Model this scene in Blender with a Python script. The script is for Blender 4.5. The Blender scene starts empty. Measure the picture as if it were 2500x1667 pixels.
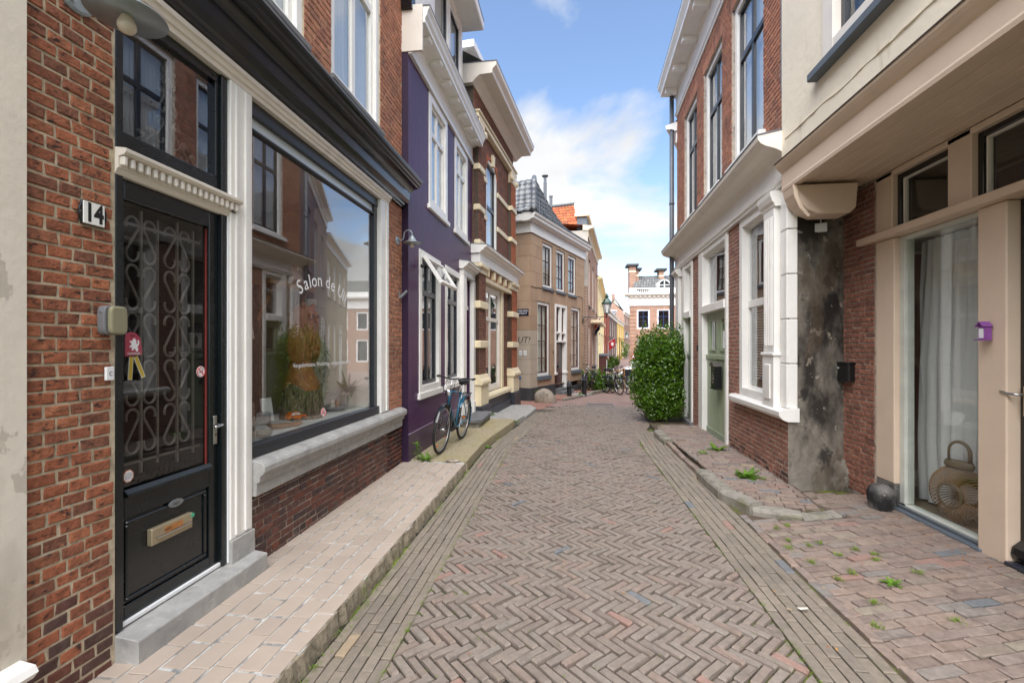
import bpy, math, random
import numpy as np
from mathutils import Vector, Matrix

# ------------------------------------------------------------------ camera, sky, sun, exposure
R = math.radians
sc = bpy.context.scene
COL = sc.collection
rng = random.Random(11)
F_PX, CX, HY, TH = 1111.1, 1250.0, 846.0, math.atan(133 / 1111.1)
EYE = 1.65
cam_d = bpy.data.cameras.new('camera')
cam_d.lens = 16.0; cam_d.sensor_width = 36.0; cam_d.shift_y = 0.005
cam_d.clip_start = 0.05; cam_d.clip_end = 2000
cam = bpy.data.objects.new('camera', cam_d); COL.objects.link(cam)
cam.location = (0, 0, EYE); cam.rotation_euler = (R(90), 0, TH)
sc.camera = cam
sc.render.engine = 'CYCLES'
sc.view_settings.view_transform = 'Standard'
sc.view_settings.look = 'None'
sc.view_settings.gamma = 1.0
sc.view_settings.use_curve_mapping = False
sc.view_settings.exposure = 1.3
try:
    sc.cycles.use_denoising = True
    sc.cycles.max_bounces = 10; sc.cycles.diffuse_bounces = 5; sc.cycles.glossy_bounces = 4
    sc.cycles.transparent_max_bounces = 12; sc.cycles.sample_clamp_indirect = 6.0
except Exception:
    pass
SUN_EL, SUN_AZ = 54.0, 189.0      # azimuth clockwise from +Y: the veiled sun stands behind the camera
world = bpy.data.worlds.new('World'); sc.world = world; world.use_nodes = True
def build_sky():
    nt = world.node_tree; N = nt.nodes; L = nt.links
    for n in list(N): N.remove(n)
    out = N.new('ShaderNodeOutputWorld'); bg = N.new('ShaderNodeBackground')
    sky = N.new('ShaderNodeTexSky'); sky.sky_type = 'NISHITA'; sky.sun_disc = False
    sky.sun_elevation = R(SUN_EL); sky.sun_rotation = R(SUN_AZ); sky.altitude = 10
    sky.air_density = 1.0; sky.dust_density = 0.3; sky.ozone_density = 2.4
    tc = N.new('ShaderNodeTexCoord'); sep = N.new('ShaderNodeSeparateXYZ')
    L.new(tc.outputs['Generated'], sep.inputs[0])
    zz = N.new('ShaderNodeMath'); zz.operation = 'MAXIMUM'; zz.inputs[1].default_value = 0.0; L.new(sep.outputs[2], zz.inputs[0])
    za = N.new('ShaderNodeMath'); za.operation = 'ADD'; za.inputs[1].default_value = 0.22; L.new(zz.outputs[0], za.inputs[0])
    dx = N.new('ShaderNodeMath'); dx.operation = 'DIVIDE'; L.new(sep.outputs[0], dx.inputs[0]); L.new(za.outputs[0], dx.inputs[1])
    dy = N.new('ShaderNodeMath'); dy.operation = 'DIVIDE'; L.new(sep.outputs[1], dy.inputs[0]); L.new(za.outputs[0], dy.inputs[1])
    cb = N.new('ShaderNodeCombineXYZ'); L.new(dx.outputs[0], cb.inputs[0]); L.new(dy.outputs[0], cb.inputs[1]); cb.inputs[2].default_value = 9.2
    n1 = N.new('ShaderNodeTexNoise'); n1.inputs['Scale'].default_value = 1.35; n1.inputs['Detail'].default_value = 10; n1.inputs['Roughness'].default_value = 0.54
    n1.inputs['Distortion'].default_value = 0.25
    L.new(cb.outputs[0], n1.inputs['Vector'])
    # a little more cloud towards the horizon, as any broken cloud layer shows in perspective
    hz = N.new('ShaderNodeMapRange'); hz.inputs['From Min'].default_value = 0.0; hz.inputs['From Max'].default_value = 0.62
    hz.inputs['To Min'].default_value = 0.15; hz.inputs['To Max'].default_value = 0.0; L.new(zz.outputs[0], hz.inputs['Value'])
    ad = N.new('ShaderNodeMath'); ad.operation = 'ADD'; L.new(n1.outputs['Fac'], ad.inputs[0]); L.new(hz.outputs[0], ad.inputs[1])
    rp = N.new('ShaderNodeValToRGB'); rp.color_ramp.elements[0].position = 0.515; rp.color_ramp.elements[1].position = 0.63
    rp.color_ramp.elements[0].color = (0, 0, 0, 1); rp.color_ramp.elements[1].color = (1, 1, 1, 1)
    L.new(ad.outputs[0], rp.inputs['Fac'])
    n2 = N.new('ShaderNodeTexNoise'); n2.inputs['Scale'].default_value = 2.6; n2.inputs['Detail'].default_value = 5; L.new(cb.outputs[0], n2.inputs['Vector'])
    cr = N.new('ShaderNodeMapRange'); cr.inputs['To Min'].default_value = 2.2; cr.inputs['To Max'].default_value = 4.6; L.new(n2.outputs['Fac'], cr.inputs['Value'])
    cc = N.new('ShaderNodeMixRGB'); cc.blend_type = 'MULTIPLY'; cc.inputs['Fac'].default_value = 1; cc.inputs['Color1'].default_value = (0.97, 0.985, 1.0, 1)
    L.new(cr.outputs[0], cc.inputs['Color2'])
    mx = N.new('ShaderNodeMixRGB'); L.new(rp.outputs['Color'], mx.inputs['Fac']); hs = N.new('ShaderNodeHueSaturation'); hs.inputs['Saturation'].default_value = 0.97; L.new(sky.outputs[0], hs.inputs['Color']); L.new(hs.outputs[0], mx.inputs['Color1']); L.new(cc.outputs[0], mx.inputs['Color2'])
    L.new(mx.outputs[0], bg.inputs['Color']); bg.inputs['Strength'].default_value = 0.12
    L.new(bg.outputs[0], out.inputs['Surface'])
build_sky()
sun_d = bpy.data.lights.new('sun', 'SUN'); sun_d.energy = 3.7; sun_d.angle = R(70); sun_d.color = (1.0, 0.975, 0.94)
sun = bpy.data.objects.new('sun', sun_d); COL.objects.link(sun)
sdir = Vector((math.sin(R(SUN_AZ)) * math.cos(R(SUN_EL)), math.cos(R(SUN_AZ)) * math.cos(R(SUN_EL)), math.sin(R(SUN_EL))))
sun.rotation_euler = (-sdir).to_track_quat('-Z', 'Y').to_euler(); sun.location = (0, -10, 30)

# ------------------------------------------------------------------ materials
def S(r, g, b):
    f = lambda c: c / 255 / 12.92 if c <= 10 else ((c / 255 + 0.055) / 1.055) ** 2.4
    return (f(r), f(g), f(b), 1.0)
MATS = {}
def mat(name, cols, rough=0.6, var=0.12, scale=6.0, bump=0.15, bscale=70.0, metallic=0.0, spec=0.5, coat=0.0,
        layers=(), rvar=0.0, stretch=(1, 1, 1), emit=0.0, bdist=0.004, bdetail=6, translucent=None):
    """procedural surface: base colour (or a list picked per piece), noise variation, overlay layers (colour, scale, lo, hi[, stretch]) and bump"""
    if name in MATS: return MATS[name]
    m = bpy.data.materials.new(name); m.use_nodes = True; MATS[name] = m
    nt = m.node_tree; N = nt.nodes; L = nt.links
    b = N['Principled BSDF']
    geo = N.new('ShaderNodeNewGeometry')
    def vec(st):
        if tuple(st) == (1, 1, 1): return geo.outputs['Position']
        mp = N.new('ShaderNodeMapping'); mp.inputs['Scale'].default_value = st; L.new(geo.outputs['Position'], mp.inputs['Vector']); return mp.outputs[0]
    def noise(s, det=5, st=(1, 1, 1), rg=0.6):
        n = N.new('ShaderNodeTexNoise'); n.inputs['Scale'].default_value = s; n.inputs['Detail'].default_value = det; n.inputs['Roughness'].default_value = rg
        L.new(vec(st), n.inputs['Vector']); return n.outputs['Fac']
    if isinstance(cols[0], (tuple, list)):
        oi = N.new('ShaderNodeObjectInfo'); ad = N.new('ShaderNodeMath'); ad.operation = 'ADD'
        L.new(oi.outputs['Random'], ad.inputs[0]); L.new(geo.outputs['Random Per Island'], ad.inputs[1])
        fr = N.new('ShaderNodeMath'); fr.operation = 'FRACT'; L.new(ad.outputs[0], fr.inputs[0])
        rp = N.new('ShaderNodeValToRGB'); e = rp.color_ramp.elements
        rp.color_ramp.interpolation = 'LINEAR'
        e[0].position = 0; e[0].color = cols[0]; e[1].position = 1; e[1].color = cols[-1]
        for i, c in enumerate(cols[1:-1]):
            q = e.new((i + 1) / (len(cols) - 1)); q.color = c
        L.new(fr.outputs[0], rp.inputs['Fac']); col = rp.outputs['Color']
    else:
        c = N.new('ShaderNodeRGB'); c.outputs[0].default_value = cols; col = c.outputs[0]
    if var:
        mr = N.new('ShaderNodeMapRange'); mr.inputs['From Min'].default_value = 0.3; mr.inputs['From Max'].default_value = 0.7
        mr.inputs['To Min'].default_value = 1 - var; mr.inputs['To Max'].default_value = 1 + var
        L.new(noise(scale, 6, stretch), mr.inputs['Value'])
        mu = N.new('ShaderNodeMixRGB'); mu.blend_type = 'MULTIPLY'; mu.inputs['Fac'].default_value = 1
        L.new(col, mu.inputs['Color1']); L.new(mr.outputs[0], mu.inputs['Color2']); col = mu.outputs['Color']
    for ly in layers:
        lc, ls, lo, hi = ly[:4]; st = ly[4] if len(ly) > 4 else (1, 1, 1)
        rp = N.new('ShaderNodeMapRange'); rp.inputs['From Min'].default_value = lo; rp.inputs['From Max'].default_value = hi
        rp.inputs['To Max'].default_value = ly[5] if len(ly) > 5 else 1.0
        L.new(noise(ls, 8, st), rp.inputs['Value'])
        mx = N.new('ShaderNodeMixRGB'); L.new(rp.outputs[0], mx.inputs['Fac']); L.new(col, mx.inputs['Color1']); mx.inputs['Color2'].default_value = lc
        col = mx.outputs['Color']
    L.new(col, b.inputs['Base Color'])
    b.inputs['Roughness'].default_value = rough; b.inputs['Metallic'].default_value = metallic
    b.inputs['Specular IOR Level'].default_value = spec
    if coat: b.inputs['Coat Weight'].default_value = coat; b.inputs['Coat Roughness'].default_value = 0.12
    if rvar:
        mr = N.new('ShaderNodeMapRange'); mr.inputs['To Min'].default_value = max(rough - rvar, 0.02); mr.inputs['To Max'].default_value = min(rough + rvar, 1)
        L.new(noise(scale * 2.3), mr.inputs['Value']); L.new(mr.outputs[0], b.inputs['Roughness'])
    if bump:
        bp = N.new('ShaderNodeBump'); bp.inputs['Strength'].default_value = bump; bp.inputs['Distance'].default_value = bdist
        L.new(noise(bscale, bdetail, stretch), bp.inputs['Height']); L.new(bp.outputs[0], b.inputs['Normal'])
    if emit:
        L.new(col, b.inputs['Emission Color']); b.inputs['Emission Strength'].default_value = emit
    if translucent:
        tr = N.new('ShaderNodeBsdfTranslucent'); tr.inputs['Color'].default_value = translucent[0]
        ms = N.new('ShaderNodeMixShader'); ms.inputs['Fac'].default_value = translucent[1]
        L.new(b.outputs[0], ms.inputs[1]); L.new(tr.outputs[0], ms.inputs[2]); L.new(ms.outputs[0], N['Material Output'].inputs['Surface'])
    return m
def glass_mat(name, tint=(0.93, 0.96, 0.95, 1), f0=0.09, wav=0.0):
    if name in MATS: return MATS[name]
    m = bpy.data.materials.new(name); m.use_nodes = True; MATS[name] = m
    nt = m.node_tree; N = nt.nodes; L = nt.links
    N.remove(N['Principled BSDF'])
    tr = N.new('ShaderNodeBsdfTransparent'); tr.inputs[0].default_value = tint
    gl = N.new('ShaderNodeBsdfGlossy'); gl.inputs['Roughness'].default_value = 0.0; gl.inputs['Color'].default_value = (0.97, 0.98, 1, 1)
    # reflectance of the pane by its angle to the viewing ray (Schlick), the same from either side
    g0 = N.new('ShaderNodeNewGeometry'); dp = N.new('ShaderNodeVectorMath'); dp.operation = 'DOT_PRODUCT'; L.new(g0.outputs['Incoming'], dp.inputs[0]); L.new(g0.outputs['Normal'], dp.inputs[1])
    ab = N.new('ShaderNodeMath'); ab.operation = 'ABSOLUTE'; L.new(dp.outputs['Value'], ab.inputs[0])
    om = N.new('ShaderNodeMath'); om.operation = 'SUBTRACT'; om.inputs[0].default_value = 1.0; L.new(ab.outputs[0], om.inputs[1])
    pw = N.new('ShaderNodeMath'); pw.operation = 'POWER'; pw.inputs[1].default_value = 4.2; L.new(om.outputs[0], pw.inputs[0])
    fr = N.new('ShaderNodeMapRange'); fr.inputs['To Min'].default_value = f0; fr.inputs['To Max'].default_value = 1.0; L.new(pw.outputs[0], fr.inputs['Value'])
    if wav:
        geo = N.new('ShaderNodeNewGeometry'); n = N.new('ShaderNodeTexNoise'); n.inputs['Scale'].default_value = 1.6; n.inputs['Detail'].default_value = 1
        L.new(geo.outputs['Position'], n.inputs['Vector'])
        bp = N.new('ShaderNodeBump'); bp.inputs['Strength'].default_value = wav; bp.inputs['Distance'].default_value = 0.01
        L.new(n.outputs['Fac'], bp.inputs['Height']); L.new(bp.outputs[0], gl.inputs['Normal'])
    ms = N.new('ShaderNodeMixShader'); L.new(fr.outputs[0], ms.inputs['Fac']); L.new(tr.outputs[0], ms.inputs[1]); L.new(gl.outputs[0], ms.inputs[2])
    L.new(ms.outputs[0], N['Material Output'].inputs['Surface'])
    return m
GLASS = glass_mat('window glass', f0=0.075, wav=0.05)
GLASS3 = glass_mat('shop window glass', f0=0.25, wav=0.03)
GLASS2 = glass_mat('old window glass', tint=(0.90, 0.93, 0.92, 1), f0=0.22, wav=0.12)
M = dict(
    brick=mat('warm red brick', [S(128, 77, 56), S(160, 95, 65), S(144, 84, 58), S(170, 106, 73), S(116, 74, 56), S(154, 91, 62), S(136, 80, 56)], 0.85, 0.35, 26, 1.0, 60,
              layers=[(S(58, 40, 34), 24, 0.56, 0.66, (1, 1, 2)), (S(188, 130, 92), 33, 0.62, 0.76, (1, 1, 1), 0.7), (S(70, 52, 44), 1.6, 0.5, 0.7, (1, 1, .5), .45)], bdist=0.008),
    brick_dark=mat('sooty dark brick', [S(74, 52, 46), S(98, 62, 50), S(60, 50, 50), S(112, 64, 48), S(70, 58, 56)], 0.8, 0.3, 24, 0.8, 85,
                   layers=[(S(120, 108, 98), 12, 0.58, 0.76, (1, 1, 1), 0.6)], bdist=0.006),
    brick_up=mat('upper red brick', [S(156, 104, 82), S(180, 124, 96), S(166, 112, 88), S(146, 98, 80)], 0.85, 0.2, 20, 0.5, 80, layers=[(S(90, 66, 56), 3, 0.5, 0.75, (1, 1, 1), 0.6)]),
    brick_brown=mat('brown brick', [S(116, 78, 62), S(134, 90, 70), S(104, 72, 60), S(126, 82, 64)], 0.85, 0.2, 20, 0.5, 80),
    brick_orange=mat('orange red brick', [S(166, 92, 58), S(182, 106, 68), S(150, 84, 56)], 0.85, 0.2, 20, 0.4, 80),
    brick_rust=mat('rough rust brick', [S(140, 92, 76), S(158, 106, 86), S(130, 86, 72), S(150, 98, 80), S(116, 80, 68)], 0.85, 0.3, 26, 0.9, 80, layers=[(S(84, 58, 50), 6, 0.52, 0.74, (1, 1, 1), 0.6)], bdist=0.007),
    mortar=mat('lime mortar', S(190, 174, 148), 0.95, 0.2, 30, 0.8, 120, layers=[(S(128, 116, 100), 9, 0.5, 0.75)]),
    mortar_grey=mat('grey mortar', S(172, 160, 146), 0.95, 0.25, 24, 0.8, 120, layers=[(S(70, 60, 54), 7, 0.5, 0.75)]),
    mortar_dark=mat('dark mortar', S(84, 72, 62), 0.95, 0.25, 24, 0.8, 120),
    stucco=mat('peeling cream stucco', S(226, 216, 200), 0.85, 0.05, 3, 0.25, 22, layers=[(S(190, 184, 174), 2.2, 0.55, 0.8, (1, 1, 1), 0.6), (S(176, 166, 150), 5, 0.60, 0.615, (1, 1, .6), 0.6), (S(120, 110, 98), 9, 0.497, 0.503, (1, 1, 2.5), .0), (S(168, 156, 138), 1.2, 0.58, 0.7, (1, 1, .4), .6)], bdist=0.01),
    cream=mat('cream stucco', S(230, 220, 199), 0.85, 0.06, 1.6, 0.6, 14, layers=[(S(196, 184, 160), 9, 0.6, 0.72, (1, 1, .3), .5), (S(190, 178, 152), 1.1, 0.56, 0.8, (1, 1, 0.5), 0.7)], bdist=0.008),
    cream_wood=mat('beige painted wood', S(214, 192, 170), 0.45, 0.05, 3, 0.12, 40, layers=[(S(150, 130, 112), 26, 0.70, 0.76, (1, 1, 1), 0.6)]),
    white=mat('white gloss paint', S(233, 230, 224), 0.36, 0.05, 4, 0.14, 22, layers=[(S(176, 168, 156), 20, 0.66, 0.74, (1, 1, .5), .4), (S(196, 190, 182), 2.5, 0.6, 0.8, (1, 1, 0.4), 0.5)], coat=0.2),
    offwhite=mat('off white paint', S(226, 218, 206), 0.4, 0.04, 4, 0.08, 30, layers=[(S(180, 172, 160), 2.5, 0.6, 0.8, (1, 1, 0.4), 0.6)]),
    black=mat('black gloss paint', S(13, 14, 16), 0.2, 0.2, 5, 0.12, 14, coat=0.2, rvar=0.08),
    blackgreen=mat('dark green black paint', S(17, 23, 25), 0.25, 0.2, 6, 0.15, 20, coat=0.25, rvar=0.1),
    anthracite=mat('anthracite paint', S(44, 47, 52), 0.35, 0.1, 6, 0.06, 30),
    plinth_black=mat('blue black plinth paint', S(44, 46, 54), 0.45, 0.1, 3, 0.15, 30),
    purple=mat('purple masonry paint', S(72, 35, 75), 0.46, 0.12, 2.2, 0.45, 9, layers=[(S(52, 32, 58), 3, 0.55, 0.75, (1, 1, .18), .7), (S(122, 100, 128), 16, 0.66, 0.74, (1, 1, .3), .35), (S(92, 66, 106), 1.2, 0.52, 0.8, (1, 1, 0.35), 0.5)], coat=0.06, spec=0.35, bdist=0.01),
    purple_d=mat('purple plinth paint', S(60, 36, 68), 0.4, 0.08, 3, 0.15, 14, coat=0.2),
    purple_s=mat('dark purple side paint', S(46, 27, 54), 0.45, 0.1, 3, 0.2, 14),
    lilac=mat('lilac joint', S(160, 140, 168), 0.6, 0.05),
    creamstone=mat('cream painted stone', S(226, 210, 176), 0.5, 0.05, 5, 0.1, 30, layers=[(S(186, 166, 130), 5, 0.6, 0.78, (1, 1, 1), 0.6)]),
    brown=mat('brown sand stucco', [S(170, 142, 116), S(176, 148, 122), S(164, 136, 112)], 0.85, 0.06, 2.5, 0.25, 40, layers=[(S(122, 102, 86), 1.2, 0.55, 0.8, (1, 1, 0.4), 0.6)]),
    brown_pale=mat('grey beige stucco', [S(174, 160, 142), S(180, 166, 148)], 0.85, 0.06, 2.5, 0.25, 40),
    brown_joint=mat('brown stucco joint', S(104, 84, 68), 0.9, 0.1),
    maroon=mat('maroon paint', S(74, 38, 36), 0.4, 0.1, 6, 0.06),
    doorbrown=mat('brown door', S(92, 52, 40), 0.4, 0.15, 6, 0.06, stretch=(6, 6, 1)),
    green=mat('sage green paint', S(146, 157, 130), 0.45, 0.06, 4, 0.1, 40, layers=[(S(104, 116, 92), 2, 0.55, 0.8, (1, 1, 0.5), 0.5)]),
    mauve=mat('mauve stucco', S(148, 126, 126), 0.8, 0.07, 1.5, 0.2, 30),
    beige=mat('beige stucco', S(188, 168, 138), 0.8, 0.07, 1.5, 0.2, 30),
    soot=mat('sooty plaster', S(140, 133, 122), 0.92, 0.25, 5, 1.0, 22, layers=[(S(56, 51, 46), 1.5, 0.45, 0.58, (1, 1, 0.6)), (S(34, 32, 30), 3.2, 0.55, 0.62, (1, 1, .8), .85), (S(176, 166, 150), 7, 0.62, 0.64, (1, 1, 1), .75), (S(96, 82, 66), 2.2, 0.58, 0.64, (1, 1, .5), .6)], bdist=0.014),
    bluestone=mat('blue stone', S(164, 162, 158), 0.6, 0.2, 14, 0.6, 70, layers=[(S(110, 110, 112), 7, 0.52, 0.72, (1, 1, 1), 0.8), (S(206, 204, 198), 12, 0.6, 0.75, (1, 1, 1), 0.6)], rvar=0.15),
    bluestone_dk=mat('weathered blue stone', S(112, 112, 114), 0.65, 0.14, 5, 0.35, 60, layers=[(S(70, 70, 72), 4, 0.5, 0.7, (1, 1, 0.4), 0.9)]),
    kerb=mat('mossy kerb stone', S(138, 132, 122), 0.85, 0.14, 8, 0.6, 60, layers=[(S(92, 92, 62), 4.5, 0.5, 0.68, (1, 1, 1), 0.8), (S(84, 80, 74), 11, 0.56, 0.7)]),
    slab=mat('beige printed concrete', [S(170, 155, 141), S(176, 161, 147), S(165, 150, 137)], 0.85, 0.05, 5, 0.3, 90, layers=[(S(150, 138, 122), 1.6, 0.56, 0.8, (1, 1, 1), 0.6), (S(120, 118, 92), 0.9, 0.62, 0.8, (1, 1, 1), 0.6)]),
    slab_joint=mat('joint paint with shadow grey', S(190, 190, 187), 0.8, 0.12, 20, 0.2, 60, layers=[(S(128, 128, 128), 11, 0.46, 0.58), (S(120, 112, 92), 2, 0.55, 0.7, (1, 1, 1), .7)]),  # white joint paint; grey patches put the joint's shadow into the colour
    broken=mat('broken concrete edge', S(150, 138, 118), 0.95, 0.2, 30, 1.0, 90, layers=[(S(96, 88, 70), 22, 0.5, 0.66, (1, 1, 1), .7), (S(92, 104, 40), 5, 0.62, 0.74, (1, 1, 1), .7)], bdist=0.01),
    aggregate=mat('mossy aggregate concrete', S(160, 148, 120), 0.95, 0.3, 60, 0.9, 140, layers=[(S(150, 138, 84), 2.2, 0.45, 0.7, (1, 1, 1), 0.75), (S(112, 104, 88), 30, 0.55, 0.65), (S(196, 186, 164), 40, 0.62, 0.7)], bdist=0.006),
    paver=mat('street clinker', [S(128, 116, 106), S(135, 123, 112), S(131, 119, 109), S(138, 126, 116), S(126, 114, 105), S(135, 121, 110), S(131, 120, 111), S(138, 120, 109), S(128, 117, 108), S(134, 124, 115), S(124, 112, 103), S(138, 127, 116)], 0.7, 0.15, 30, 0.8, 110,
               layers=[(S(100, 90, 81), 9, 0.54, 0.74, (1, 1, 1), 0.7), (S(164, 155, 143), 36, 0.62, 0.76, (1, 1, 1), 0.5), (S(92, 84, 75), 0.8, 0.54, 0.74, (1, 1, 1), 0.5)], rvar=0.14),
    paver_side=mat('gutter clinker', [S(128, 118, 105), S(136, 125, 111), S(125, 115, 103), S(138, 127, 114), S(132, 120, 107), S(127, 117, 106)], 0.75, 0.15, 30, 0.8, 110, layers=[(S(100, 96, 75), 6, 0.54, 0.76, (1, 1, 1), 0.6), (S(88, 82, 73), 0.9, 0.54, 0.74, (1, 1, 1), 0.5)]),
    paver_mix=mat('mixed clinker', [S(130, 114, 104), S(142, 125, 114), S(136, 119, 108), S(147, 129, 116), S(126, 111, 102), S(138, 122, 112), S(130, 124, 118), S(145, 125, 112), S(134, 116, 105), S(124, 109, 100), S(144, 133, 117)], 0.72, 0.2, 26, 0.8, 100, layers=[(S(96, 82, 75), 8, 0.53, 0.73, (1, 1, 1), 0.7), (S(172, 158, 146), 30, 0.64, 0.78, (1, 1, 1), .5)], rvar=0.15),
    paver_red=mat('red paving clinker', [S(150, 104, 92), S(160, 116, 102), S(140, 98, 88)], 0.8, 0.16, 20, 0.4, 90),
    odd_grey=mat('grey blue clinker', S(112, 114, 116), 0.6, 0.15, 26, 0.5, 100), odd_red=mat('red clinker', S(146, 117, 106), 0.75, 0.15, 26, 0.5, 100),
    odd_ochre=mat('ochre clinker', S(158, 140, 116), 0.75, 0.15, 26, 0.5, 100),
    joint=mat('sandy mossy joint', S(42, 37, 30), 0.95, 0.3, 30, 0.9, 120, layers=[(S(40, 34, 28), 12, 0.5, 0.62, (1, 1, 1), 0.8), (S(110, 128, 30), 1.9, 0.50, 0.60), (S(48, 42, 34), 7, 0.52, 0.62, (1, 1, 1), .7)], bdist=0.01),
    joint_dry=mat('sandy joint', S(92, 78, 64), 0.95, 0.3, 30, 0.9, 120, layers=[(S(98, 108, 34), 2.2, 0.56, 0.66), (S(84, 70, 58), 10, 0.5, 0.62)], bdist=0.01),
    tile_black=mat('glazed dark roof tile', [S(70, 71, 73), S(88, 90, 92), S(58, 59, 61), S(104, 105, 105), S(78, 76, 74)], 0.35, 0.25, 9, 0.2, 40, layers=[(S(150, 154, 156), 5, 0.6, 0.72, (1, 1, 1), 0.5)]),
    tile_red=mat('orange roof tile', [S(170, 92, 56), S(190, 108, 66), S(150, 80, 52), S(176, 100, 60)], 0.8, 0.25, 7, 0.3, 40, layers=[(S(110, 70, 48), 3, 0.5, 0.7, (1, 1, 1), 0.8), (S(124, 112, 56), 1.3, 0.58, 0.72)]),
    zinc=mat('grey zinc', S(142, 148, 152), 0.45, 0.1, 4, 0.06, 30, metallic=0.6), steel=mat('brushed steel', S(196, 196, 194), 0.28, 0.05, 40, 0.03, metallic=1.0),
    zinc_dk=mat('dark grey pipe', S(98, 102, 108), 0.45, 0.1, 4, 0.06), galva=mat('galvanised lamp metal', S(150, 158, 162), 0.42, 0.18, 9, 0.1, 40, metallic=0.35),
    enamel_in=mat('dark lamp underside', S(54, 50, 46), 0.5, 0.3, 12, 0.2, 40, layers=[(S(34, 31, 28), 16, 0.5, 0.7)]),  # darker colour than the lamp's outside, with random blotches
    bulb=mat('dusty frosted bulb', S(212, 198, 178), 0.2, 0.06, 12, 0.02), iron=mat('wrought iron', S(92, 86, 80), 0.35, 0.15, 20, 0.15, metallic=0.3),
    rubber=mat('rubber', S(32, 32, 34), 0.6, 0.1, 20, 0.1), plastic_blk=mat('black plastic', S(28, 28, 30), 0.4, 0.1), chrome=mat('chrome', S(210, 212, 214), 0.15, 0.02, metallic=1.0),
    olive=mat('olive plastic', S(136, 132, 106), 0.45, 0.05), greyplastic=mat('grey plastic', S(110, 110, 112), 0.45, 0.05), plaswhite=mat('white plastic', S(232, 232, 232), 0.4, 0.02),
    enamel_w=mat('white enamel', S(238, 237, 230), 0.2, 0.02, coat=0.4), enamel_k=mat('black enamel', S(18, 18, 20), 0.25, 0.02, coat=0.4), enamel_b=mat('navy enamel', S(18, 24, 50), 0.3, 0.03),
    letterwhite=mat('white vinyl', S(240, 240, 240), 0.5, 0.0, bump=0), letterblack=mat('black print', S(24, 24, 24), 0.5, 0.0, bump=0), letterred=mat('red vinyl', S(200, 40, 50), 0.5, 0.0, bump=0),
    pink=mat('raspberry plastic', S(196, 70, 96), 0.45, 0.04), ribbon=mat('yellow ribbon', S(226, 190, 60), 0.6, 0.05), orange=mat('orange reflector', S(240, 130, 20), 0.3, 0.05),
    bike_blue=mat('blue bicycle paint', S(40, 104, 134), 0.25, 0.05, coat=0.5), bike_black=mat('black bicycle paint', S(26, 28, 32), 0.25, 0.05, coat=0.4),
    wood=mat('carved larch wood', S(158, 98, 56), 0.55, 0.2, 9, 0.35, 30, stretch=(6, 6, 1.2), layers=[(S(128, 70, 36), 4, 0.52, 0.72, (5, 5, 0.8), 0.9)]),
    wood2=mat('plain wood', S(150, 108, 70), 0.6, 0.2, 9, 0.3, 30, stretch=(6, 6, 1)), bark=mat('tree bark', S(136, 118, 94), 0.95, 0.3, 18, 1.0, 30, stretch=(3, 3, 0.7), layers=[(S(66, 56, 44), 12, 0.48, 0.6, (4, 4, 0.6))], bdist=0.02),
    toyorange=mat('orange toy paint', S(222, 112, 30), 0.25, 0.03, coat=0.4), pot=mat('cream pottery', S(206, 198, 184), 0.6, 0.05, 8, 0.3, 30),
    leaf=mat('glossy hedge leaf', [S(50, 80, 20), S(78, 114, 30), S(60, 96, 24), S(124, 158, 52), S(42, 70, 18), S(94, 132, 36), S(58, 90, 22)], 0.24, 0.15, 5, 0.0, translucent=(S(120, 160, 40), 0.25)),
    leaf2=mat('weed leaf', [S(96, 136, 44), S(118, 156, 52), S(84, 120, 40)], 0.5, 0.15, 20, 0.0, translucent=(S(140, 180, 60), 0.3)),
    leaf3=mat('house plant leaf', [S(44, 78, 44), S(70, 104, 60), S(96, 124, 70)], 0.4, 0.15, 9, 0.0, translucent=(S(120, 160, 60), 0.2)),
    moss=mat('moss tuft', [S(104, 132, 36), S(126, 150, 44), S(92, 120, 34)], 0.9, 0.2, 30, 0.0, translucent=(S(140, 170, 50), 0.3)),
    twig=mat('twig bark', S(84, 70, 54), 0.9, 0.2, 30, 0.3),
    rattan=mat('rattan cane', [S(140, 104, 62), S(122, 88, 52), S(156, 118, 74)], 0.5, 0.2, 14, 0.15, 60), rattan_dk=mat('brown cane band', S(104, 88, 64), 0.55, 0.15, 14, 0.2, 60),
    curtain=mat('sheer white curtain', S(246, 246, 244), 0.9, 0.03, 30, 0.15, 200, translucent=(S(232, 232, 232), 0.35)),
    lace=mat('pale net curtain', S(226, 226, 214), 0.9, 0.05, 30, 0.1, 120, translucent=(S(226, 226, 214), 0.3)), grey_curtain=mat('grey curtain', S(172, 172, 166), 0.9, 0.08, 20, 0.1),
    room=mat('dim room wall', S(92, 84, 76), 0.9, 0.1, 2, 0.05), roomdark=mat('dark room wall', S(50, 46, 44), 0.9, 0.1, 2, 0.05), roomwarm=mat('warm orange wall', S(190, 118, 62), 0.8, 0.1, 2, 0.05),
    terracotta=mat('brown red panel', S(138, 78, 54), 0.7, 0.08, 3, 0.05), floorwood=mat('wooden floor', S(132, 116, 94), 0.5, 0.15, 6, 0.1, stretch=(1, 6, 1)),
    display=mat('white display board', S(214, 218, 214), 0.35, 0.03), paper=mat('paper', S(232, 232, 226), 0.8, 0.03), awning=mat('wine red awning cloth', S(124, 42, 52), 0.85, 0.1, 6, 0.2, 60),
    boulder=mat('granite boulder', S(150, 138, 124), 0.85, 0.15, 7, 0.6, 40, layers=[(S(100, 92, 84), 5, 0.52, 0.7), (S(184, 172, 156), 14, 0.6, 0.72)]),
    guardstone=mat('sooty guard stone', S(110, 106, 102), 0.8, 0.25, 9, 0.7, 40, layers=[(S(26, 25, 25), 2.6, 0.46, 0.6), (S(170, 166, 158), 12, 0.62, 0.7)]),
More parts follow.
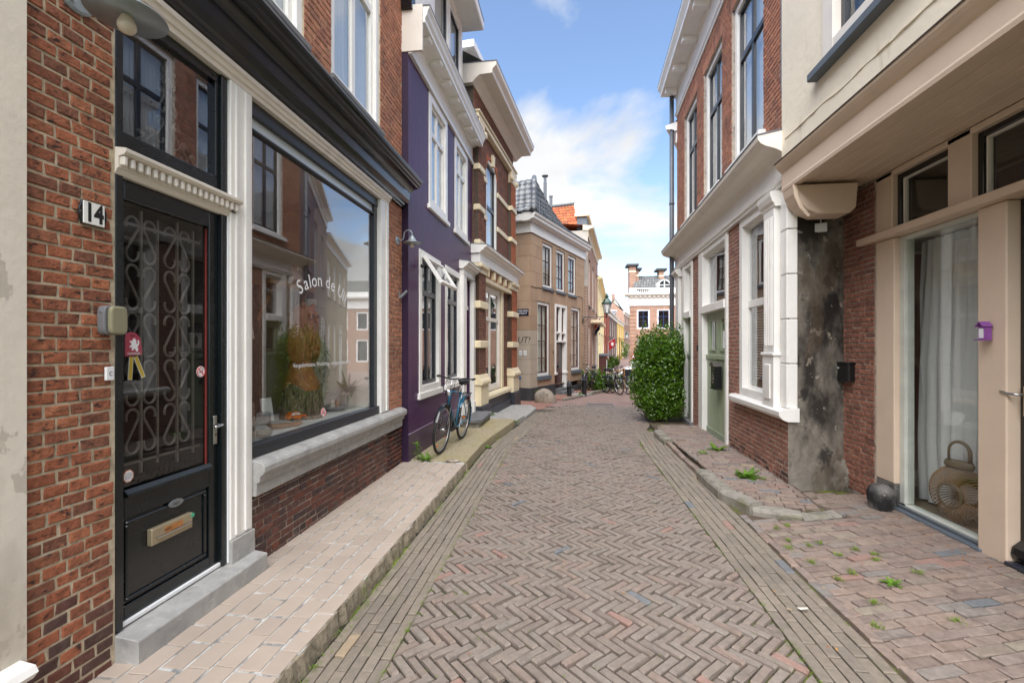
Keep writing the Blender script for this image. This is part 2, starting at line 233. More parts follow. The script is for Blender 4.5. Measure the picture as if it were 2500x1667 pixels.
    carpaint=mat('white car paint', S(232, 234, 236), 0.2, 0.02, bump=0, coat=0.6), carglass=mat('dark car glass', S(30, 34, 38), 0.06, 0.0, bump=0), tarred=mat('painted dark plinth', S(58, 58, 60), 0.7, 0.2, 4, 0.3),
    lead=mat('lead grey paint', S(92, 100, 108), 0.5, 0.1), lampgreen=mat('dark green lantern paint', S(26, 62, 48), 0.35, 0.08), milk=mat('milky lantern glass', S(226, 226, 222), 0.3, 0.02),
    orange_house=mat('orange red render', S(190, 98, 72), 0.85, 0.08, 2, 0.15), yellow_house=mat('yellow render', S(226, 190, 100), 0.85, 0.07, 2, 0.15), cream_house=mat('pale yellow render', S(236, 222, 172), 0.85, 0.06, 2, 0.15),
    grey_render=mat('weathered grey render', S(178, 170, 160), 0.9, 0.2, 1.5, 0.3, layers=[(S(120, 110, 100), 1.2, 0.5, 0.7)]), slate_blue=mat('blue grey cladding', S(128, 142, 158), 0.7, 0.08),
    navy=mat('navy window paint', S(32, 44, 84), 0.35, 0.05), redflag=mat('red flag cloth', S(196, 40, 52), 0.8, 0.08), leafbrown=mat('dry leaf', [S(176, 110, 52), S(150, 90, 50), S(196, 150, 70)], 0.8, 0.2),
    litter=mat('litter paper', S(220, 214, 200), 0.7, 0.05), purple_toy=mat('violet paint', S(134, 76, 150), 0.4, 0.05), black_box=mat('black mailbox', S(22, 22, 24), 0.3, 0.1, coat=0.3),
    brass=mat('antique metal', S(170, 156, 128), 0.4, 0.1, 20, 0.1, metallic=0.5), warmglow=mat('lit lamp shade', S(255, 170, 70), 0.5, 0.0, bump=0, emit=3.0),
    rust=mat('rusty sticker', S(176, 116, 62), 0.8, 0.3, 40, 0.1), sticker_g=mat('green sticker', S(74, 168, 128), 0.5, 0.0, bump=0), sticker_o=mat('orange sticker rim', S(236, 150, 110), 0.5, 0.0, bump=0),
)
# tiny procedural brick course material for walls and streets too far away to tell the bricks apart
def brickmat(name, c1, c2, mort, bw=0.21, bh=0.065, axis='xz', ms=0.012):
    if name in MATS: return MATS[name]
    m = bpy.data.materials.new(name); m.use_nodes = True; MATS[name] = m
    nt = m.node_tree; N = nt.nodes; L = nt.links; b = N['Principled BSDF']
    tc = N.new('ShaderNodeTexCoord'); sp = N.new('ShaderNodeSeparateXYZ'); L.new(tc.outputs['Object'], sp.inputs[0])
    cb = N.new('ShaderNodeCombineXYZ'); L.new(sp.outputs['XYZ'.index(axis[0].upper())], cb.inputs[0]); L.new(sp.outputs['XYZ'.index(axis[1].upper())], cb.inputs[1])
    t = N.new('ShaderNodeTexBrick'); L.new(cb.outputs[0], t.inputs['Vector']); t.inputs['Scale'].default_value = 1
    t.inputs['Color1'].default_value = c1; t.inputs['Color2'].default_value = c2; t.inputs['Mortar'].default_value = mort
    t.inputs['Brick Width'].default_value = bw; t.inputs['Row Height'].default_value = bh; t.inputs['Mortar Size'].default_value = ms; t.inputs['Mortar Smooth'].default_value = 0.3
    n = N.new('ShaderNodeTexNoise'); n.inputs['Scale'].default_value = 2.5; n.inputs['Detail'].default_value = 8; L.new(tc.outputs['Object'], n.inputs['Vector'])
    mr = N.new('ShaderNodeMapRange'); mr.inputs['To Min'].default_value = 0.65; mr.inputs['To Max'].default_value = 1.3; L.new(n.outputs['Fac'], mr.inputs['Value'])
    mu = N.new('ShaderNodeMixRGB'); mu.blend_type = 'MULTIPLY'; mu.inputs['Fac'].default_value = 1; L.new(t.outputs['Color'], mu.inputs['Color1']); L.new(mr.outputs[0], mu.inputs['Color2'])
    L.new(mu.outputs['Color'], b.inputs['Base Color']); b.inputs['Roughness'].default_value = 0.85
    bp = N.new('ShaderNodeBump'); bp.inputs['Strength'].default_value = 0.6; bp.inputs['Distance'].default_value = 0.006; bp.invert = True
    L.new(t.outputs['Fac'], bp.inputs['Height']); L.new(bp.outputs[0], b.inputs['Normal'])
    return m
FARBRICK = brickmat('far red brick', S(152, 108, 88), S(166, 122, 100), S(166, 146, 130))
FARBRICK2 = brickmat('far brown brick', S(104, 76, 64), S(120, 88, 74), S(126, 108, 96))
FARROAD = brickmat('far street clinker', S(146, 120, 112), S(160, 132, 122), S(100, 88, 78), 0.2, 0.07, 'xy', 0.008)
FARTILE = brickmat('far grey roof tile', S(96, 98, 98), S(122, 120, 116), S(52, 50, 48), 0.24, 0.3, 'xz', 0.03)
FARTILE_R = brickmat('far red roof tile', S(180, 96, 62), S(196, 112, 72), S(96, 60, 44), 0.24, 0.3, 'xz', 0.03)

# ------------------------------------------------------------------ mesh building
class MB:
    def __init__(s): s.v = []; s.f = []
    def add(s, vs, fs):
        n = len(s.v); s.v += [tuple(v) for v in vs]; s.f += [tuple(i + n for i in f) for f in fs]; return s
    def box(s, x0, x1, y0, y1, z0, z1):
        if x0 > x1: x0, x1 = x1, x0
        if y0 > y1: y0, y1 = y1, y0
        if z0 > z1: z0, z1 = z1, z0
        return s.add([(x0, y0, z0), (x1, y0, z0), (x1, y1, z0), (x0, y1, z0), (x0, y0, z1), (x1, y0, z1), (x1, y1, z1), (x0, y1, z1)],
                     [(0, 3, 2, 1), (4, 5, 6, 7), (0, 1, 5, 4), (1, 2, 6, 5), (2, 3, 7, 6), (3, 0, 4, 7)])
    def ext(s, poly, a, b, axis='y'):
        """extrude a 2-d polygon along an axis: axis y takes (x,z), axis x takes (y,z), axis z takes (x,y)"""
        n = len(poly)
        P = {'y': lambda p, t: (p[0], t, p[1]), 'x': lambda p, t: (t, p[0], p[1]), 'z': lambda p, t: (p[0], p[1], t)}[axis]
        vs = [P(p, a) for p in poly] + [P(p, b) for p in poly]
        fs = [tuple(range(n))[::-1], tuple(range(n, 2 * n))] + [(i, (i + 1) % n, (i + 1) % n + n, i + n) for i in range(n)]
        return s.add(vs, fs)
    def tube(s, pts, r, n=8, closed=False, flat=1.0):
        P = [Vector(p) for p in pts]; m = len(P); vs = []; up = Vector((0.123, 0.31, 0.94))
        for i in range(m):
            a = P[i - 1] if (i or closed) else P[0]; b = P[(i + 1) % m] if (i < m - 1 or closed) else P[-1]
            t = (b - a).normalized() if (b - a).length > 1e-9 else Vector((0, 0, 1))
            u = up - t * up.dot(t)
            if u.length < 1e-3: u = Vector((1, 0, 0)) - t * t.x
            u.normalize(); up = u; w = t.cross(u); rr = r[i] if isinstance(r, (list, tuple)) else r
            for k in range(n):
                q = 2 * math.pi * k / n; vs.append(P[i] + u * math.cos(q) * rr + w * math.sin(q) * rr * flat)
        fs = []
        for i in range(m if closed else m - 1):
            for k in range(n):
                j = (i + 1) % m; fs.append((i * n + k, i * n + (k + 1) % n, j * n + (k + 1) % n, j * n + k))
        if not closed: fs += [tuple(range(n))[::-1], tuple(range((m - 1) * n, m * n))]
        return s.add(vs, fs)
    def lathe(s, prof, c=(0, 0, 0), n=20, M4=None):
        vs = []; fs = []
        for (r, z) in prof:
            for k in range(n):
                q = 2 * math.pi * k / n; v = Vector((r * math.cos(q), r * math.sin(q), z))
                if M4: v = M4 @ v
                vs.append(v + Vector(c))
        for i in range(len(prof) - 1):
            for k in range(n): fs.append((i * n + k, i * n + (k + 1) % n, (i + 1) * n + (k + 1) % n, (i + 1) * n + k))
        if prof[0][0] > 1e-4: fs.append(tuple(range(n))[::-1])
        if prof[-1][0] > 1e-4: fs.append(tuple(range((len(prof) - 1) * n, len(prof) * n)))
        return s.add(vs, fs)
    def ball(s, c, r, n=14, m=9, jit=0.0, seed=1):
        rr = random.Random(seed); r = r if isinstance(r, (tuple, list)) else (r, r, r); vs = []; fs = []
        for i in range(m + 1):
            a = math.pi * i / m - math.pi / 2
            for k in range(n):
                q = 2 * math.pi * k / n; j = 1 + rr.uniform(-jit, jit)
                vs.append((c[0] + r[0] * math.cos(a) * math.cos(q) * j, c[1] + r[1] * math.cos(a) * math.sin(q) * j, c[2] + r[2] * math.sin(a) * j))
        for i in range(m):
            for k in range(n): fs.append((i * n + k, i * n + (k + 1) % n, (i + 1) * n + (k + 1) % n, (i + 1) * n + k))
        return s.add(vs, fs)
    def quad(s, a, b, c, d): return s.add([a, b, c, d], [(0, 1, 2, 3)])
    def xf(s, M4): s.v = [tuple(M4 @ Vector(v)) for v in s.v]; return s
    def mesh(s, name):
        me = bpy.data.meshes.new(name); me.from_pydata(s.v, [], s.f); me.update(); return me
def link(name, data, parent=None, material=None, smooth=False, bevel=0.0, seg=1):
    o = bpy.data.objects.new(name, data); COL.objects.link(o)
    if parent: o.parent = parent
    if material and data is not None and not data.materials: data.materials.append(material)
    if smooth and data is not None: data.polygons.foreach_set('use_smooth', [True] * len(data.polygons))
    if bevel:
        b = o.modifiers.new('edge', 'BEVEL'); b.width = bevel; b.segments = seg; b.limit_method = 'ANGLE'; b.angle_limit = R(40)
    return o
def part(name, mb, material, parent=None, smooth=False, bevel=0.0, seg=1, **kw):
    o = link(name, mb.mesh(name), parent, material, smooth, bevel, seg)
    for k, v in kw.items(): o[k] = v
    return o
def tag(o, label=None, cat=None, group=None, kind=None):
    if label: o['label'] = label
    if cat: o['category'] = cat
    if group: o['group'] = group
    if kind: o['kind'] = kind
    return o
def thing(name, label, cat, loc=(0, 0, 0), rz=0.0, group=None):
    o = link(name, None); o.location = loc; o.rotation_euler = (0, 0, rz); o.empty_display_size = 0.1
    return tag(o, label, cat, group)
def text_mesh(txt, size, align='CENTER', shear=0, space=1.0, bold=0.0):
    cu = bpy.data.curves.new('t', 'FONT'); cu.body = txt; cu.size = size; cu.align_x = align; cu.align_y = 'CENTER'; cu.shear = shear; cu.space_character = space; cu.offset = bold
    cu.resolution_u = 3
    o = bpy.data.objects.new('t', cu); COL.objects.link(o)
    me = bpy.data.meshes.new_from_object(o.evaluated_get(bpy.context.evaluated_depsgraph_get()))
    bpy.data.objects.remove(o); bpy.data.curves.remove(cu)
    mb = MB(); mb.add([v.co[:] for v in me.vertices], [tuple(p.vertices) for p in me.polygons]); bpy.data.meshes.remove(me)
    return mb
def px_of(p):
    x, y, z = p; d = -x * math.sin(TH) + y * math.cos(TH); a = x * math.cos(TH) + y * math.sin(TH)
    if d < 0.05: return None
    return CX + F_PX * a / d, HY - F_PX * (z - EYE) / d, d
def in_view(p, m=25):
    q = px_of(p); return q is not None and -m < q[0] < 2500 + m and -m < q[1] < 1667 + m

GP = [(-60, 0), (8, 0), (13, -.12), (17, -.22), (20, -.3), (26, -.85), (32, -1.15), (42, -.62), (95, -.25), (600, 0)]
def gz(x, y):
    for (a, za), (b, zb) in zip(GP, GP[1:]):
        if y <= b: return za + (zb - za) * (y - a) / (b - a)
    return 0.0
def rz_(x, y): return gz(x, y) + 0.022 * max(0.0, 1 - ((x - .15) / 1.15) ** 2)

# pieces: convex outlines laid flat (pavers) ------------------------------------------------
def inset(poly, k):
    n = len(poly); cx = sum(p[0] for p in poly) / n; cy = sum(p[1] for p in poly) / n; out = []
    for x, y in poly:
        d = math.hypot(x - cx, y - cy) or 1; f = max(0.2, 1 - 1.3 * k / d); out.append((cx + (x - cx) * f, cy + (y - cy) * f))
    return out
def piece(poly, z, h, ch, rr, jit=0.002, tilt=0.0):
    """a paver: side walls, a chamfer and a top, slightly uneven"""
    n = len(poly); a = inset(poly, -0.0); b = inset(poly, ch)
    cx = sum(p[0] for p in poly) / n; cy = sum(p[1] for p in poly) / n
    tx, ty = rr.uniform(-tilt, tilt), rr.uniform(-tilt, tilt)
    zt = lambda x, y: z + (x - cx) * tx + (y - cy) * ty
    J = lambda: rr.uniform(-jit, jit)
    vs = [(x, y, z - h) for x, y in a] + [(x + J(), y + J(), zt(x, y) - ch * 0.8) for x, y in a] + [(x + J(), y + J(), zt(x, y) + J() * 0.5) for x, y in b]
    fs = [tuple(range(2 * n, 3 * n))]
    for i in range(n):
        j = (i + 1) % n; fs += [(i, j, n + j, n + i), (n + i, n + j, 2 * n + j, 2 * n + i)]
    return vs, fs
def lay(pieces, parent, name, material, ind=300, mass='paving', odd=()):
    """pieces: list of (verts, faces, centre). The ones that show largest become objects, the rest one mass."""
    vis = sorted([p for p in pieces if in_view(p[2])], key=lambda p: px_of(p[2])[2])
    first = vis[:ind]; ids = set(id(p) for p in first); rest = [p for p in pieces if id(p) not in ids]
    rr = random.Random(len(pieces))
    for vs, fs, c in first:
        V0 = Vector(c); me = bpy.data.meshes.new(name); me.from_pydata([tuple(Vector(v) - V0) for v in vs], [], fs)
        m = material
        if odd and rr.random() < odd[0]: m = rr.choice(odd[1])
        o = link(name, me, parent, m); o.location = V0
    if rest:
        groups = {}
        for p in rest:
            m = material
            if odd and rr.random() < odd[0]: m = rr.choice(odd[1])
            groups.setdefault(m.name, (m, []))[1].append(p)
        mats = [g[0] for g in groups.values()]; mb = MB(); mi = []
        for gi, (m, ps) in enumerate(groups.values()):
            for vs, fs, c in ps: mb.add(vs, fs); mi += [gi] * len(fs)
        me = mb.mesh(mass)
        for m in mats: me.materials.append(m)
        me.polygons.foreach_set('material_index', mi)
        o = link(mass, me, parent); o['kind'] = 'stuff'
def clip_x(poly, x0, x1):
    for sgn, lim in ((1, x0), (-1, x1)):
        out = []
        for i in range(len(poly)):
            a, b = poly[i], poly[(i + 1) % len(poly)]; da = sgn * (a[0] - lim); db = sgn * (b[0] - lim)
            if da >= 0: out.append(a)
            if (da > 0) != (db > 0) and abs(da - db) > 1e-9:
                t = da / (da - db); out.append((a[0] + (b[0] - a[0]) * t, a[1] + (b[1] - a[1]) * t))
        poly = out
        if len(poly) < 3: return None
    ar = abs(sum(poly[i][0] * poly[(i + 1) % len(poly)][1] - poly[(i + 1) % len(poly)][0] * poly[i][1] for i in range(len(poly)))) / 2
    return poly if ar > 0.0006 else None

# ------------------------------------------------------------------ facades
class Fac:
    """a building whose local x runs along its street front, y into the building, z up; s is measured away from the viewer"""
    def __init__(s, name, label, P, ang, side='L', cat='house', z=0.0):
        s.g = 1 if side == 'L' else -1; s.P = P; s.a = R(ang)
        s.rot = R(90 - ang) if side == 'L' else R(270 - ang)
        s.o = thing(name, label, cat, (P[0], P[1], z), s.rot); s.z = z
    def w(s, a, d, z):
        x = s.g * a; c, n = math.cos(s.rot), math.sin(s.rot); return (s.P[0] + x * c - d * n, s.P[1] + x * n + d * c, z + s.z)
    def bx(s, mb, s0, s1, d0, d1, z0, z1): mb.box(s.g * s0, s.g * s1, d0, d1, z0, z1); return mb
    def B(s, name, m, s0, s1, d0, d1, z0, z1, parent=None, bevel=0.004, **kw):
        return part(name, s.bx(MB(), s0, s1, d0, d1, z0, z1), m, parent or s.o, bevel=bevel, **kw)
    def prof(s, name, m, s0, s1, poly, parent=None, bevel=0.0, smooth=False, **kw):
        return part(name, MB().ext(poly, s.g * s0, s.g * s1, 'x'), m, parent or s.o, bevel=bevel, smooth=smooth, **kw)
    def sheet(s, name, m, s0, s1, z0, z1, holes=(), d0=0.0, d1=0.3, parent=None, caps=True, **kw):
        """a wall face at depth d0 with openings whose reveals run back to d1"""
        xs = sorted({s0, s1} | {min(max(q, s0), s1) for h in holes for q in h[:2]}); zs = sorted({z0, z1} | {min(max(q, z0), z1) for h in holes for q in h[2:4]})
        inside = lambda a, z: any(h[0] < a < h[1] and h[2] < z < h[3] for h in holes)
        mb = MB(); g = s.g
        for a, b in zip(xs, xs[1:]):
            for c, d in zip(zs, zs[1:]):
                if not inside((a + b) / 2, (c + d) / 2):
                    mb.quad((g * a, d0, c), (g * b, d0, c), (g * b, d0, d), (g * a, d0, d))
        for h in holes:
            a, b, c, d = max(h[0], s0), min(h[1], s1), max(h[2], z0), min(h[3], z1)
            mb.quad((g * a, d0, c), (g * a, d1, c), (g * a, d1, d), (g * a, d0, d)); mb.quad((g * b, d0, c), (g * b, d0, d), (g * b, d1, d), (g * b, d1, c))
            mb.quad((g * a, d0, d), (g * a, d1, d), (g * b, d1, d), (g * b, d0, d)); mb.quad((g * a, d0, c), (g * b, d0, c), (g * b, d1, c), (g * a, d1, c))
        if caps:
            for q in (s0, s1): mb.quad((g * q, d0, z0), (g * q, d1, z0), (g * q, d1, z1), (g * q, d0, z1))
        return part(name, mb, m, parent or s.o, **kw)
    def shell(s, m, s0, s1, z1, depth=6.0, d0=0.3, z0=-0.3, roofm=None, name='side_wall'):
        """side and back walls and a flat cover so that the house is closed"""
        mb = MB(); g = s.g
        for q in (s0, s1): mb.quad((g * q, d0, z0), (g * q, depth, z0), (g * q, depth, z1), (g * q, d0, z1))
        mb.quad((g * s0, depth, z0), (g * s1, depth, z0), (g * s1, depth, z1), (g * s0, depth, z1))
        mb.quad((g * s0, d0, z1), (g * s1, d0, z1), (g * s1, depth, z1), (g * s0, depth, z1))
        return part(name, mb, m, s.o)
    def bricks(s, parent, m, s0, s1, z0, z1, holes=(), pitch=0.06, L=0.21, H=0.105, bond='cross', d=0.0, proud=0.007, joint=0.011, ind=300, jit=0.002, dark=None, seed=3, soldier=()):
        rr = random.Random(seed); g = s.g; P = []; row = 0; z = z0; ch = min(0.004, joint * .4)
        def brick(a, b, c, e):
            w, h = b - a, e - c; J = lambda q=jit: rr.uniform(-q, q); p = proud + rr.uniform(-.35, .35) * proud
            A = [(a, c), (b, c), (b, e), (a, e)]; i2 = [(a + ch, c + ch), (b - ch, c + ch), (b - ch, e - ch), (a + ch, e - ch)]
            vs = [(g * x, d + .006, y) for x, y in A] + [(g * (x + J()), d - p + ch * .8, y + J(jit * .7)) for x, y in A] + [(g * (x + J()), d - p + J(jit * .6), y + J(jit * .7)) for x, y in i2]
            fs = [(8, 9, 10, 11)]
            for i in range(4):
                j = (i + 1) % 4; fs += [(i, j, 4 + j, 4 + i), (4 + i, 4 + j, 8 + j, 8 + i)]
            P.append((vs, fs, ((a + b) / 2, (c + e) / 2)))
        for (a, b, c, e, n) in soldier:
            st = (b - a) / n
            for i in range(n): brick(a + i * st + joint / 2, a + (i + 1) * st - joint / 2, c + joint / 2, e - joint / 2)
        hs = list(holes) + [q[:4] for q in soldier]
        while z < z1 - 0.02:
            c, e = z + joint / 2, min(z + pitch, z1) - joint / 2
            if bond == 'cross': seq = ([L], -(L / 2 if row % 4 == 0 else 0)) if row % 2 == 0 else ([H], -H / 2)
            elif bond == 'half': seq = ([L], -(L / 2 if row % 2 else 0))
            elif bond == 'wild': seq = ([L, H, L * .95], -rr.uniform(0, .03)) if row % 2 == 0 else ([H * 0.93, H * 1.04, H], -rr.uniform(0, .02))
            a = s0 + seq[1]; k = 0; iv = []
            while a < s1:
                l = seq[0][k % len(seq[0])] * rr.uniform(.985, 1.015); iv.append((max(a, s0), min(a + l, s1))); a += l; k += 1
            blocked = [(h[0], h[1]) for h in hs if min(h[3], z + pitch) - max(h[2], z) > .4 * pitch]
            for a, b in iv:
                segs = [(a, b)]
                for h0, h1 in blocked:
                    ns = []
                    for q0, q1 in segs:
                        if q1 <= h0 or q0 >= h1: ns.append((q0, q1)); continue
                        if q0 < h0: ns.append((q0, h0))
                        if q1 > h1: ns.append((h1, q1))
                    segs = ns
                for q0, q1 in segs:
                    if q1 - q0 > .03: brick(q0 + joint / 2, q1 - joint / 2, c, e)
            z += pitch; row += 1
        vis = [(px_of(s.w(p[2][0], d, p[2][1])), p) for p in P if in_view(s.w(p[2][0], d, p[2][1]))]
        vis.sort(key=lambda q: q[0][2]); first = [q[1] for q in vis[:ind]]; ids = set(map(id, first)); rest = [p for p in P if id(p) not in ids]
        def mm(p): return dark[0] if dark and p[2][1] < dark[1] + rr.uniform(-.16, .16) else m
        for p in first:
            c0 = Vector((g * p[2][0], d, p[2][1])); me = bpy.data.meshes.new('brick'); me.from_pydata([tuple(Vector(v) - c0) for v in p[0]], [], p[1])
            o = link('brick', me, parent, mm(p)); o.location = c0
        if rest:
            mb = MB(); mi = []
            for p in rest:
                mb.add(p[0], p[1]); mi += [1 if dark and mm(p) is dark[0] else 0] * len(p[1])
            me = mb.mesh('brickwork'); me.materials.append(m)
            if dark: me.materials.append(dark[0]); me.polygons.foreach_set('material_index', mi)
            o = link('brickwork', me, parent); o['kind'] = 'stuff'
    def window(s, s0, s1, z0, z1, d=0.06, fm=None, fw=0.07, sm=None, sw=0.05, vbars=(), hbars=(), bw=0.03, sill=None, curtain=None, room=None, glass=None, depth=0.9, proud=0.0, casing=0.0, name='window', parent=None, face=None):
        """frame > sash, pane, curtain, sill, room behind; vbars and hbars are positions along s and z"""
        fm = fm or M['white']; sm = sm or fm; g = s.g; mb = MB(); y0, y1 = d - proud, d + .07
        s.bx(mb, s0, s0 + fw, y0, y1, z0, z1); s.bx(mb, s1 - fw, s1, y0, y1, z0, z1)
        s.bx(mb, s0 + fw, s1 - fw, y0, y1, z1 - fw, z1); s.bx(mb, s0 + fw, s1 - fw, y0, y1, z0, z0 + fw * .9)
        w = part(name, mb, fm, parent or s.o, bevel=.005)
        a, b, c, e = s0 + fw, s1 - fw, z0 + fw * .9, z1 - fw; y2, y3 = d + .02, d + .065
        mb = MB(); s.bx(mb, a, a + sw, y2, y3, c, e); s.bx(mb, b - sw, b, y2, y3, c, e); s.bx(mb, a + sw, b - sw, y2, y3, e - sw, e); s.bx(mb, a + sw, b - sw, y2, y3, c, c + sw)
        for q in vbars: s.bx(mb, q - bw / 2, q + bw / 2, y2 + .004, y3 - .004, c + sw, e - sw)
        for q in hbars: s.bx(mb, a + sw, b - sw, y2 - .003, y3 - .001, q - bw / 2, q + bw / 2)
        part('sash', mb, sm, w, bevel=.003)
        xs = [a + sw] + sorted(vbars) + [b - sw]; zs = [c + sw] + sorted(hbars) + [e - sw]
        for p0, p1 in zip(xs, xs[1:]):
            for q0, q1 in zip(zs, zs[1:]):
                part('pane', MB().quad((g * p0, d + .045, q0), (g * p1, d + .045, q0), (g * p1, d + .045, q1), (g * p0, d + .045, q1)), glass or GLASS, w)
        if curtain: s.curtain(curtain[0], a, b, c, e, d + curtain[1], w, *(curtain[2:] or ()))
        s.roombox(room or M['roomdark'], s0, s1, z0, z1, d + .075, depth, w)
        if sill: s.B('sill', sill[0], s0 - sill[3] if len(sill) > 3 else s0 - .04, s1 + (sill[3] if len(sill) > 3 else .04), -sill[1], d + .06, z0 - sill[2], z0 + .002, w, .006)
        return w
    def roombox(s, m, s0, s1, z0, z1, d0, depth, parent, name='room'):
        g = s.g; a, b = g * s0, g * s1; e = d0 + depth; mb = MB()
        mb.quad((a, e, z0), (b, e, z0), (b, e, z1), (a, e, z1)); mb.quad((a, d0, z0), (a, e, z0), (a, e, z1), (a, d0, z1)); mb.quad((b, d0, z0), (b, e, z0), (b, e, z1), (b, d0, z1))
        mb.quad((a, d0, z0), (b, d0, z0), (b, e, z0), (a, e, z0)); mb.quad((a, d0, z1), (b, d0, z1), (b, e, z1), (a, e, z1))
        return part(name, mb, m, parent)
    def curtain(s, m, a, b, c, e, d, parent, waves=14, amp=0.012, name='curtain'):
        n = waves * 4; mb = MB(); vs = []; g = s.g; rr = random.Random(int(abs(a) * 100 + c * 10)); ph = rr.random() * 6
        for i in range(n + 1):
            t = i / n; x = a + (b - a) * t; y = d + amp * math.sin(t * waves * 2 * math.pi + ph + .8 * math.sin(t * 9 + ph))
            vs += [(g * x, y, c), (g * x, y * .85 + d * .15, e)]
        mb.add(vs, [(2 * i, 2 * i + 2, 2 * i + 3, 2 * i + 1) for i in range(n)])
        return part(name, mb, m, parent, smooth=True)

# ------------------------------------------------------------------ ground, street, pavements
def structure(name, mb, m, **kw):
    o = part(name, mb, m, **kw); o['kind'] = 'structure'; return o
def eL(y):      # outer edge of the left gutter
    for (a, xa), (b, xb) in zip(EL, EL[1:]):
        if y <= b: return xa + (xb - xa) * (y - a) / (b - a)
    return EL[-1][1]
EL = [(-5, -1.31), (7.2, -1.30), (9.5, -1.06), (12.2, -.80), (14.0, -.45), (16.0, .2), (19, 1.6)]
def build_ground():
    xs = [-400, -60, -20, -8, -4, -2.2] + [-1.5 + .12 * i for i in range(30)] + [2.3, 3, 4, 8, 20, 60, 400]
    ys = [-60, -10, -3, 0, 2, 4, 6, 8, 10, 12, 14, 16, 18, 20, 22, 24, 26, 29, 32, 37, 42, 55, 75, 95, 200, 600, 1500]
    mb = MB(); vs = [(x, y, rz_(x, y) - .024 if y < 14 else gz(x, y) - .03) for y in ys for x in xs]; n = len(xs)
    mb.add(vs, [(j * n + i, j * n + i + 1, (j + 1) * n + i + 1, (j + 1) * n + i) for j in range(len(ys) - 1) for i in range(n - 1)])
    structure('ground', mb, M['joint'])
    mb = MB(); ys = [13.5, 15, 17, 20, 23, 26, 29, 32, 37, 42, 55, 75, 95]; vs = []
    for y in ys: vs += [(-6, y, gz(0, y) + .001), (60, y, gz(0, y) + .001)]
    mb.add(vs, [(2 * i, 2 * i + 1, 2 * i + 3, 2 * i + 2) for i in range(len(ys) - 1)])
    structure('street', mb, FARROAD)
def build_road():
    rr = random.Random(5); L, W = 0.183, 0.0545; c = math.cos(R(45)); gap = 0.0064
    road = tag(link('road', None), kind='structure')
    out = []
    for i in range(-260, 260):
        for j in range(-40, 40):
            for kind in (0, 1):
                ox, oy = i * W + j * L, i * W - j * L
                if kind == 0: q = [(ox, oy), (ox + L, oy), (ox + L, oy + W), (ox, oy + W)]
                else: q = [(ox, oy + W), (ox + W, oy + W), (ox + W, oy + W + L), (ox, oy + W + L)]
                mx = sum(p[0] for p in q) / 4; my = sum(p[1] for p in q) / 4
                x, y = (mx + my) * c, (my - mx) * c + 7.5
                if not (1.3 < y < 14.0 and -1.1 < x < 3.2): continue
                lo = eL(y) + .385; hi = 1.235 if y < 8 else 1.235 + (y - 8) * .25
                if x < lo - .12 or x > hi + .12: continue
                k = gap; q2 = []
                qc = ((q[0][0] + q[2][0]) / 2, (q[0][1] + q[2][1]) / 2); an = rr.gauss(0, .012)
                for p in q:
                    dx, dy = p[0] - qc[0], p[1] - qc[1]; dx -= math.copysign(k, dx); dy -= math.copysign(k, dy)
                    px, py = qc[0] + dx - dy * an, qc[1] + dy + dx * an; q2.append(((px + py) * c, (py - px) * c + 7.5))
                q2 = q2[::-1]
                q2 = clip_x(q2, lo, hi)
                if not q2: continue
                z = rz_(x, y) + rr.gauss(0, .0032) + .006 * math.sin(x * 3.1 + y * 1.3) * math.sin(y * 2.1)
                vs, fs = piece(q2, z, .035, .0085, rr, .0026, .035); out.append((vs, fs, (x, y, z)))
    lay(out, road, 'paver', M['paver'], 300, 'herringbone_paving', (0.02, [M['odd_grey'], M['odd_red'], M['odd_red'], M['odd_red'], M['odd_grey']]))
    # gutters: courses along the street on both sides
    gut = tag(link('gutter', None), kind='structure'); out = []
    for side in (0, 1):
        n = 6; w = .385 / n if side == 0 else .425 / n
        for k in range(n):
            y = 1.2 + (k % 2) * .1 + rr.uniform(-.015, .015)
            while y < (13.2 if side == 0 else 9.2):
                l = rr.uniform(.195, .212); g = .0035
                def X(yy, t): return (eL(yy) + t * w) if side == 0 else (1.242 + (max(0, yy - 7.4) * .05) + t * w)
                q = [(X(y, k) + g, y + g), (X(y, k + 1) - g, y + g), (X(y + l, k + 1) - g, y + l - g), (X(y + l, k) + g, y + l - g)]
                q = [(a + rr.uniform(-.0015, .0015), b + rr.uniform(-.003, .003)) for a, b in q]
                x = sum(p[0] for p in q) / 4; ym = y + l / 2; z = rz_(x, ym) + rr.gauss(0, .002) - (.006 if side == 0 else 0)
                vs, fs = piece(q, z, .03, .004, rr, .0015, .012); out.append((vs, fs, (x, ym, z))); y += l
    lay(out, gut, 'paver', M['paver_side'], 300, 'gutter_paving', (0.015, [M['odd_grey'], M['odd_ochre'], M['odd_red']]))
    # iron street drain and manhole frame
    mb = MB(); x, y = -.62, 12.35
    for k in range(9): mb.box(x - .16 + k * .05, x - .13 + k * .05, y - .14, y + .14, gz(x, y) + .004, gz(x, y) + .02)
    mb.box(x - .2, x + .32, y - .18, y - .14, gz(x, y), gz(x, y) + .024); mb.box(x - .2, x + .32, y + .14, y + .18, gz(x, y), gz(x, y) + .024)
    tag(part('street_drain', mb, M['iron']), 'slotted iron drain grate in the left gutter', 'drain')
    mb = MB(); x, y = 1.0, 14.0; z = gz(x, y)
    mb.box(x - .38, x + .42, y - .3, y - .26, z, z + .03); mb.box(x - .38, x - .34, y - .26, y + .26, z, z + .03); mb.box(x + .38, x + .42, y - .26, y + .26, z, z + .03); mb.box(x - .38, x + .42, y + .26, y + .30, z, z + .035);     tag(part('manhole_cover', mb, M['odd_grey']), 'rectangular manhole cover in the middle of the street', 'manhole')
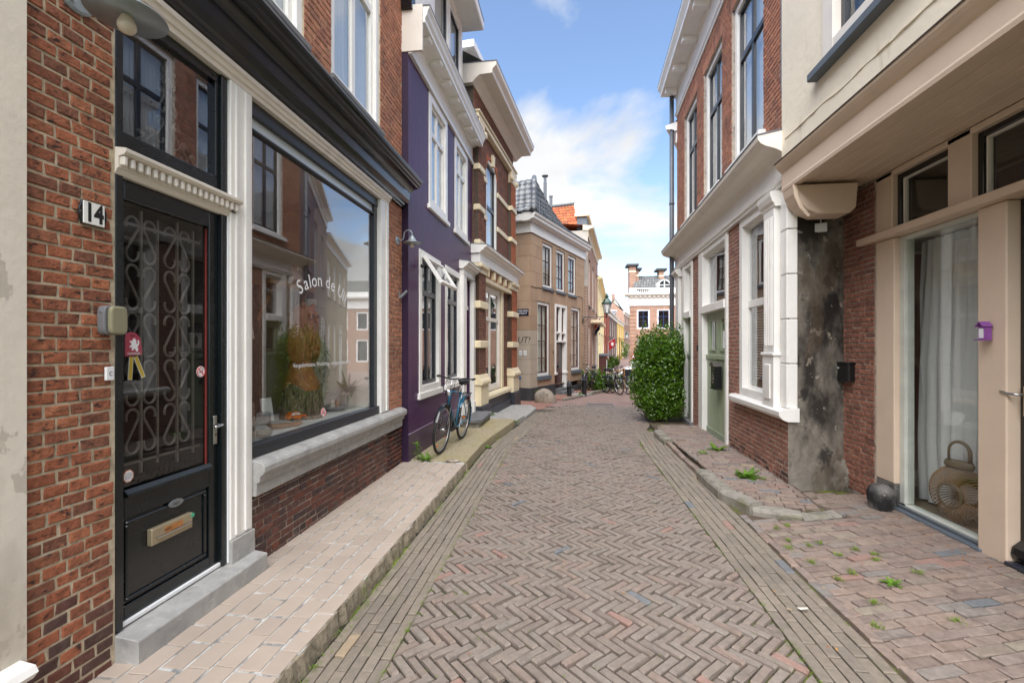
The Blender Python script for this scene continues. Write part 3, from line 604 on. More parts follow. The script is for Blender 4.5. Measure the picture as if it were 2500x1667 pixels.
def build_left_pavement():
    rr = random.Random(9); top = .10
    pav = tag(link('pavement', None), kind='structure')
    # printed concrete: painted joints on a slab, beige blocks proud of it
    mb = MB(); edge = []
    y = .6
    while y < 6.0: edge.append((-1.345 + rr.uniform(-.007, .007) - (.022 if rr.random() < .07 else 0), y)); y += .045
    pts = [(-2.26, .6)] + edge + [(-1.34, 6.0), (-2.26, 6.0)]
    n = len(pts); cy = 3
    mb = MB(); mb.add([(x, y, top - .006) for x, y in pts], [tuple(range(n))]); part('slab', mb, M['slab_joint'], pav)
    mb = MB()   # the broken edge
    rows = [(0.0, top - .004), (.012, top - .012), (.02, top - .04), (.03, .02), (.036, -.03)]; vs = []
    ee = edge + [(-1.34, 6.0)]
    for x, y in ee:
        for k, (dx, z) in enumerate(rows): vs.append((x + dx * .6 + rr.uniform(-.003, .003), y, z + rr.uniform(-.003, .003)))
    m = len(rows)
    mb.add(vs, [(i * m + k, i * m + k + 1, (i + 1) * m + k + 1, (i + 1) * m + k) for i in range(len(ee) - 1) for k in range(m - 1)])
    part('broken_edge', mb, M['broken'], pav)
    out = []; w = .126
    for k in range(7):
        y = .7 + rr.uniform(0, .2); x0 = -2.21 + k * w
        while y < 5.93:
            l = rr.choice([.17, .21, .24, .2]) * rr.uniform(.95, 1.05); g = .0065; l = min(l, 5.95 - y)
            if l < .05: break
            x1 = x0 + w if k < 6 else -1.338 + rr.uniform(-.006, .0)
            J = lambda q=.008: rr.uniform(-q, q)
            q = [(x0 + g + J(.004), y + g + J()), (x1 - g + J(.004), y + g + J()), (x1 - g + J(.004), y + l - g + J()), (x0 + g + J(.004), y + l - g + J())]
            mid = lambda a, b: ((a[0] + b[0]) / 2 + J(.003), (a[1] + b[1]) / 2 + J(.004))
            q = [q[0], mid(q[0], q[1]), q[1], q[2], mid(q[2], q[3]), q[3]]
            vs, fs = piece(q, top, .006, .0025, rr, .0008, .0); out.append((vs, fs, ((x0 + x1) / 2, y + l / 2, top))); y += l
    lay(out, pav, 'block', M['slab'], 300, 'printed_blocks')
    # mossy aggregate slab in front of the purple house
    def poly_slab(name, pts, z1, z0, m, parent, lab=None, bev=.008):
        mb = MB().ext(pts, z0, z1, 'z'); return part(name, mb, m, parent, bevel=bev)
    poly_slab('concrete_slab', [(-2.14, 6.004), (-1.335, 6.004), (-1.33, 7.1), (-1.28, 7.7), (-1.2, 8.4), (-1.1, 9.3), (-1.085, 9.62), (-2.0, 9.62)], .112, -.05, M['aggregate'], pav)
    poly_slab('stone_slab', [(-1.95, 9.63), (-1.1, 9.63), (-.96, 10.5), (-1.86, 10.9)], .065, -.1, M['bluestone'], pav)
    poly_slab('stone_slab', [(-1.86, 10.91), (-.955, 10.51), (-.86, 11.5), (-.80, 12.15), (-1.0, 12.7), (-1.62, 12.75)], .02, -.15, M['bluestone'], pav)
    brick_apron = [(-1.62, 12.76), (-1.0, 12.71), (-.79, 12.3), (-.46, 13.9), (-.42, 15.3), (-1.2, 15.2), (-3.6, 16.4), (-3.6, 13.6)]
    mb = MB(); mb.add([(x, y, gz(x, y) + .012) for x, y in brick_apron], [tuple(range(len(brick_apron)))]); part('brick_apron', mb, brickmat('far red clinker', S(158, 112, 98), S(172, 126, 110), S(112, 92, 80), .2, .06, 'xy', .008), pav)
    # raised footway along the brown house
    fa = lambda s, d: (-1.18 + s * math.sin(R(21.1)) - d * math.cos(R(21.1)), 15.09 + s * math.cos(R(21.1)) + d * math.sin(R(21.1)))
    def strip(name, s0, s1, d0, d1, h, m, k0, k1):
        q = [fa(s0, d0), fa(s0, d1), fa(s1, d1), fa(s1, d0)]; mb = MB(); zz = [gz(*p) for p in q]
        vs = [(x, y, z - .1) for (x, y), z in zip(q, zz)] + [(x, y, z + h) for (x, y), z in zip(q, zz)]
        mb.add(vs, [(3, 2, 1, 0), (4, 5, 6, 7), (0, 1, 5, 4), (1, 2, 6, 5), (2, 3, 7, 6), (3, 0, 4, 7)]); part(name, mb, m, pav, bevel=.01)
    redm = MATS['far red clinker']
    strip('footway', .75, 2.45, 0, -.80, .075, redm, 0, 0); strip('kerb_stone', .75, 2.45, -.8, -.94, .08, M['kerb'], 0, 0)
    strip('stone_slab', 2.46, 3.55, 0, -.94, .07, M['bluestone'], 0, 0)
    strip('footway', 3.56, 6.4, 0, -.80, .12, redm, 0, 0); strip('kerb_stone', 3.56, 5.2, -.8, -.95, .125, M['kerb'], 0, 0); strip('kerb_stone', 5.21, 6.4, -.8, -.95, .115, M['kerb'], 0, 0)
def build_right_pavement():
    rr = random.Random(21)
    pav = tag(link('footway', None), kind='structure'); out = []
    mb = MB(); mb.quad((1.66, .5, -.004), (3.3, .5, -.004), (3.3, 5.6, -.004), (1.66, 5.6, -.004)); part('sand_bed', mb, M['joint_dry'], pav)
    # cross courses, a little slanted
    a = R(17); ca, sa = math.cos(a), math.sin(a); p = .074; Lb = .25
    kerb_y = lambda x: 4.62 if x < 2.6 else 5.45
    for r in range(-30, 90):
        off = rr.uniform(-.1, .1) if r % 2 else rr.uniform(0, .1); t = -1.0 + off
        while t < 4.6:
            l = Lb * rr.uniform(.86, 1.05); g = .004
            q = [(t + g, r * p + g), (t + l - g, r * p + g), (t + l - g, (r + 1) * p - g), (t + g, (r + 1) * p - g)]
            q = [(x + rr.uniform(-.003, .003), y + rr.uniform(-.004, .004)) for x, y in q]
            q = [(1.0 + x * ca - y * sa, .3 + x * sa + y * ca) for x, y in q]
            t += l
            x = sum(k[0] for k in q) / 4; y = sum(k[1] for k in q) / 4
            if not (1.0 < y < kerb_y(x) - .02): continue
            q = clip_x(q, 1.752, 3.245)
            if not q: continue
            z = .006 + .02 * (x - 1.7) + rr.gauss(0, .0025)
            vs, fs = piece(q, z, .03, .0065, rr, .0025, .016); out.append((vs, fs, (x, y, z)))
    lay(out, pav, 'paver', M['paver_mix'], 300, 'cross_paving', (0.05, [M['odd_grey'], M['odd_grey'], M['odd_red'], M['odd_ochre']]))
    # raised edging course along the street
    out = []; y = 1.0
    while y < 4.6:
        l = rr.uniform(.2, .235); x0 = 1.672 + rr.uniform(-.006, .006); z = .014 + rr.uniform(-.004, .01)
        q = [(x0 + .003, y + .004), (x0 + .07, y + .004), (x0 + .07, y + l - .004), (x0 + .003, y + l - .004)]
        vs, fs = piece(q, z, .05, .006, rr, .003, .03); out.append((vs, fs, (x0 + .035, y + l / 2, z))); y += l
    y = 5.95
    while y < 8.1:
        l = rr.uniform(.2, .235); x0 = 1.66 + rr.uniform(-.006, .006); z = .05 + rr.uniform(-.004, .01)
        q = [(x0, y + .004), (x0 + .07, y + .004), (x0 + .07, y + l - .004), (x0, y + l - .004)]
        vs, fs = piece(q, z, .08, .006, rr, .003, .03); out.append((vs, fs, (x0 + .035, y + l / 2, z))); y += l
    lay(out, pav, 'edging_brick', M['paver_mix'], 300, 'edging')
    # raised footway behind the kerb stones
    foot = tag(link('raised_footway', None), kind='structure'); top = .095
    outer = [(1.62, 5.95), (1.62, 5.25), (1.66, 4.95), (1.78, 4.72), (2.02, 4.60), (2.3, 4.58), (2.6, 4.70)]
    mb = MB(); pts = [(1.73, 8.3), (1.73, 5.3), (1.78, 5.0), (1.9, 4.83), (2.1, 4.75), (2.55, 4.84), (2.56, 5.46), (2.75, 11.9), (1.9, 11.9), (1.75, 9.0)]
    mb.add([(x, y, (.022 if y < 5.1 and x < 2.6 else top - .02) if y < 7 else (.045 if y < 8.5 else gz(x, y) + .01)) for x, y in pts], [tuple(range(len(pts)))]); part('sand_bed', mb, M['joint_dry'], foot)
    def stone(p, q, w0, h, name='kerb_stone', z0=-.06):
        d = Vector((q[0] - p[0], q[1] - p[1])); d.normalize(); nrm = Vector((d.y, -d.x)) * -1   # to the left of travel = inside
        n = 6; vs = []; prof = [(0, z0), (-.004, h - .03), (.012, h - .008), (.03, h), (w0 - .02, h + .002), (w0, h - .008), (w0, z0)]
        k = len(prof)
        for i in range(n + 1):
            t = i / n; x = p[0] + (q[0] - p[0]) * t; y = p[1] + (q[1] - p[1]) * t
            for o, z in prof: vs.append((x + nrm.x * o + rr.uniform(-.004, .004), y + nrm.y * o + rr.uniform(-.004, .004), z + (rr.uniform(-.006, .006) if z > 0 else 0)))
        fs = [(i * k + a, i * k + a + 1, (i + 1) * k + a + 1, (i + 1) * k + a) for i in range(n) for a in range(k - 1)] + [tuple(range(k)), tuple(range(n * k, (n + 1) * k))[::-1]]
        mb = MB(); mb.add(vs, fs); part(name, mb, M['kerb'], foot, smooth=False)
    stone((1.615, 5.93), (1.63, 5.15), .15, .12); stone((1.635, 5.13), (1.79, 4.72), .15, .115); stone((1.81, 4.71), (2.20, 4.57), .14, .07); stone((2.22, 4.57), (2.62, 4.70), .13, .045)
    stone((1.62, 8.75), (1.61, 8.2), .15, .10); stone((1.61, 8.19), (1.63, 7.9), .14, .09)
    out = []
    a = R(-8); ca, sa = math.cos(a), math.sin(a)
    for r in range(-10, 110):
        t = -.4 + rr.uniform(0, .1)
        while t < 2.2:
            l = .205 * rr.uniform(.8, 1.05); g = .004; p = .064
            q = [(t + g, r * p + g), (t + l - g, r * p + g), (t + l - g, (r + 1) * p - g), (t + g, (r + 1) * p - g)]
            q = [(x + rr.uniform(-.003, .003), y + rr.uniform(-.004, .004)) for x, y in q]; q = [(1.5 + x * ca - y * sa, 4.4 + x * sa + y * ca) for x, y in q]; t += l
            x = sum(k[0] for k in q) / 4; y = sum(k[1] for k in q) / 4
            lim = 1.76 if y > 5.2 else (1.80 + (5.2 - y) * .55 if y > 4.86 else 2.3)
            if y < 4.84 or y > 9.6: continue
            q = clip_x(q, lim + .02, 2.50 + .037 * max(0, y - 5.5))
            if not q: continue
            z = top - .004 + rr.gauss(0, .004) - (max(0, y - 6.5) * .018 if y < 8.5 else .036) - max(0, 5.25 - y) * .13
            vs, fs = piece(q, z, .03, .0055, rr, .0025, .03); out.append((vs, fs, (x, y, z)))
    lay(out, foot, 'paver', M['paver_mix'], 260, 'footway_paving', (0.05, [M['odd_grey'], M['odd_red'], M['odd_ochre']]))
build_ground(); build_road(); build_left_pavement(); build_right_pavement()

# ------------------------------------------------------------------ left row: neighbour strip and the shop
def build_neighbour():
    f = Fac('plastered_house', 'cream house with peeling plaster, at the left edge beside the brick shop', (-2.2, 0), 0)
    f.sheet('wall', M['stucco'], -6, 1.598, -.1, 7.4, d0=-.028, d1=.3)
    f.prof('sill', M['white'], .6, 1.575, [(0, .40), (-.1, .385), (-.115, .36), (-.09, .33), (-.05, .31), (-.028, .30), (0, .30)])
    f.shell(M['stucco'], -6, 1.598, 7.4)
def scroll(mb, cx, cz, w, h, y, flip=1, r=.0072):
    """one wrought iron S: a curl at the top, a diagonal and a curl at the foot"""
    pts = []
    for i in range(13):
        q = R(-40 + 255 * i / 12); pts.append((cx + flip * (-w * .10 - math.cos(q) * w * .36 * (1 if i > 3 else .8)), y, cz + h * .29 + math.sin(q) * h * .17))
    pts = pts[::1]
    a = [(cx + flip * (w * .34 * math.cos(R(200 - 250 * i / 10)) + .0), y, cz + h * .30 + h * .17 * math.sin(R(200 - 250 * i / 10))) for i in range(11)]
    b = [(cx + flip * (-w * .34 * math.cos(R(200 - 250 * i / 10)) + .0), y, cz - h * .30 - h * .17 * math.sin(R(200 - 250 * i / 10))) for i in range(11)]
    mb.tube(a + b[::-1], r, 6)
def build_shop():
    f = Fac('shop_house', 'red brick shop house with black cornice and a large display window', (-2.2, 0), 0)
    o = f.o
    H1 = [(1.985, 5.41, .1, 3.5)]; up = [(2.45, 3.6, 4.2, 6.4), (4.05, 5.18, 4.2, 6.4)]
    w = f.sheet('wall', M['mortar'], 1.6, 5.90, -.1, 7.4, [(1.985, 5.41, -.1, 3.86)] + up, d1=.28)
    f.bricks(w, M['brick'], 1.6, 1.98, .02, 3.9, pitch=.0575, L=.148, H=.098, bond='wild', proud=.0045, joint=.0112, ind=300, jit=.0035, dark=(M['brick_dark'], .38), seed=8)
    f.bricks(w, M['brick_up'], 5.412, 5.896, .62, 3.86, pitch=.0575, L=.17, H=.1, bond='cross', ind=250, joint=.011, jit=.002, seed=9)
    f.bricks(w, M['brick_up'], 1.6, 5.896, 3.9, 7.3, up + [(1.6, 1.98, 3.85, 3.9)], pitch=.062, L=.19, H=.1, bond='cross', ind=300, joint=.011, jit=.0025, seed=10)
    f.shell(M['brick_up'], 1.6, 5.9, 7.4)
    # plinth under the display window
    p = f.sheet('plinth', M['mortar_grey'], 2.95, 5.9, -.1, .60, d0=.0, d1=.28)
    f.bricks(p, M['brick_dark'], 2.952, 5.898, .06, .60, pitch=.056, L=.165, H=.09, bond='cross', ind=300, proud=.009, joint=.013, jit=.003, seed=12)
    sill = [(.12, .875), (-.06, .845), (-.10, .828), (-.112, .81), (-.112, .775), (-.10, .755), (-.075, .738), (-.07, .70), (-.05, .69), (-.045, .60), (0.0, .60), (.12, .60)]
    for a, b in ((2.945, 3.98), (3.984, 5.02), (5.024, 5.80)): f.prof('sill_stone', M['bluestone'], a, b, sill, bevel=.004)
    # painted posts and beam
    f.B('post_base', M['bluestone'], 2.73, 2.952, -.035, .12, .06, .38)
    pst = f.B('post', M['white'], 2.735, 2.945, -.02, .12, .38, 3.40, bevel=.006)
    f.B('moulding', M['white'], 2.775, 2.80, -.030, -.018, .40, 3.38, pst); f.B('moulding', M['white'], 2.86, 2.905, -.034, -.018, .40, 3.38, pst)
    pst = f.B('post', M['white'], 5.17, 5.408, -.02, .12, .86, 3.40, bevel=.006)
    f.B('moulding', M['white'], 5.31, 5.35, -.034, -.018, .87, 3.38, pst)
    f.prof('beam', M['offwhite'], 1.985, 5.41, [(.12, 3.40), (-.02, 3.40), (-.022, 3.43), (-.035, 3.435), (-.04, 3.46), (-.055, 3.47), (-.055, 3.50), (.12, 3.50)])
    # black cornice
    cor = [(0.05, 3.495), (-.04, 3.495), (-.045, 3.515), (-.062, 3.525), (-.066, 3.55), (-.085, 3.56), (-.11, 3.60), (-.118, 3.66), (-.122, 3.70), (-.135, 3.705), (-.14, 3.72), (-.17, 3.735), (-.18, 3.745), (-.235, 3.75),
           (-.24, 3.765), (-.262, 3.78), (-.268, 3.80), (-.285, 3.82), (-.29, 3.845), (-.05, 3.93), (.05, 3.93)]
    c = f.prof('cornice', M['black'], 1.99, 5.895, cor)
    f.prof('zinc_cover', M['zinc'], 1.985, 5.90, [(-.293, 3.838), (-.296, 3.852), (.0, 3.945), (.0, 3.93)], c)
    # door and its frame
    fr = MB(); f.bx(fr, 1.988, 2.03, .0, .1, .24, 3.40); f.bx(fr, 2.685, 2.735, .0, .1, .24, 3.40)
    df = part('door_frame', fr, M['blackgreen'], o, bevel=.004)
    f.B('door_strip', M['plaswhite'], 2.722, 2.736, -.012, .0, .24, 2.5, df)
    # stone threshold
    mb = MB(); rr = random.Random(2); f.prof('threshold', M['bluestone'], 1.985, 2.955, [(.1, .235), (-.03, .228), (-.125, .215), (-.128, .205), (-.128, .09), (.1, .09)], bevel=.004)
    f.B('threshold_base', M['broken'], 1.985, 2.95, -.10, .1, -.05, .092)
    dl = MB(); S0, S1 = 2.03, 2.686
    f.bx(dl, S0, 2.062, .03, .075, .245, 2.50); f.bx(dl, 2.615, S1, .03, .075, .245, 2.50); f.bx(dl, 2.062, 2.615, .03, .075, 2.40, 2.50); f.bx(dl, 2.062, 2.615, .03, .075, .77, .895); f.bx(dl, 2.062, 2.615, .03, .075, .245, .33); f.bx(dl, 2.062, 2.615, .045, .07, .33, .77)
    door = part('door', dl, M['blackgreen'], o, bevel=.004)
    pm = MB()
    for (a, b, c_, d_) in ((2.075, 2.60, .345, .365), (2.075, 2.60, .735, .755), (2.075, 2.095, .365, .735), (2.58, 2.60, .365, .735)): f.bx(pm, a, b, .032, .05, c_, d_)
    part('panel_moulding', pm, M['blackgreen'], door, bevel=.006)
    f.prof('weather_bar', M['blackgreen'], 2.06, 2.62, [(.03, .92), (.01, .90), (.005, .885), (.03, .88)], door)
    f.B('bottom_strip', M['plaswhite'], 2.03, 2.70, .012, .03, .238, .262, door)
    part('pane', MB().quad((2.062, .055, .895), (2.615, .055, .895), (2.615, .055, 2.40), (2.062, .055, 2.40)), GLASS, door)
    f.B('pane_edge', mat('red seal', S(120, 44, 36), .6), 2.608, 2.6145, .045, .0545, .9, 2.39, door, 0)
    gm = MB()
    for cx in (2.155, 2.255, 2.385, 2.485):
        fl = -1 if cx in (2.155, 2.385) else 1
        for k in range(5): scroll(gm, cx, 2.22 - k * .255, .105, .25, .085, fl * (1 if k % 2 else -1))
    for x in (2.205, 2.435): f.bx(gm, x - .006, x + .006, .08, .092, .97, 2.38)
    f.bx(gm, 2.545, 2.555, .08, .09, 1.0, 2.36); f.bx(gm, 2.30, 2.31, .08, .09, 1.0, 2.36)
    f.bx(gm, 2.07, 2.60, .08, .09, 1.03, 1.043); f.bx(gm, 2.07, 2.60, .08, .09, 2.29, 2.303); f.bx(gm, 2.38, 2.56, .08, .09, 1.61, 1.62)
    part('grille', gm, M['iron'], door, smooth=False)
    # letter slot, name plate, handle, stickers
    ls = f.B('letter_slot', M['brass'], 2.20, 2.47, .014, .046, .575, .665, door, .004)
    f.B('flap', M['steel'], 2.225, 2.455, .004, .018, .605, .615, ls, 0); f.B('slot_sticker', M['rust'], 2.28, 2.40, .0125, .0142, .617, .648, ls, 0)
    t = text_mesh('NEE', .026).xf(Matrix.Translation((2.30, .0115, .632)) @ Matrix.Rotation(R(90), 4, 'X')); part('lettering', t, M['letterblack'], ls)
    mb = MB(); mb.lathe([(.0135, 0), (.0135, .002)], n=18, M4=Matrix.Translation((2.468, .0142, .648)) @ Matrix.Rotation(R(90), 4, 'X')); part('green_sticker', mb, M['sticker_g'], ls)
    np_ = MB(); np_.ext([(2.365 + .048 * math.cos(q), .755 + .021 * math.sin(q)) for q in [i * math.pi / 12 for i in range(24)]][::-1], .022, .03, 'y'); n_ = part('name_plate', np_, M['zinc'], door)
    t = text_mesh('Jager', .024).xf(Matrix.Translation((2.367, .0212, .755)) @ Matrix.Rotation(R(90), 4, 'X')); part('lettering', t, M['letterblack'], n_)
    h = f.B('handle_plate', M['steel'], 2.638, 2.668, .018, .03, 1.03, 1.21, door, .003)
    hb = MB(); hb.tube([(2.653, .02, 1.155), (2.653, -.03, 1.155), (2.64, -.036, 1.155), (2.60, -.036, 1.152), (2.585, -.034, 1.15)], .008, 8); part('handle', hb, M['steel'], h, smooth=True)
    hb = MB(); hb.lathe([(.006, 0), (.006, .003)], n=10, M4=Matrix.Translation((2.653, .018, 1.09)) @ Matrix.Rotation(R(90), 4, 'X')); part('keyhole', hb, M['letterblack'], h)
    def nosmoke(cx, cz, r, y, parent):
        q = MB(); q.ext([(cx + r * math.cos(i * math.pi / 12), cz + r * math.sin(i * math.pi / 12)) for i in range(24)][::-1], y, y - .0008, 'y'); st = part('no_smoking_sticker', q, M['letterwhite'], parent)
        q = MB(); q.tube([(cx + r * .88 * math.cos(i * math.pi / 12), y - .0012, cz + r * .88 * math.sin(i * math.pi / 12)) for i in range(24)], r * .12, 4, True, .12)
        q.box(-r * .85, r * .85, -.0006, .0006, -r * .09, r * .09); q.v[-8:] = [tuple(Matrix.Translation((cx, y - .0016, cz)) @ Matrix.Rotation(R(45), 4, 'Y') @ Vector(v)) for v in q.v[-8:]]
        part('red_ring', q, M['letterred'], st); q = MB(); q.box(cx - r * .55, cx + r * .45, y - .0011, y - .0009, cz - r * .2, cz - r * .05); q.box(cx + r * .3, cx + r * .45, y - .0011, y - .0009, cz, cz + r * .35); part('cigarette', q, M['letterblack'], st)
    nosmoke(2.575, 1.495, .034, .0535, door)
    q = MB(); q.ext([(2.105 + .03 * math.cos(R(22.5 + i * 45)), .98 + .034 * math.sin(R(22.5 + i * 45))) for i in range(8)][::-1], .054, .0532, 'y'); st = part('alarm_sticker', q, M['sticker_o'], door)
    q = MB(); q.ext([(2.105 + .026 * math.cos(R(22.5 + i * 45)), .98 + .03 * math.sin(R(22.5 + i * 45))) for i in range(8)][::-1], .0531, .0525, 'y'); part('sticker_face', q, M['letterwhite'], st)
    for k, tx in enumerate(('DIT PAND IS', 'ELEKTRONISCH', 'BEVEILIGD')):
        part('lettering', text_mesh(tx, .0085).xf(Matrix.Translation((2.105, .052, .992 - k * .011)) @ Matrix.Rotation(R(90), 4, 'X')), M['letterblack'], st)
    # transom light with iron ornament, dentil moulding
    tm = MB(); f.bx(tm, 2.03, 2.685, .02, .09, 2.625, 2.735); f.bx(tm, 2.03, 2.685, .02, .09, 3.34, 3.40); f.bx(tm, 2.03, 2.05, .02, .09, 2.735, 3.34); f.bx(tm, 2.655, 2.685, .02, .09, 2.735, 3.34)
    tr = part('transom_window', tm, M['blackgreen'], o, bevel=.004)
    part('pane', MB().quad((2.05, .05, 2.735), (2.655, .05, 2.735), (2.655, .05, 3.34), (2.05, .05, 3.34)), GLASS3, tr)
    om = MB(); f.bx(om, 2.41, 2.42, .12, .13, 2.75, 3.33)
    for (x, z, w_, h_) in ((2.36, 2.90, .07, .16), (2.47, 2.90, .07, .16), (2.30, 2.83, .07, .12), (2.53, 2.83, .07, .12), (2.375, 3.08, .05, .15), (2.455, 3.08, .05, .15), (2.38, 3.22, .04, .1), (2.45, 3.22, .04, .1), (2.24, 2.80, .06, .08), (2.59, 2.80, .06, .08)):
        scroll(om, x, z, w_, h_, .125, 1 if x < 2.415 else -1, .006)
        om.ball((x, .125, z + h_ * .3), (.014, .01, .016), 8, 5)
    part('iron_ornament', om, M['iron'], tr, smooth=True)
    dm = f.prof('dentil_moulding', M['offwhite'], 1.985, 2.80, [(.03, 2.50), (.0, 2.50), (-.012, 2.525), (-.02, 2.53), (-.02, 2.585), (-.05, 2.592), (-.062, 2.605), (-.062, 2.622), (.03, 2.635)])
    n = 19
    for k in range(n): f.B('dentil', M['offwhite'], 1.99 + k * .0425, 1.99 + k * .0425 + .024, -.046, -.019, 2.538, 2.588, dm, .006)
    # display window
    wm = MB(); f.bx(wm, 2.945, 5.17, .0, .09, .865, .95); f.bx(wm, 2.945, 5.17, .02, .11, 3.30, 3.40); f.bx(wm, 2.945, 2.957, .03, .09, .95, 3.30); f.bx(wm, 5.085, 5.17, .03, .10, .95, 3.30); f.bx(wm, 2.957, 5.085, .03, .09, 3.195, 3.215)
    dw = part('display_window', wm, M['anthracite'], o, bevel=.004)
    part('pane', MB().quad((2.957, .06, .95), (5.085, .06, .95), (5.085, .06, 3.195), (2.957, .06, 3.195)), GLASS3, dw)
    part('top_pane', MB().quad((2.957, .055, 3.215), (5.085, .055, 3.215), (5.085, .055, 3.30), (2.957, .055, 3.30)), mat('ribbed bright glass', S(196, 206, 214), .25, .02, 8, .05, 12), dw)
    nosmoke(4.02, 1.035, .042, .0585, dw)
    # lettering on the glass, the title set on an arc
    word = 'Salon de Uil'; adv = {'S': .082, 'a': .072, 'l': .034, 'o': .076, 'n': .072, ' ': .04, 'd': .076, 'e': .072, 'U': .084, 'i': .034}
    tot = sum(adv[c] for c in word); cx0, cz0, rad = 4.03, 1.50, .76; acc = 0
    lm = MB()
    for c in word:
        a = (acc + adv[c] / 2 - tot / 2) * 1.28 / rad; acc += adv[c]
        if c == ' ': continue
        t = text_mesh(c, .17, bold=.001).xf(Matrix.Translation((cx0 + rad * math.sin(a), .058, cz0 + rad * math.cos(a))) @ Matrix.Rotation(a, 4, 'Y') @ Matrix.Rotation(R(90), 4, 'X')); lm.add(t.v, t.f)
    part('title_lettering', lm, M['letterwhite'], dw)
    part('small_lettering', text_mesh('Vergaderlocatie, Workshop- en expositieruimte', .052).xf(Matrix.Translation((4.05, .058, 1.49)) @ Matrix.Rotation(R(90), 4, 'X')), M['letterwhite'], dw)
    # the room behind
    rm = MB(); a, b, z0, z1, e = 2.02, 5.6, .25, 3.42, 3.2
    rm.quad((a, e, z0), (b, e, z0), (b, e, z1), (a, e, z1)); rm.quad((b, .12, z0), (b, e, z0), (b, e, z1), (b, .12, z1)); rm.quad((a, .12, z1), (b, .12, z1), (b, e, z1), (a, e, z1))
    rm.quad((1.7, .12, z0), (1.7, e, z0), (1.7, e, z1), (1.7, .12, z1)); rm.quad((1.7, .12, z1 - .002), (2.02, .12, z1 - .002), (2.02, e, z1 - .002), (1.7, e, z1 - .002)); rm.quad((1.7, e - .01, z0), (2.02, e - .01, z0), (2.02, e - .01, z1), (1.7, e - .01, z1))
    part('room', rm, mat('shop room wall', S(176, 160, 140), .9, .08, 2, .05), o); part('room_floor', MB().quad((1.7, .11, .25), (5.6, .11, .25), (5.6, 3.2, .25), (1.7, 3.2, .25)), M['floorwood'], o)
    f.B('partition', M['roomdark'], 2.80, 2.86, .13, 1.6, .25, 3.41); f.B('display_board', M['display'], 2.958, 5.12, .092, .85, .90, .94, bevel=.003)
    f.B('board_front', M['roomdark'], 2.958, 5.12, .80, .85, .26, .899); f.B('warm_wall', M['roomwarm'], 3.9, 5.55, 3.10, 3.18, 1.9, 2.9); f.B('wall_cabinet', M['roomdark'], 3.4, 3.85, 2.7, 3.18, .26, 2.6)
    f.B('side_lining', M['offwhite'], 5.12, 5.165, .11, .8, .94, 3.3)
    # upper windows
    for (s0, s1, z0_, z1_) in up:
        f.window(s0, s1, z0_, z1_, d=.03, fm=M['white'], fw=.085, sm=M['white'], sw=.055, vbars=((s0 + s1) / 2,), hbars=(5.55,), bw=.08, glass=GLASS2, sill=(M['bluestone_dk'], .05, .05), curtain=(M['curtain'], .10), room=M['room'], proud=.02)
    # gutter head at the party wall
    f.B('hopper', M['black'], 5.84, 5.99, -.16, -.01, 6.15, 6.75)
    f.B('gutter', M['black'], 1.6, 5.84, -.13, -.01, 7.2, 7.32)
    rf = MB(); rf.quad((1.6, -.1, 7.3), (5.9, -.1, 7.3), (5.9, 3.0, 9.4), (1.6, 3.0, 9.4)); rf.quad((1.6, 3, 9.4), (5.9, 3, 9.4), (5.9, 6.0, 7.4), (1.6, 6.0, 7.4)); part('roof', rf, FARTILE_R, o)
build_neighbour(); build_shop()

# small things on the shop front ------------------------------------------------------------
def wall_lamp(loc, label, scale=1.0, plate=.07, drop=0.0):
    """gooseneck lamp on the left wall: the wall is behind at -x"""
    t = thing('wall_lamp', label, 'lamp', loc, 0, 'gooseneck lamps on the shop front'); s = scale
    mb = MB(); mb.lathe([(.0, 0), (plate, 0), (plate, .012), (plate * .85, .02), (.0, .022)], n=24, M4=Matrix.Rotation(R(90), 4, 'Y')); part('wall_plate', mb, M['galva'], t, smooth=False, bevel=.002)
    for a in (R(60), R(240)):
        mb = MB(); mb.lathe([(.0, 0), (.009, .0), (.009, .012), (.004, .014), (0, .014)], (.018, plate * .66 * math.cos(a), plate * .66 * math.sin(a)), 8, Matrix.Rotation(R(90), 4, 'Y')); part('screw', mb, M['steel'], t)
    pts = [(.02, 0, 0), (.06 * s, 0, 0), (.09 * s, 0, .012 * s), (.105 * s, 0, .05 * s)]
    for i in range(9):
        a = R(180 - 180 * i / 8); pts.append((.165 * s + .06 * s * math.cos(a), 0, .085 * s + .06 * s * math.sin(a)))
    pts.append((.225 * s, 0, .055 * s - drop))
    mb = MB(); mb.tube(pts, .0085 * s, 8); part('arm', mb, M['galva'], t, smooth=True)
    c = (.225 * s, 0, -drop)
    mb = MB(); mb.lathe([(.0, .065 * s), (.022 * s, .065 * s), (.026 * s, .05 * s), (.045 * s, .028 * s), (.05 * s, .01 * s), (.056 * s, .005 * s), (.062 * s, -.012 * s), (.125 * s, -.035 * s), (.127 * s, -.04 * s)], c, 28); sh = part('shade', mb, M['galva'], t, smooth=True)
    mb = MB(); mb.lathe([(.1262 * s, -.0398 * s), (.06 * s, -.016 * s), (.05 * s, -.012 * s), (.045 * s, .01 * s), (.0, .03 * s)], c, 28); part('shade_inside', mb, M['enamel_in'], sh, smooth=True)
    mb = MB(); mb.lathe([(.0, .01 * s), (.018 * s, .01 * s), (.018 * s, -.03 * s), (.0, -.03 * s)], c, 14); part('socket', mb, M['pot'], t)
    mb = MB(); mb.lathe([(.016 * s, -.028 * s), (.019 * s, -.045 * s), (.03 * s, -.07 * s), (.03 * s, -.085 * s), (.022 * s, -.1 * s), (.0, -.108 * s)], c, 16); part('bulb', mb, M['bulb'], t, smooth=True)
wall_lamp((-2.2, 1.80, 3.235), 'grey gooseneck wall lamp above the house number 14', 1.18, .085, .075)
wall_lamp((-2.2, 5.72, 3.03), 'grey gooseneck wall lamp at the corner of the purple house', .92, .06)
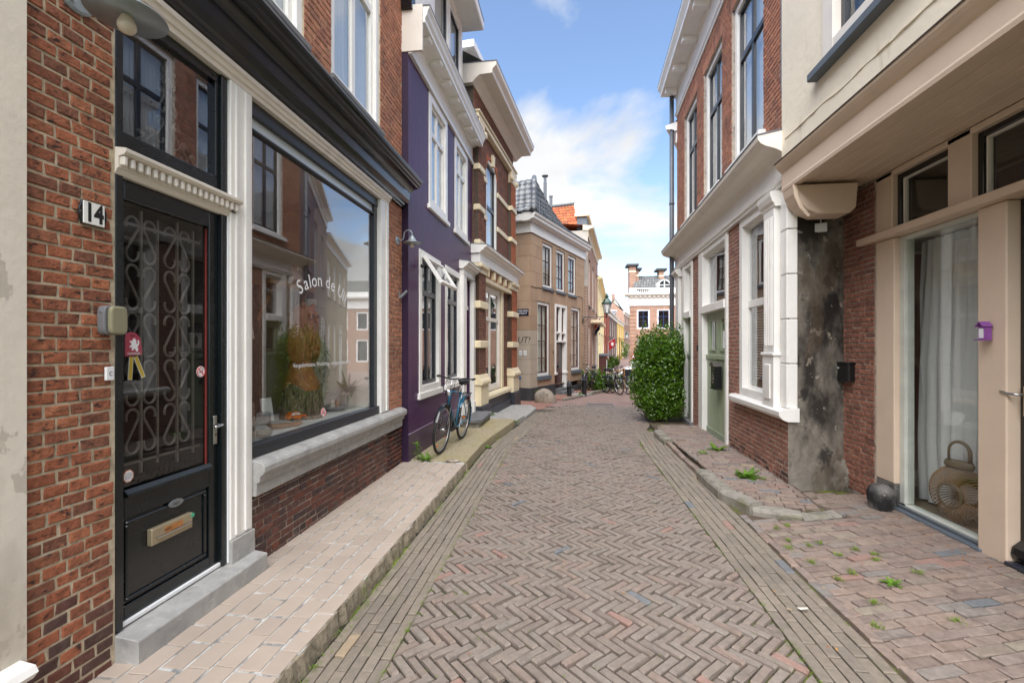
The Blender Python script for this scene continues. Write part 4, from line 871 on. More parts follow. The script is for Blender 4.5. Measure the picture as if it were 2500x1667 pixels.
def number_plate():
    t = thing('house_number', 'white enamel house number plate reading 14 on the brick wall', 'house number', (-2.2, 1.872, 2.265))
    # local frame: x toward the street, y along the wall
    q = MB(); w, h = .052, .055
    q.add([], []); poly = [(-w - .012, -.012), (-w, -h), (w, -h), (w + .012, -.012), (w + .012, .012), (w, h), (-w, h), (-w - .012, .012)]
    q.ext(poly, .006, .014, 'x'); part('back_plate', q, M['enamel_k'], t, bevel=.002)
    q = MB(); q.ext([(-w + .003, -h + .004), (w - .003, -h + .004), (w - .003, h - .004), (-w + .003, h - .004)], .0142, .019, 'x'); part('face', q, M['enamel_w'], t, bevel=.003)
    part('lettering', text_mesh('14', .118, bold=.0045).xf(Matrix.Translation((.0195, .0, -.001)) @ Matrix.Rotation(R(90), 4, 'Z') @ Matrix.Rotation(R(90), 4, 'X') @ Matrix.Diagonal((.72, 1, 1, 1))), M['letterblack'], t)
    for y in (-w - .006, w + .006):
        q = MB(); q.lathe([(0, 0), (.004, 0), (.003, .003), (0, .004)], (.0145, y, 0), 8, Matrix.Rotation(R(90), 4, 'Y')); part('screw', q, M['iron'], t)
number_plate()
def key_safe():
    t = thing('key_safe', 'olive and grey plastic key safe box beside the shop door', 'key safe', (-2.2, 1.935, 1.775))
    prof = lambda w, h, r: [(w * math.copysign(abs(math.cos(a)) ** r, math.cos(a)), h * math.copysign(abs(math.sin(a)) ** r, math.sin(a))) for a in [i * math.pi / 14 for i in range(28)]]
    q = MB(); q.ext(prof(.045, .07, .45), .008, .05, 'x'); part('back_case', q, M['greyplastic'], t, bevel=.006, seg=2)
    q = MB(); q.ext([(y + .006, z) for y, z in prof(.042, .068, .42)], .052, .078, 'x'); part('front_cover', q, M['olive'], t, bevel=.009, seg=2)
    q = MB(); q.ball((.03, -.043, .04), (.01, .004, .009), 10, 6); part('release_button', q, M['greyplastic'], t, smooth=True)
key_safe()
def doorbell():
    t = thing('doorbell', 'small white doorbell plate on the brick wall under the key safe', 'doorbell', (-2.2, 1.948, 1.52))
    q = MB(); q.box(.006, .018, -.02, .02, -.032, .032); part('plate', q, M['plaswhite'], t, bevel=.002)
    q = MB(); q.tube([(.0185, .004 + .009 * math.cos(R(a)), .009 * math.sin(R(a))) for a in range(60, 301, 20)], .0013, 5); part('button_ring', q, M['letterblack'], t)
doorbell()
def luggage_tag():
    t = thing('luggage_tag', 'raspberry hanging tag with a white lion and yellow ribbons inside the shop door glass', 'tag', (-2.262, 2.135, 1.66))
    poly = [(-.045, -.062), (.05, -.055), (.052, -.04), (.042, .035), (.018, .06), (-.015, .066), (-.04, .058), (-.045, .03)]
    q = MB(); q.ext(poly, .0, .006, 'x'); part('body', q, M['pink'], t, bevel=.003)
    q = MB(); q.box(.0062, .0066, -.016, .008, .044, .049); part('slot', q, M['letterblack'], t)
    lion = [(-.014, -.028), (-.004, -.03), (.0, -.02), (.008, -.024), (.012, -.036), (.022, -.036), (.024, -.02), (.018, -.01), (.026, -.004), (.03, .014), (.024, .026), (.02, .02), (.022, .008), (.014, .002), (.012, .022), (.004, .034), (-.006, .03), (-.01, .018), (-.024, .022), (-.022, .012), (-.012, .006), (-.018, -.004), (-.026, -.008), (-.022, -.016), (-.01, -.012)]
    q = MB(); q.ext([(y * 1.0 + .002, z) for y, z in lion], .0064, .0076, 'x'); part('lion_emblem', q, M['letterwhite'], t)
    part('lettering', text_mesh('HOFFELIJK', .0155, bold=.0004).xf(Matrix.Translation((.0066, .003, -.047)) @ Matrix.Rotation(R(90), 4, 'Z') @ Matrix.Rotation(R(90), 4, 'X')), M['letterwhite'], t)
    for a, y in ((-4, -.008), (22, .016)):
        q = MB(); q.box(.001, .003, -.012, .012, -.12, 0); q.xf(Matrix.Translation((0, y, -.064)) @ Matrix.Rotation(R(a), 4, 'X')); rb = part('ribbon', q, M['letterwhite'], t)
        q = MB(); q.box(.0032, .0036, -.009, .009, -.117, 0); q.xf(Matrix.Translation((0, y, -.064)) @ Matrix.Rotation(R(a), 4, 'X')); part('ribbon_stripe', q, M['ribbon'], rb)
    q = MB(); q.tube([(.003, -.004, .047), (-.004, -.006, .075), (-.02, -.01, .09)], .0018, 5); part('loop', q, M['iron'], t)
luggage_tag()
def flag_holder(loc, label):
    t = thing('flag_holder', label, 'flag holder', loc); q = MB(); q.box(0, .006, -.02, .02, -.05, .05); part('plate', q, M['galva'], t, bevel=.002)
    q = MB(); q.tube([(.01, 0, -.03), (.10, 0, .055)], .018, 10); part('socket', q, M['galva'], t, smooth=False)
flag_holder((-2.192, 5.80, 2.33), 'grey metal flagpole holder on the brick pier below the lamp')

# things on display behind the shop window --------------------------------------------------
def owl_sculpture():
    t = thing('owl_sculpture', 'tall carved wooden owl on a bark stump in the shop window', 'sculpture', (-2.63, 4.28, .94))
    q = MB(); n = 26; rr = random.Random(3); prof = [(.205, 0), (.20, .08), (.19, .2), (.185, .3)]
    q.lathe(prof, (0, 0, 0), n); q.v = [(x * (1 + rr.uniform(-.035, .035)), y * (1 + rr.uniform(-.035, .035)), z + (.05 * math.sin(3 * math.atan2(y, x)) if z > .29 else 0)) for x, y, z in q.v]
    part('stump', q, M['bark'], t)
    # body: oval rings rising, leaning back, twisting to the owl's shoulders and head
    rings = [(.28, .18, .17, 0, 0), (.36, .165, .15, .0, -.01), (.45, .125, .12, -.01, -.02), (.55, .105, .10, -.01, -.03), (.66, .115, .105, 0, -.02), (.76, .135, .125, .0, .0), (.84, .15, .135, .01, .01), (.92, .14, .13, .01, .0), (1.0, .125, .12, .015, -.01), (1.06, .115, .11, .02, -.01), (1.10, .10, .09, .02, -.015), (1.115, .05, .045, .02, -.015)]
    q = MB(); n = 24; vs = []
    for z, a, b, ox, oy in rings:
        for k in range(n):
            w = 2 * math.pi * k / n; f_ = 1 + .05 * math.cos(3 * w + z * 9)
            vs.append((ox + a * math.cos(w) * f_, oy + b * math.sin(w) * f_, z))
    fs = [(i * n + k, i * n + (k + 1) % n, (i + 1) * n + (k + 1) % n, (i + 1) * n + k) for i in range(len(rings) - 1) for k in range(n)] + [tuple(range((len(rings) - 1) * n, len(rings) * n))]
    q.add(vs, fs); body = part('body', q, M['wood'], t, smooth=True)
    for sx in (-1, 1):      # ear tufts and brow
        q = MB(); q.tube([(.05, sx * .05 - .01, 1.07), (.075, sx * .085 - .01, 1.12), (.07, sx * .10 - .01, 1.15)], [.035, .026, .008], 8); part('ear_tuft', q, M['wood'], t, smooth=True)
        q = MB(); q.lathe([(.0, .012), (.03, .01), (.042, .0), (.03, -.006), (.0, -.006)], (.135, sx * .05 - .01, 1.015), 16, Matrix.Rotation(R(90), 4, 'Y')); e = part('eye', q, M['wood'], t, smooth=True)
        q = MB(); q.ball((.147, sx * .05 - .01, 1.015), (.012, .014, .014), 10, 6); part('pupil', q, M['letterblack'], e, smooth=True)
        q = MB(); q.ball((.02, sx * .135, .72), (.10, .035, .20), 14, 10); part('wing', q, M['wood'], t, smooth=True)
    q = MB(); q.tube([(.12, -.01, .99), (.165, -.01, .965), (.158, -.01, .925)], [.022, .018, .004], 8); part('beak', q, M['wood'], t, smooth=True)
    rr = random.Random(6)
    q = MB()
    for k in range(70):     # chest feathers in relief
        a = rr.uniform(-1.2, 1.2); z = rr.uniform(.62, .93); r = .135; x, y = .01 + r * 1.03 * math.cos(a), r * .95 * math.sin(a)
        q.ball((x, y, z), (.012, .016, .03), 6, 4)
    o = part('feather', q, M['wood'], t, smooth=True); o['kind'] = 'stuff'
    q = MB(); q.box(.165, .172, .045, .085, .30, .33); part('plate', q, M['zinc'], t)
    q = MB(); q.tube([(.17, .1, .34), (.19, .11, .6), (.15, .12, .95)], .01, 6); part('cord', q, M['greyplastic'], t)
owl_sculpture()
def small_owl(loc, label, s=1.0, m=None, m2=None):
    t = thing('owl_figure', label, 'figurine', loc, 0, 'owl figurines in the shop'); m = m or M['wood']
    q = MB(); q.lathe([(.0, 0), (.05 * s, 0), (.062 * s, .03 * s), (.068 * s, .08 * s), (.058 * s, .13 * s), (.05 * s, .145 * s), (.056 * s, .165 * s), (.055 * s, .195 * s), (.03 * s, .215 * s), (0, .218 * s)], n=16); part('body', q, m, t, smooth=True)
    for sy in (-1, 1):
        q = MB(); q.tube([(.01 * s, sy * .035 * s, .195 * s), (.012 * s, sy * .05 * s, .225 * s)], [.016 * s, .003 * s], 6); part('ear', q, m, t)
        q = MB(); q.lathe([(0, .004 * s), (.018 * s, .003 * s), (.02 * s, 0), (0, 0)], (.05 * s, sy * .022 * s, .175 * s), 12, Matrix.Rotation(R(90), 4, 'Y')); e = part('eye', q, m2 or M['pot'], t)
        q = MB(); q.ball((.055 * s, sy * .022 * s, .175 * s), .006 * s, 8, 5); part('pupil', q, M['letterblack'], e)
        q = MB(); q.ball((.012 * s, sy * .058 * s, .08 * s), (.035 * s, .018 * s, .06 * s), 10, 7); part('wing', q, m, t, smooth=True)
    q = MB(); q.tube([(.052 * s, 0, .165 * s), (.066 * s, 0, .15 * s)], [.008 * s, .002 * s], 6); part('beak', q, M['rattan_dk'], t)
small_owl((-2.86, 4.52, 2.288), 'carved owl figure standing on the shelf above the tall owl', 1.0)
def shelf():
    t = thing('shelf', 'wooden wall shelf with diagonal braces inside the shop', 'shelf', (-2.86, 4.5, 2.24))
    q = MB(); q.box(-.14, .12, -.55, .2, .0, .045); part('board', q, M['wood2'], t, bevel=.003)
    for y in (-.45, .12):
        q = MB(); q.box(-.12, -.08, y - .02, y + .02, -1.3, 0); part('upright', q, M['roomdark'], t); q = MB(); q.tube([(-.1, y, -.35), (.08, y, 0)], .018, 6); part('brace', q, M['wood2'], t)
shelf()
def toy_car():
    t = thing('toy_car', 'small orange toy car on a piece of bark in the shop window', 'toy car', (-2.44, 3.87, .985), R(60))
    side = [(-.085, .012), (.085, .012), (.088, .03), (.08, .042), (.04, .047), (.012, .075), (-.05, .076), (-.078, .048), (-.087, .036)]
    q = MB(); q.ext(side, -.033, .033, 'y'); part('body', q, M['toyorange'], t, bevel=.004, seg=2)
    q = MB()
    for y in (-.0342, .0342):
        q.ext([(-.062, .05), (-.02, .05), (-.02, .07), (-.048, .07)], y - .0006, y + .0006, 'y'); q.ext([(-.014, .05), (.028, .05), (.010, .07), (-.014, .07)], y - .0006, y + .0006, 'y')
    part('window', q, M['plaswhite'], t)
    for x in (-.05, .052):
        for y in (-.033, .033):
            q = MB(); q.lathe([(0, -.006), (.017, -.006), (.017, .006), (0, .006)], (x, y, .014), 16, Matrix.Rotation(R(90), 4, 'X')); w = part('wheel', q, M['rubber'], t)
            q = MB(); q.lathe([(0, -.0065), (.009, -.0065), (.009, .0065), (0, .0065)], (x, y, .014), 12, Matrix.Rotation(R(90), 4, 'X')); part('rim', q, M['steel'], w)
toy_car()
q = MB(); q.ext([(-.14, .03), (-.12, .008), (.1, 0), (.14, .02), (.145, .04), (.1, .03), (-.1, .038), (-.145, .055)], -.045, .045, 'y'); q.xf(Matrix.Translation((-2.46, 3.74, .941)) @ Matrix.Rotation(R(63), 4, 'Z'))
tag(part('bark_boat', q, M['wood2'], bevel=.008, seg=2), 'boat shaped slab of bark under the orange toy car', 'bark')
q = MB(); q.lathe([(0, 0), (.065, 0), (.068, .1), (.062, .29), (.0, .292)], (-2.40, 3.16, .941), 18); tag(part('wood_log', q, M['bark']), 'upright cut log at the near corner of the shop window', 'log')
q = MB(); q.ball((-2.345, 3.30, .975), (.05, .07, .035), 12, 8, .12, 3); tag(part('mossy_stone', q, M['kerb']), 'mossy brown stone next to the log in the shop window', 'stone')
q = MB(); q.box(-.06, .06, -.004, .004, 0, .22); q.xf(Matrix.Translation((-2.80, 4.0, .945)) @ Matrix.Rotation(R(75), 4, 'Z') @ Matrix.Rotation(R(-10), 4, 'X')); tag(part('leaflet', q, M['paper']), 'white printed leaflet leaning behind the toy car', 'leaflet')
q = MB(); q.box(-.05, .05, -.05, .05, 0, .11); q.xf(Matrix.Translation((-2.74, 3.85, .941)) @ Matrix.Rotation(R(20), 4, 'Z')); tag(part('stone_planter', q, M['bluestone'], bevel=.006), 'small square grey stone planter beside the leaflet', 'planter')
def leafblade(mb, base, dirv, length, width, droop, n=5, twist=0.0):
    d = Vector(dirv).normalized(); p = Vector(base); side = d.cross(Vector((0, 0, 1)))
    if side.length < .05: side = Vector((1, 0, 0))
    side.normalize(); vs = []
    for i in range(n + 1):
        t = i / n; w = width * math.sin(math.pi * min(.08 + t * .92, .999)) ** .7 * .5
        q = p + d * length * t + Vector((0, 0, -droop * t * t)); vs += [q - side * w, q + side * w]
    mb.add(vs, [(2 * i, 2 * i + 1, 2 * i + 3, 2 * i + 2) for i in range(n)])
def potted(loc, label, s=1.0, leaves=46, m=None, seed=1):
    t = thing('potted_plant', label, 'plant', loc); rr = random.Random(seed)
    q = MB(); q.lathe([(0, 0), (.05 * s, 0), (.072 * s, .05 * s), (.08 * s, .12 * s), (.075 * s, .16 * s), (.066 * s, .16 * s), (.064 * s, .12 * s), (0, .12 * s)], n=20); part('pot', q, m or M['pot'], t, smooth=True)
    q = MB()
    for k in range(leaves):
        a = rr.uniform(0, 6.28); e = rr.uniform(.2, 1.3); leafblade(q, (0, 0, .14 * s), (math.cos(a) * math.cos(e), math.sin(a) * math.cos(e), math.sin(e)), rr.uniform(.16, .34) * s, .022 * s, rr.uniform(.02, .16) * s)
    part('foliage', q, M['leaf3'], t)
    q = MB()
    for k in range(3): leafblade(q, (.01 * k, .02 * k, .3 * s), (math.cos(k * 2), math.sin(k * 2), .2), .09 * s, .02, .01)
    part('bract', q, M['letterred'], t)
potted((-2.52, 5.02, .941), 'bushy green house plant in a cream pot in the shop window', 1.15, 60, None, 3)
q = MB(); q.lathe([(0, .0), (.09, .0), (.13, .035), (.135, .05), (.12, .05), (.085, .02), (0, .018)], (-2.55, 4.78, .945), 20); tag(part('stone_bowl', q, M['bluestone_dk'], smooth=True), 'low dark bowl holding two little owls in the shop window', 'bowl')
small_owl((-2.56, 4.74, .965), 'tiny cream owl in the dark bowl, nearer to the tall owl', .42, M['pot']); small_owl((-2.55, 4.83, .965), 'tiny striped owl in the dark bowl, nearer to the potted plant', .42, M['wood2'])
def hanging_plant():
    t = thing('hanging_plant', 'trailing spiky green plant hanging behind the carved owl', 'plant', (-3.0, 5.0, 2.2)); rr = random.Random(8)
    q = MB(); q.lathe([(0, -.12), (.08, -.12), (.1, 0), (.09, 0), (0, -.02)], n=16); part('pot', q, M['pot'], t, smooth=True); q = MB(); q.tube([(0, 0, 0), (0, 0, 1.2)], .004, 5); part('cord', q, M['twig'], t)
    q = MB()
    for k in range(110):
        a = rr.uniform(0, 6.28); z = -rr.uniform(0, .8); r = rr.uniform(.04, .22); leafblade(q, (r * math.cos(a), r * math.sin(a), z), (math.cos(a + rr.uniform(-1, 1)), math.sin(a + rr.uniform(-1, 1)), rr.uniform(-.6, .4)), rr.uniform(.1, .2), .014, .05)
    part('foliage', q, M['leaf3'], t)
hanging_plant()
def wall_light():
    t = thing('table_lamp', 'lit amber lamp deep inside the shop behind the door glass', 'lamp', (-4.4, 3.3, 1.5))
    q = MB(); q.lathe([(.07, 0), (.1, .05), (.1, .16), (.06, .2)], n=16); part('lamp_shade', q, M['warmglow'], t, smooth=True); q = MB(); q.lathe([(.06, -.3), (.02, -.28), (.015, 0), (0, 0)], n=12); part('base', q, M['iron'], t)
    q = MB(); q.box(-.4, .3, -.5, .5, -1.25, -.3); part('cabinet', q, M['wood2'], t, bevel=.005)
wall_light()
def bamboo_shade():
    t = thing('bamboo_lampshade', 'pale slatted bamboo lampshade behind the near edge of the shop window', 'lampshade', (-2.9, 3.72, 1.72))
    q = MB()
    for k in range(26):
        a = k * 2 * math.pi / 26; q.tube([(.05 * math.cos(a), .05 * math.sin(a), .24), (.11 * math.cos(a), .11 * math.sin(a), .14), (.13 * math.cos(a), .13 * math.sin(a), .0)], .005, 4)
    part('slats', q, M['pot'], t); q = MB(); q.tube([(0, 0, .24), (0, 0, 1.6)], .003, 4); part('cord', q, M['twig'], t)
bamboo_shade()

# ------------------------------------------------------------------ purple house
def build_purple():
    f = Fac('purple_house', 'purple plastered house with white cornice and tall white windows', (-2.11, 5.9), 1.1); o = f.o; E_ = 3.86
    uw = [(.86, 1.86, 3.82, 5.56), (2.36, 3.36, 3.82, 5.56)]; gw = [(.42, 1.46, .98, 3.06), (1.74, 2.80, .98, 3.06)]; dr = [(2.98, 3.60, .3, 3.0)]
    f.sheet('wall', M['purple'], 0, E_, .47, 5.66, uw + gw + dr, d1=.3)
    f.sheet('plinth', M['purple_d'], 0, E_, -.1, .465, [(2.98, 3.60, .3, .465)], d0=-.004, d1=.3); f.B('plinth_line', M['lilac'], .0, 2.72, -.006, .01, .464, .473, bevel=0)
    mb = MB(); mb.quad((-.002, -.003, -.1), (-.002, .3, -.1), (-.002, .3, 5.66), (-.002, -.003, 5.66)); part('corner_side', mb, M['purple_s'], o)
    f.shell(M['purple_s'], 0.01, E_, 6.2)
    for i, (a, b, c, d) in enumerate(uw):
        f.window(a, b, c, d, d=.0, fm=M['white'], fw=.12, sm=M['anthracite'] if 0 else M['white'], sw=.05, vbars=((a + b) / 2,), hbars=(5.0,), bw=.07, glass=GLASS2, sill=(M['white'], .045, .07, .06), curtain=(M['curtain'], .10), room=M['room'], proud=.015)
    w1 = f.window(*gw[0], d=.02, fm=M['white'], fw=.11, sm=M['anthracite'], sw=.055, vbars=((.42 + 1.46) / 2,), hbars=(2.46,), bw=.085, sill=(M['white'], .04, .09, .05), room=M['roomdark'], depth=1.2, proud=.035, curtain=(M['grey_curtain'], .5, 4, .05))
    w2 = f.window(*gw[1], d=.02, fm=M['white'], fw=.11, sm=M['anthracite'], sw=.055, vbars=((1.74 + 2.80) / 2,), hbars=(2.46,), bw=.085, sill=(M['white'], .04, .08, .05), room=M['roomdark'], depth=1.2, proud=.035, curtain=(M['grey_curtain'], .5, 4, .05))
    # upper casement of the first ground-floor window, tilted out
    mb = MB(); a, b, h = .50, 1.38, .47
    for (x0, x1, z0, z1) in ((a, b, -.05, 0), (a, b, -h, -h + .06), (a, a + .055, -h + .06, -.05), (b - .055, b, -h + .06, -.05)): mb.box(x0, x1, -.05, 0, z0, z1)
    T = Matrix.Translation((0, -.03, 2.95)) @ Matrix.Rotation(R(-33), 4, 'X'); op = part('open_casement', mb.xf(T), M['white'], w1, bevel=.004)
    part('pane', MB().quad((a + .05, -.03, -h + .05), (b - .05, -.03, -h + .05), (b - .05, -.03, -.05), (a + .05, -.03, -.05)).xf(T), GLASS2, op)
    q = MB(); q.ball((.40, -.06, 2.80), (.03, .03, .03), 10, 7); part('security_camera', q, M['plastic_blk'], o, smooth=True)
    # cornice
    f.prof('frieze_moulding', M['white'], 0.0, E_, [(.05, 5.58), (-.045, 5.58), (-.05, 5.60), (-.05, 5.63), (-.03, 5.64), (-.03, 5.66), (.05, 5.66)])
    f.prof('frieze', M['white'], 0.0, E_, [(.05, 5.66), (-.02, 5.66), (-.02, 5.95), (-.04, 5.96), (-.05, 5.985), (-.08, 6.0), (.05, 6.0)])
    c = f.prof('cornice', M['white'], 0.03, E_ + .02, [(.1, 6.0), (-.225, 6.0), (-.225, 6.06), (-.235, 6.075), (-.25, 6.10), (-.262, 6.15), (-.285, 6.19), (-.29, 6.215), (.1, 6.235)])
    f.prof('zinc_cover', M['zinc_dk'], 0.02, E_ + .03, [(.1, 6.235), (-.294, 6.216), (-.296, 6.228), (.1, 6.25)], c)
    f.B('cornice_end', M['offwhite'], -.015, .028, -.20, .3, 5.60, 6.22, bevel=.004)
    for k in range(7): f.B('bracket', M['white'], .30 + k * .52, .41 + k * .52, -.205, -.022, 5.935, 6.0, c, .006)
    # dormer with two lights, roof tiles beside it
    d = f.sheet('dormer', M['white'], .62, 3.45, 6.2, 8.35, [(1.55, 2.42, 6.35, 8.2), (2.52, 3.32, 6.35, 8.2)], d0=.12, d1=.5)
    for a, b in ((1.55, 2.42), (2.52, 3.32)):
        f.window(a, b, 6.35, 8.2, d=.14, fm=M['white'], fw=.05, sm=M['anthracite'], sw=.035, curtain=(M['curtain'], .12), room=M['room'], parent=d)
    f.prof('dormer_roof', M['white'], .35, 3.62, [(1.8, 8.35), (-.28, 8.35), (-.30, 8.37), (-.30, 8.52), (1.8, 8.56)], d); f.prof('dormer_felt', M['lead'], .34, 3.63, [(1.8, 8.56), (-.305, 8.52), (-.31, 8.545), (1.8, 8.60)], d)
    for q0 in (.62, 3.45):
        mb = MB(); mb.quad((q0, .12, 6.2), (q0, 2.2, 6.2), (q0, 2.2, 8.35), (q0, .12, 8.35)); part('dormer_cheek', mb, M['white'], d)
    rf = MB(); rf.quad((0, -.05, 6.24), (E_, -.05, 6.24), (E_, 2.4, 9.0), (0, 2.4, 9.0)); rf.quad((0, 2.4, 9.0), (E_, 2.4, 9.0), (E_, 5.6, 6.2), (0, 5.6, 6.2)); roof = part('roof', rf, M['tile_black'], o)
    tiles(f, roof, (3.47, -.06, 6.25), (3.86, -.06, 6.25), (0, 2.45, 2.76), .2, .26, M['tile_black'], 60, 'L2')
    for k in range(9):      # verge tiles
        t = k / 9; mb = MB(); y, z = .0 + 2.4 * t, 6.32 + 2.72 * t; mb.tube([(3.80, y, z), (3.80, y + .20, z + .225)], [.105, .09], 10); part('ridge_tile', mb, M['tile_black'], roof, smooth=True)
    q = MB(); q.lathe([(.16, 0), (.13, .1), (.11, .45), (.14, .47), (.1, .5)], (.12, .4, 6.35), 16); part('chimney_pot', q, M['tile_red'], roof, smooth=True)
    # door with classical surround
    mb = MB(); f.bx(mb, 2.74, 2.98, -.085, .05, .5, 3.04); f.bx(mb, 3.60, 3.84, -.085, .05, .5, 3.04); f.bx(mb, 2.74, 3.84, -.08, .05, 3.045, 3.16)
    ds = part('door_surround', mb, M['white'], o, bevel=.008)
    for a in (2.72, 3.58): f.B('pilaster_base', M['white'], a, a + .28, -.105, .05, .14, .5, ds, .008)
    f.prof('door_cornice', M['white'], 2.70, 3.86, [(.05, 3.16), (-.09, 3.16), (-.10, 3.19), (-.14, 3.21), (-.17, 3.25), (-.20, 3.265), (-.205, 3.30), (.05, 3.34)], ds, .004)
    f.prof('cornice_flashing', M['lead'], 2.69, 3.87, [(.05, 3.34), (-.21, 3.30), (-.212, 3.308), (.05, 3.35)], ds)
    mb = MB(); f.bx(mb, 2.98, 3.60, .03, .1, 2.42, 2.50); part('transom_bar', mb, M['white'], ds)
    f.window(2.98, 3.60, 2.50, 3.04, d=.05, fm=M['white'], fw=.05, sm=M['doorbrown'], sw=.04, name='fanlight', parent=ds, depth=.5)
    mb = MB(); f.bx(mb, 2.98, 3.12, .06, .11, .38, 2.42); f.bx(mb, 3.46, 3.60, .06, .11, .38, 2.42); f.bx(mb, 3.12, 3.46, .06, .11, 2.25, 2.42); f.bx(mb, 3.12, 3.46, .06, .11, 1.15, 1.35); f.bx(mb, 3.12, 3.46, .06, .11, .38, .62); f.bx(mb, 3.12, 3.46, .08, .1, .62, 1.15)
    dd = part('door', mb, M['doorbrown'], o, bevel=.008); part('pane', MB().quad((3.12, .085, 1.35), (3.46, .085, 1.35), (3.46, .085, 2.25), (3.12, .085, 2.25)), GLASS2, dd); f.roombox(M['roomdark'], 3.0, 3.58, 1.3, 2.3, .115, .6, dd)
    f.B('letter_slot', M['brass'], 3.18, 3.40, .05, .06, 1.22, 1.28, dd, .003); f.B('door_sill', M['bluestone_dk'], 2.98, 3.60, -.05, .12, .26, .38, bevel=.006)
    f.B('step', M['bluestone_dk'], 2.55, 3.72, -.46, -.09, .20, .27, bevel=.012); f.B('step_base', M['kerb'], 2.6, 3.68, -.42, -.09, .0, .20, bevel=.004)
def tiles(f, parent, A, B_, up, w, h, m, ind, tagname, clip=None, side=False, name='roof_tile', curve=None):
    """curved pantiles laid in courses on the slope spanned by A-B and up; clip(u, v) in 0..1 keeps tiles inside the roof shape"""
    A, B_, up = Vector(A), Vector(B_), Vector(up); e = B_ - A; Lx = e.length; e.normalize(); Ly = up.length; v = up.normalized(); nrm = e.cross(v).normalized()
    if nrm.z < 0: nrm = -nrm
    nx, ny = max(1, round(Lx / w)), max(1, round(Ly / h)); out = []; rr = random.Random(nx * 31 + ny)
    for j in range(ny):
        for i in range(nx):
            uu, vv = (i + .5) / nx, (j + .5) / ny
            if clip and not clip(uu, vv): continue
            o = A + e * (i * Lx / nx) + v * (j * Ly / ny)
            if curve: o = o + Vector(curve(uu, vv))
            tw, th = Lx / nx, Ly / ny * 1.12; vs = []; prof = [(0, .018), (.18, .045), (.36, .03), (.6, .006), (.85, .012), (1.0, .03)]
            dz = rr.uniform(-.004, .004)
            for t_, hh in prof: vs += [o + e * tw * t_ + nrm * (hh * .9 + .022 + dz), o + e * tw * t_ + v * th + nrm * (hh * .9 + dz)]
            for t_, hh in prof: vs.append(o + e * tw * t_ + nrm * (hh * .9 + dz - .002))
            n = len(prof); fs = [(2 * k, 2 * k + 2, 2 * k + 3, 2 * k + 1) for k in range(n - 1)] + [(2 * n + k, 2 * n + k + 1, 2 * k + 2, 2 * k) for k in range(n - 1)]
            out.append(([tuple(q) for q in vs], fs, tuple(o + e * tw / 2 + v * th / 2)))
    vis = sorted([(px_of(f.w(f.g * p[2][0], p[2][1], p[2][2])), p) for p in out if in_view(f.w(f.g * p[2][0], p[2][1], p[2][2]))], key=lambda q: q[0][2])
    first = [q[1] for q in vis[:ind]]; ids = set(map(id, first))
    for vs, fs, c in first:
        me = bpy.data.meshes.new(name); me.from_pydata([tuple(Vector(q) - Vector(c)) for q in vs], [], fs); me.polygons.foreach_set('use_smooth', [True] * len(fs)); ob = link(name, me, parent, m); ob.location = c
    rest = [p for p in out if id(p) not in ids]
    if rest:
        mb = MB(); [mb.add(p[0], p[1]) for p in rest]; ob = part('roof_tiles', mb, m, parent, smooth=True); ob['kind'] = 'stuff'
build_purple()

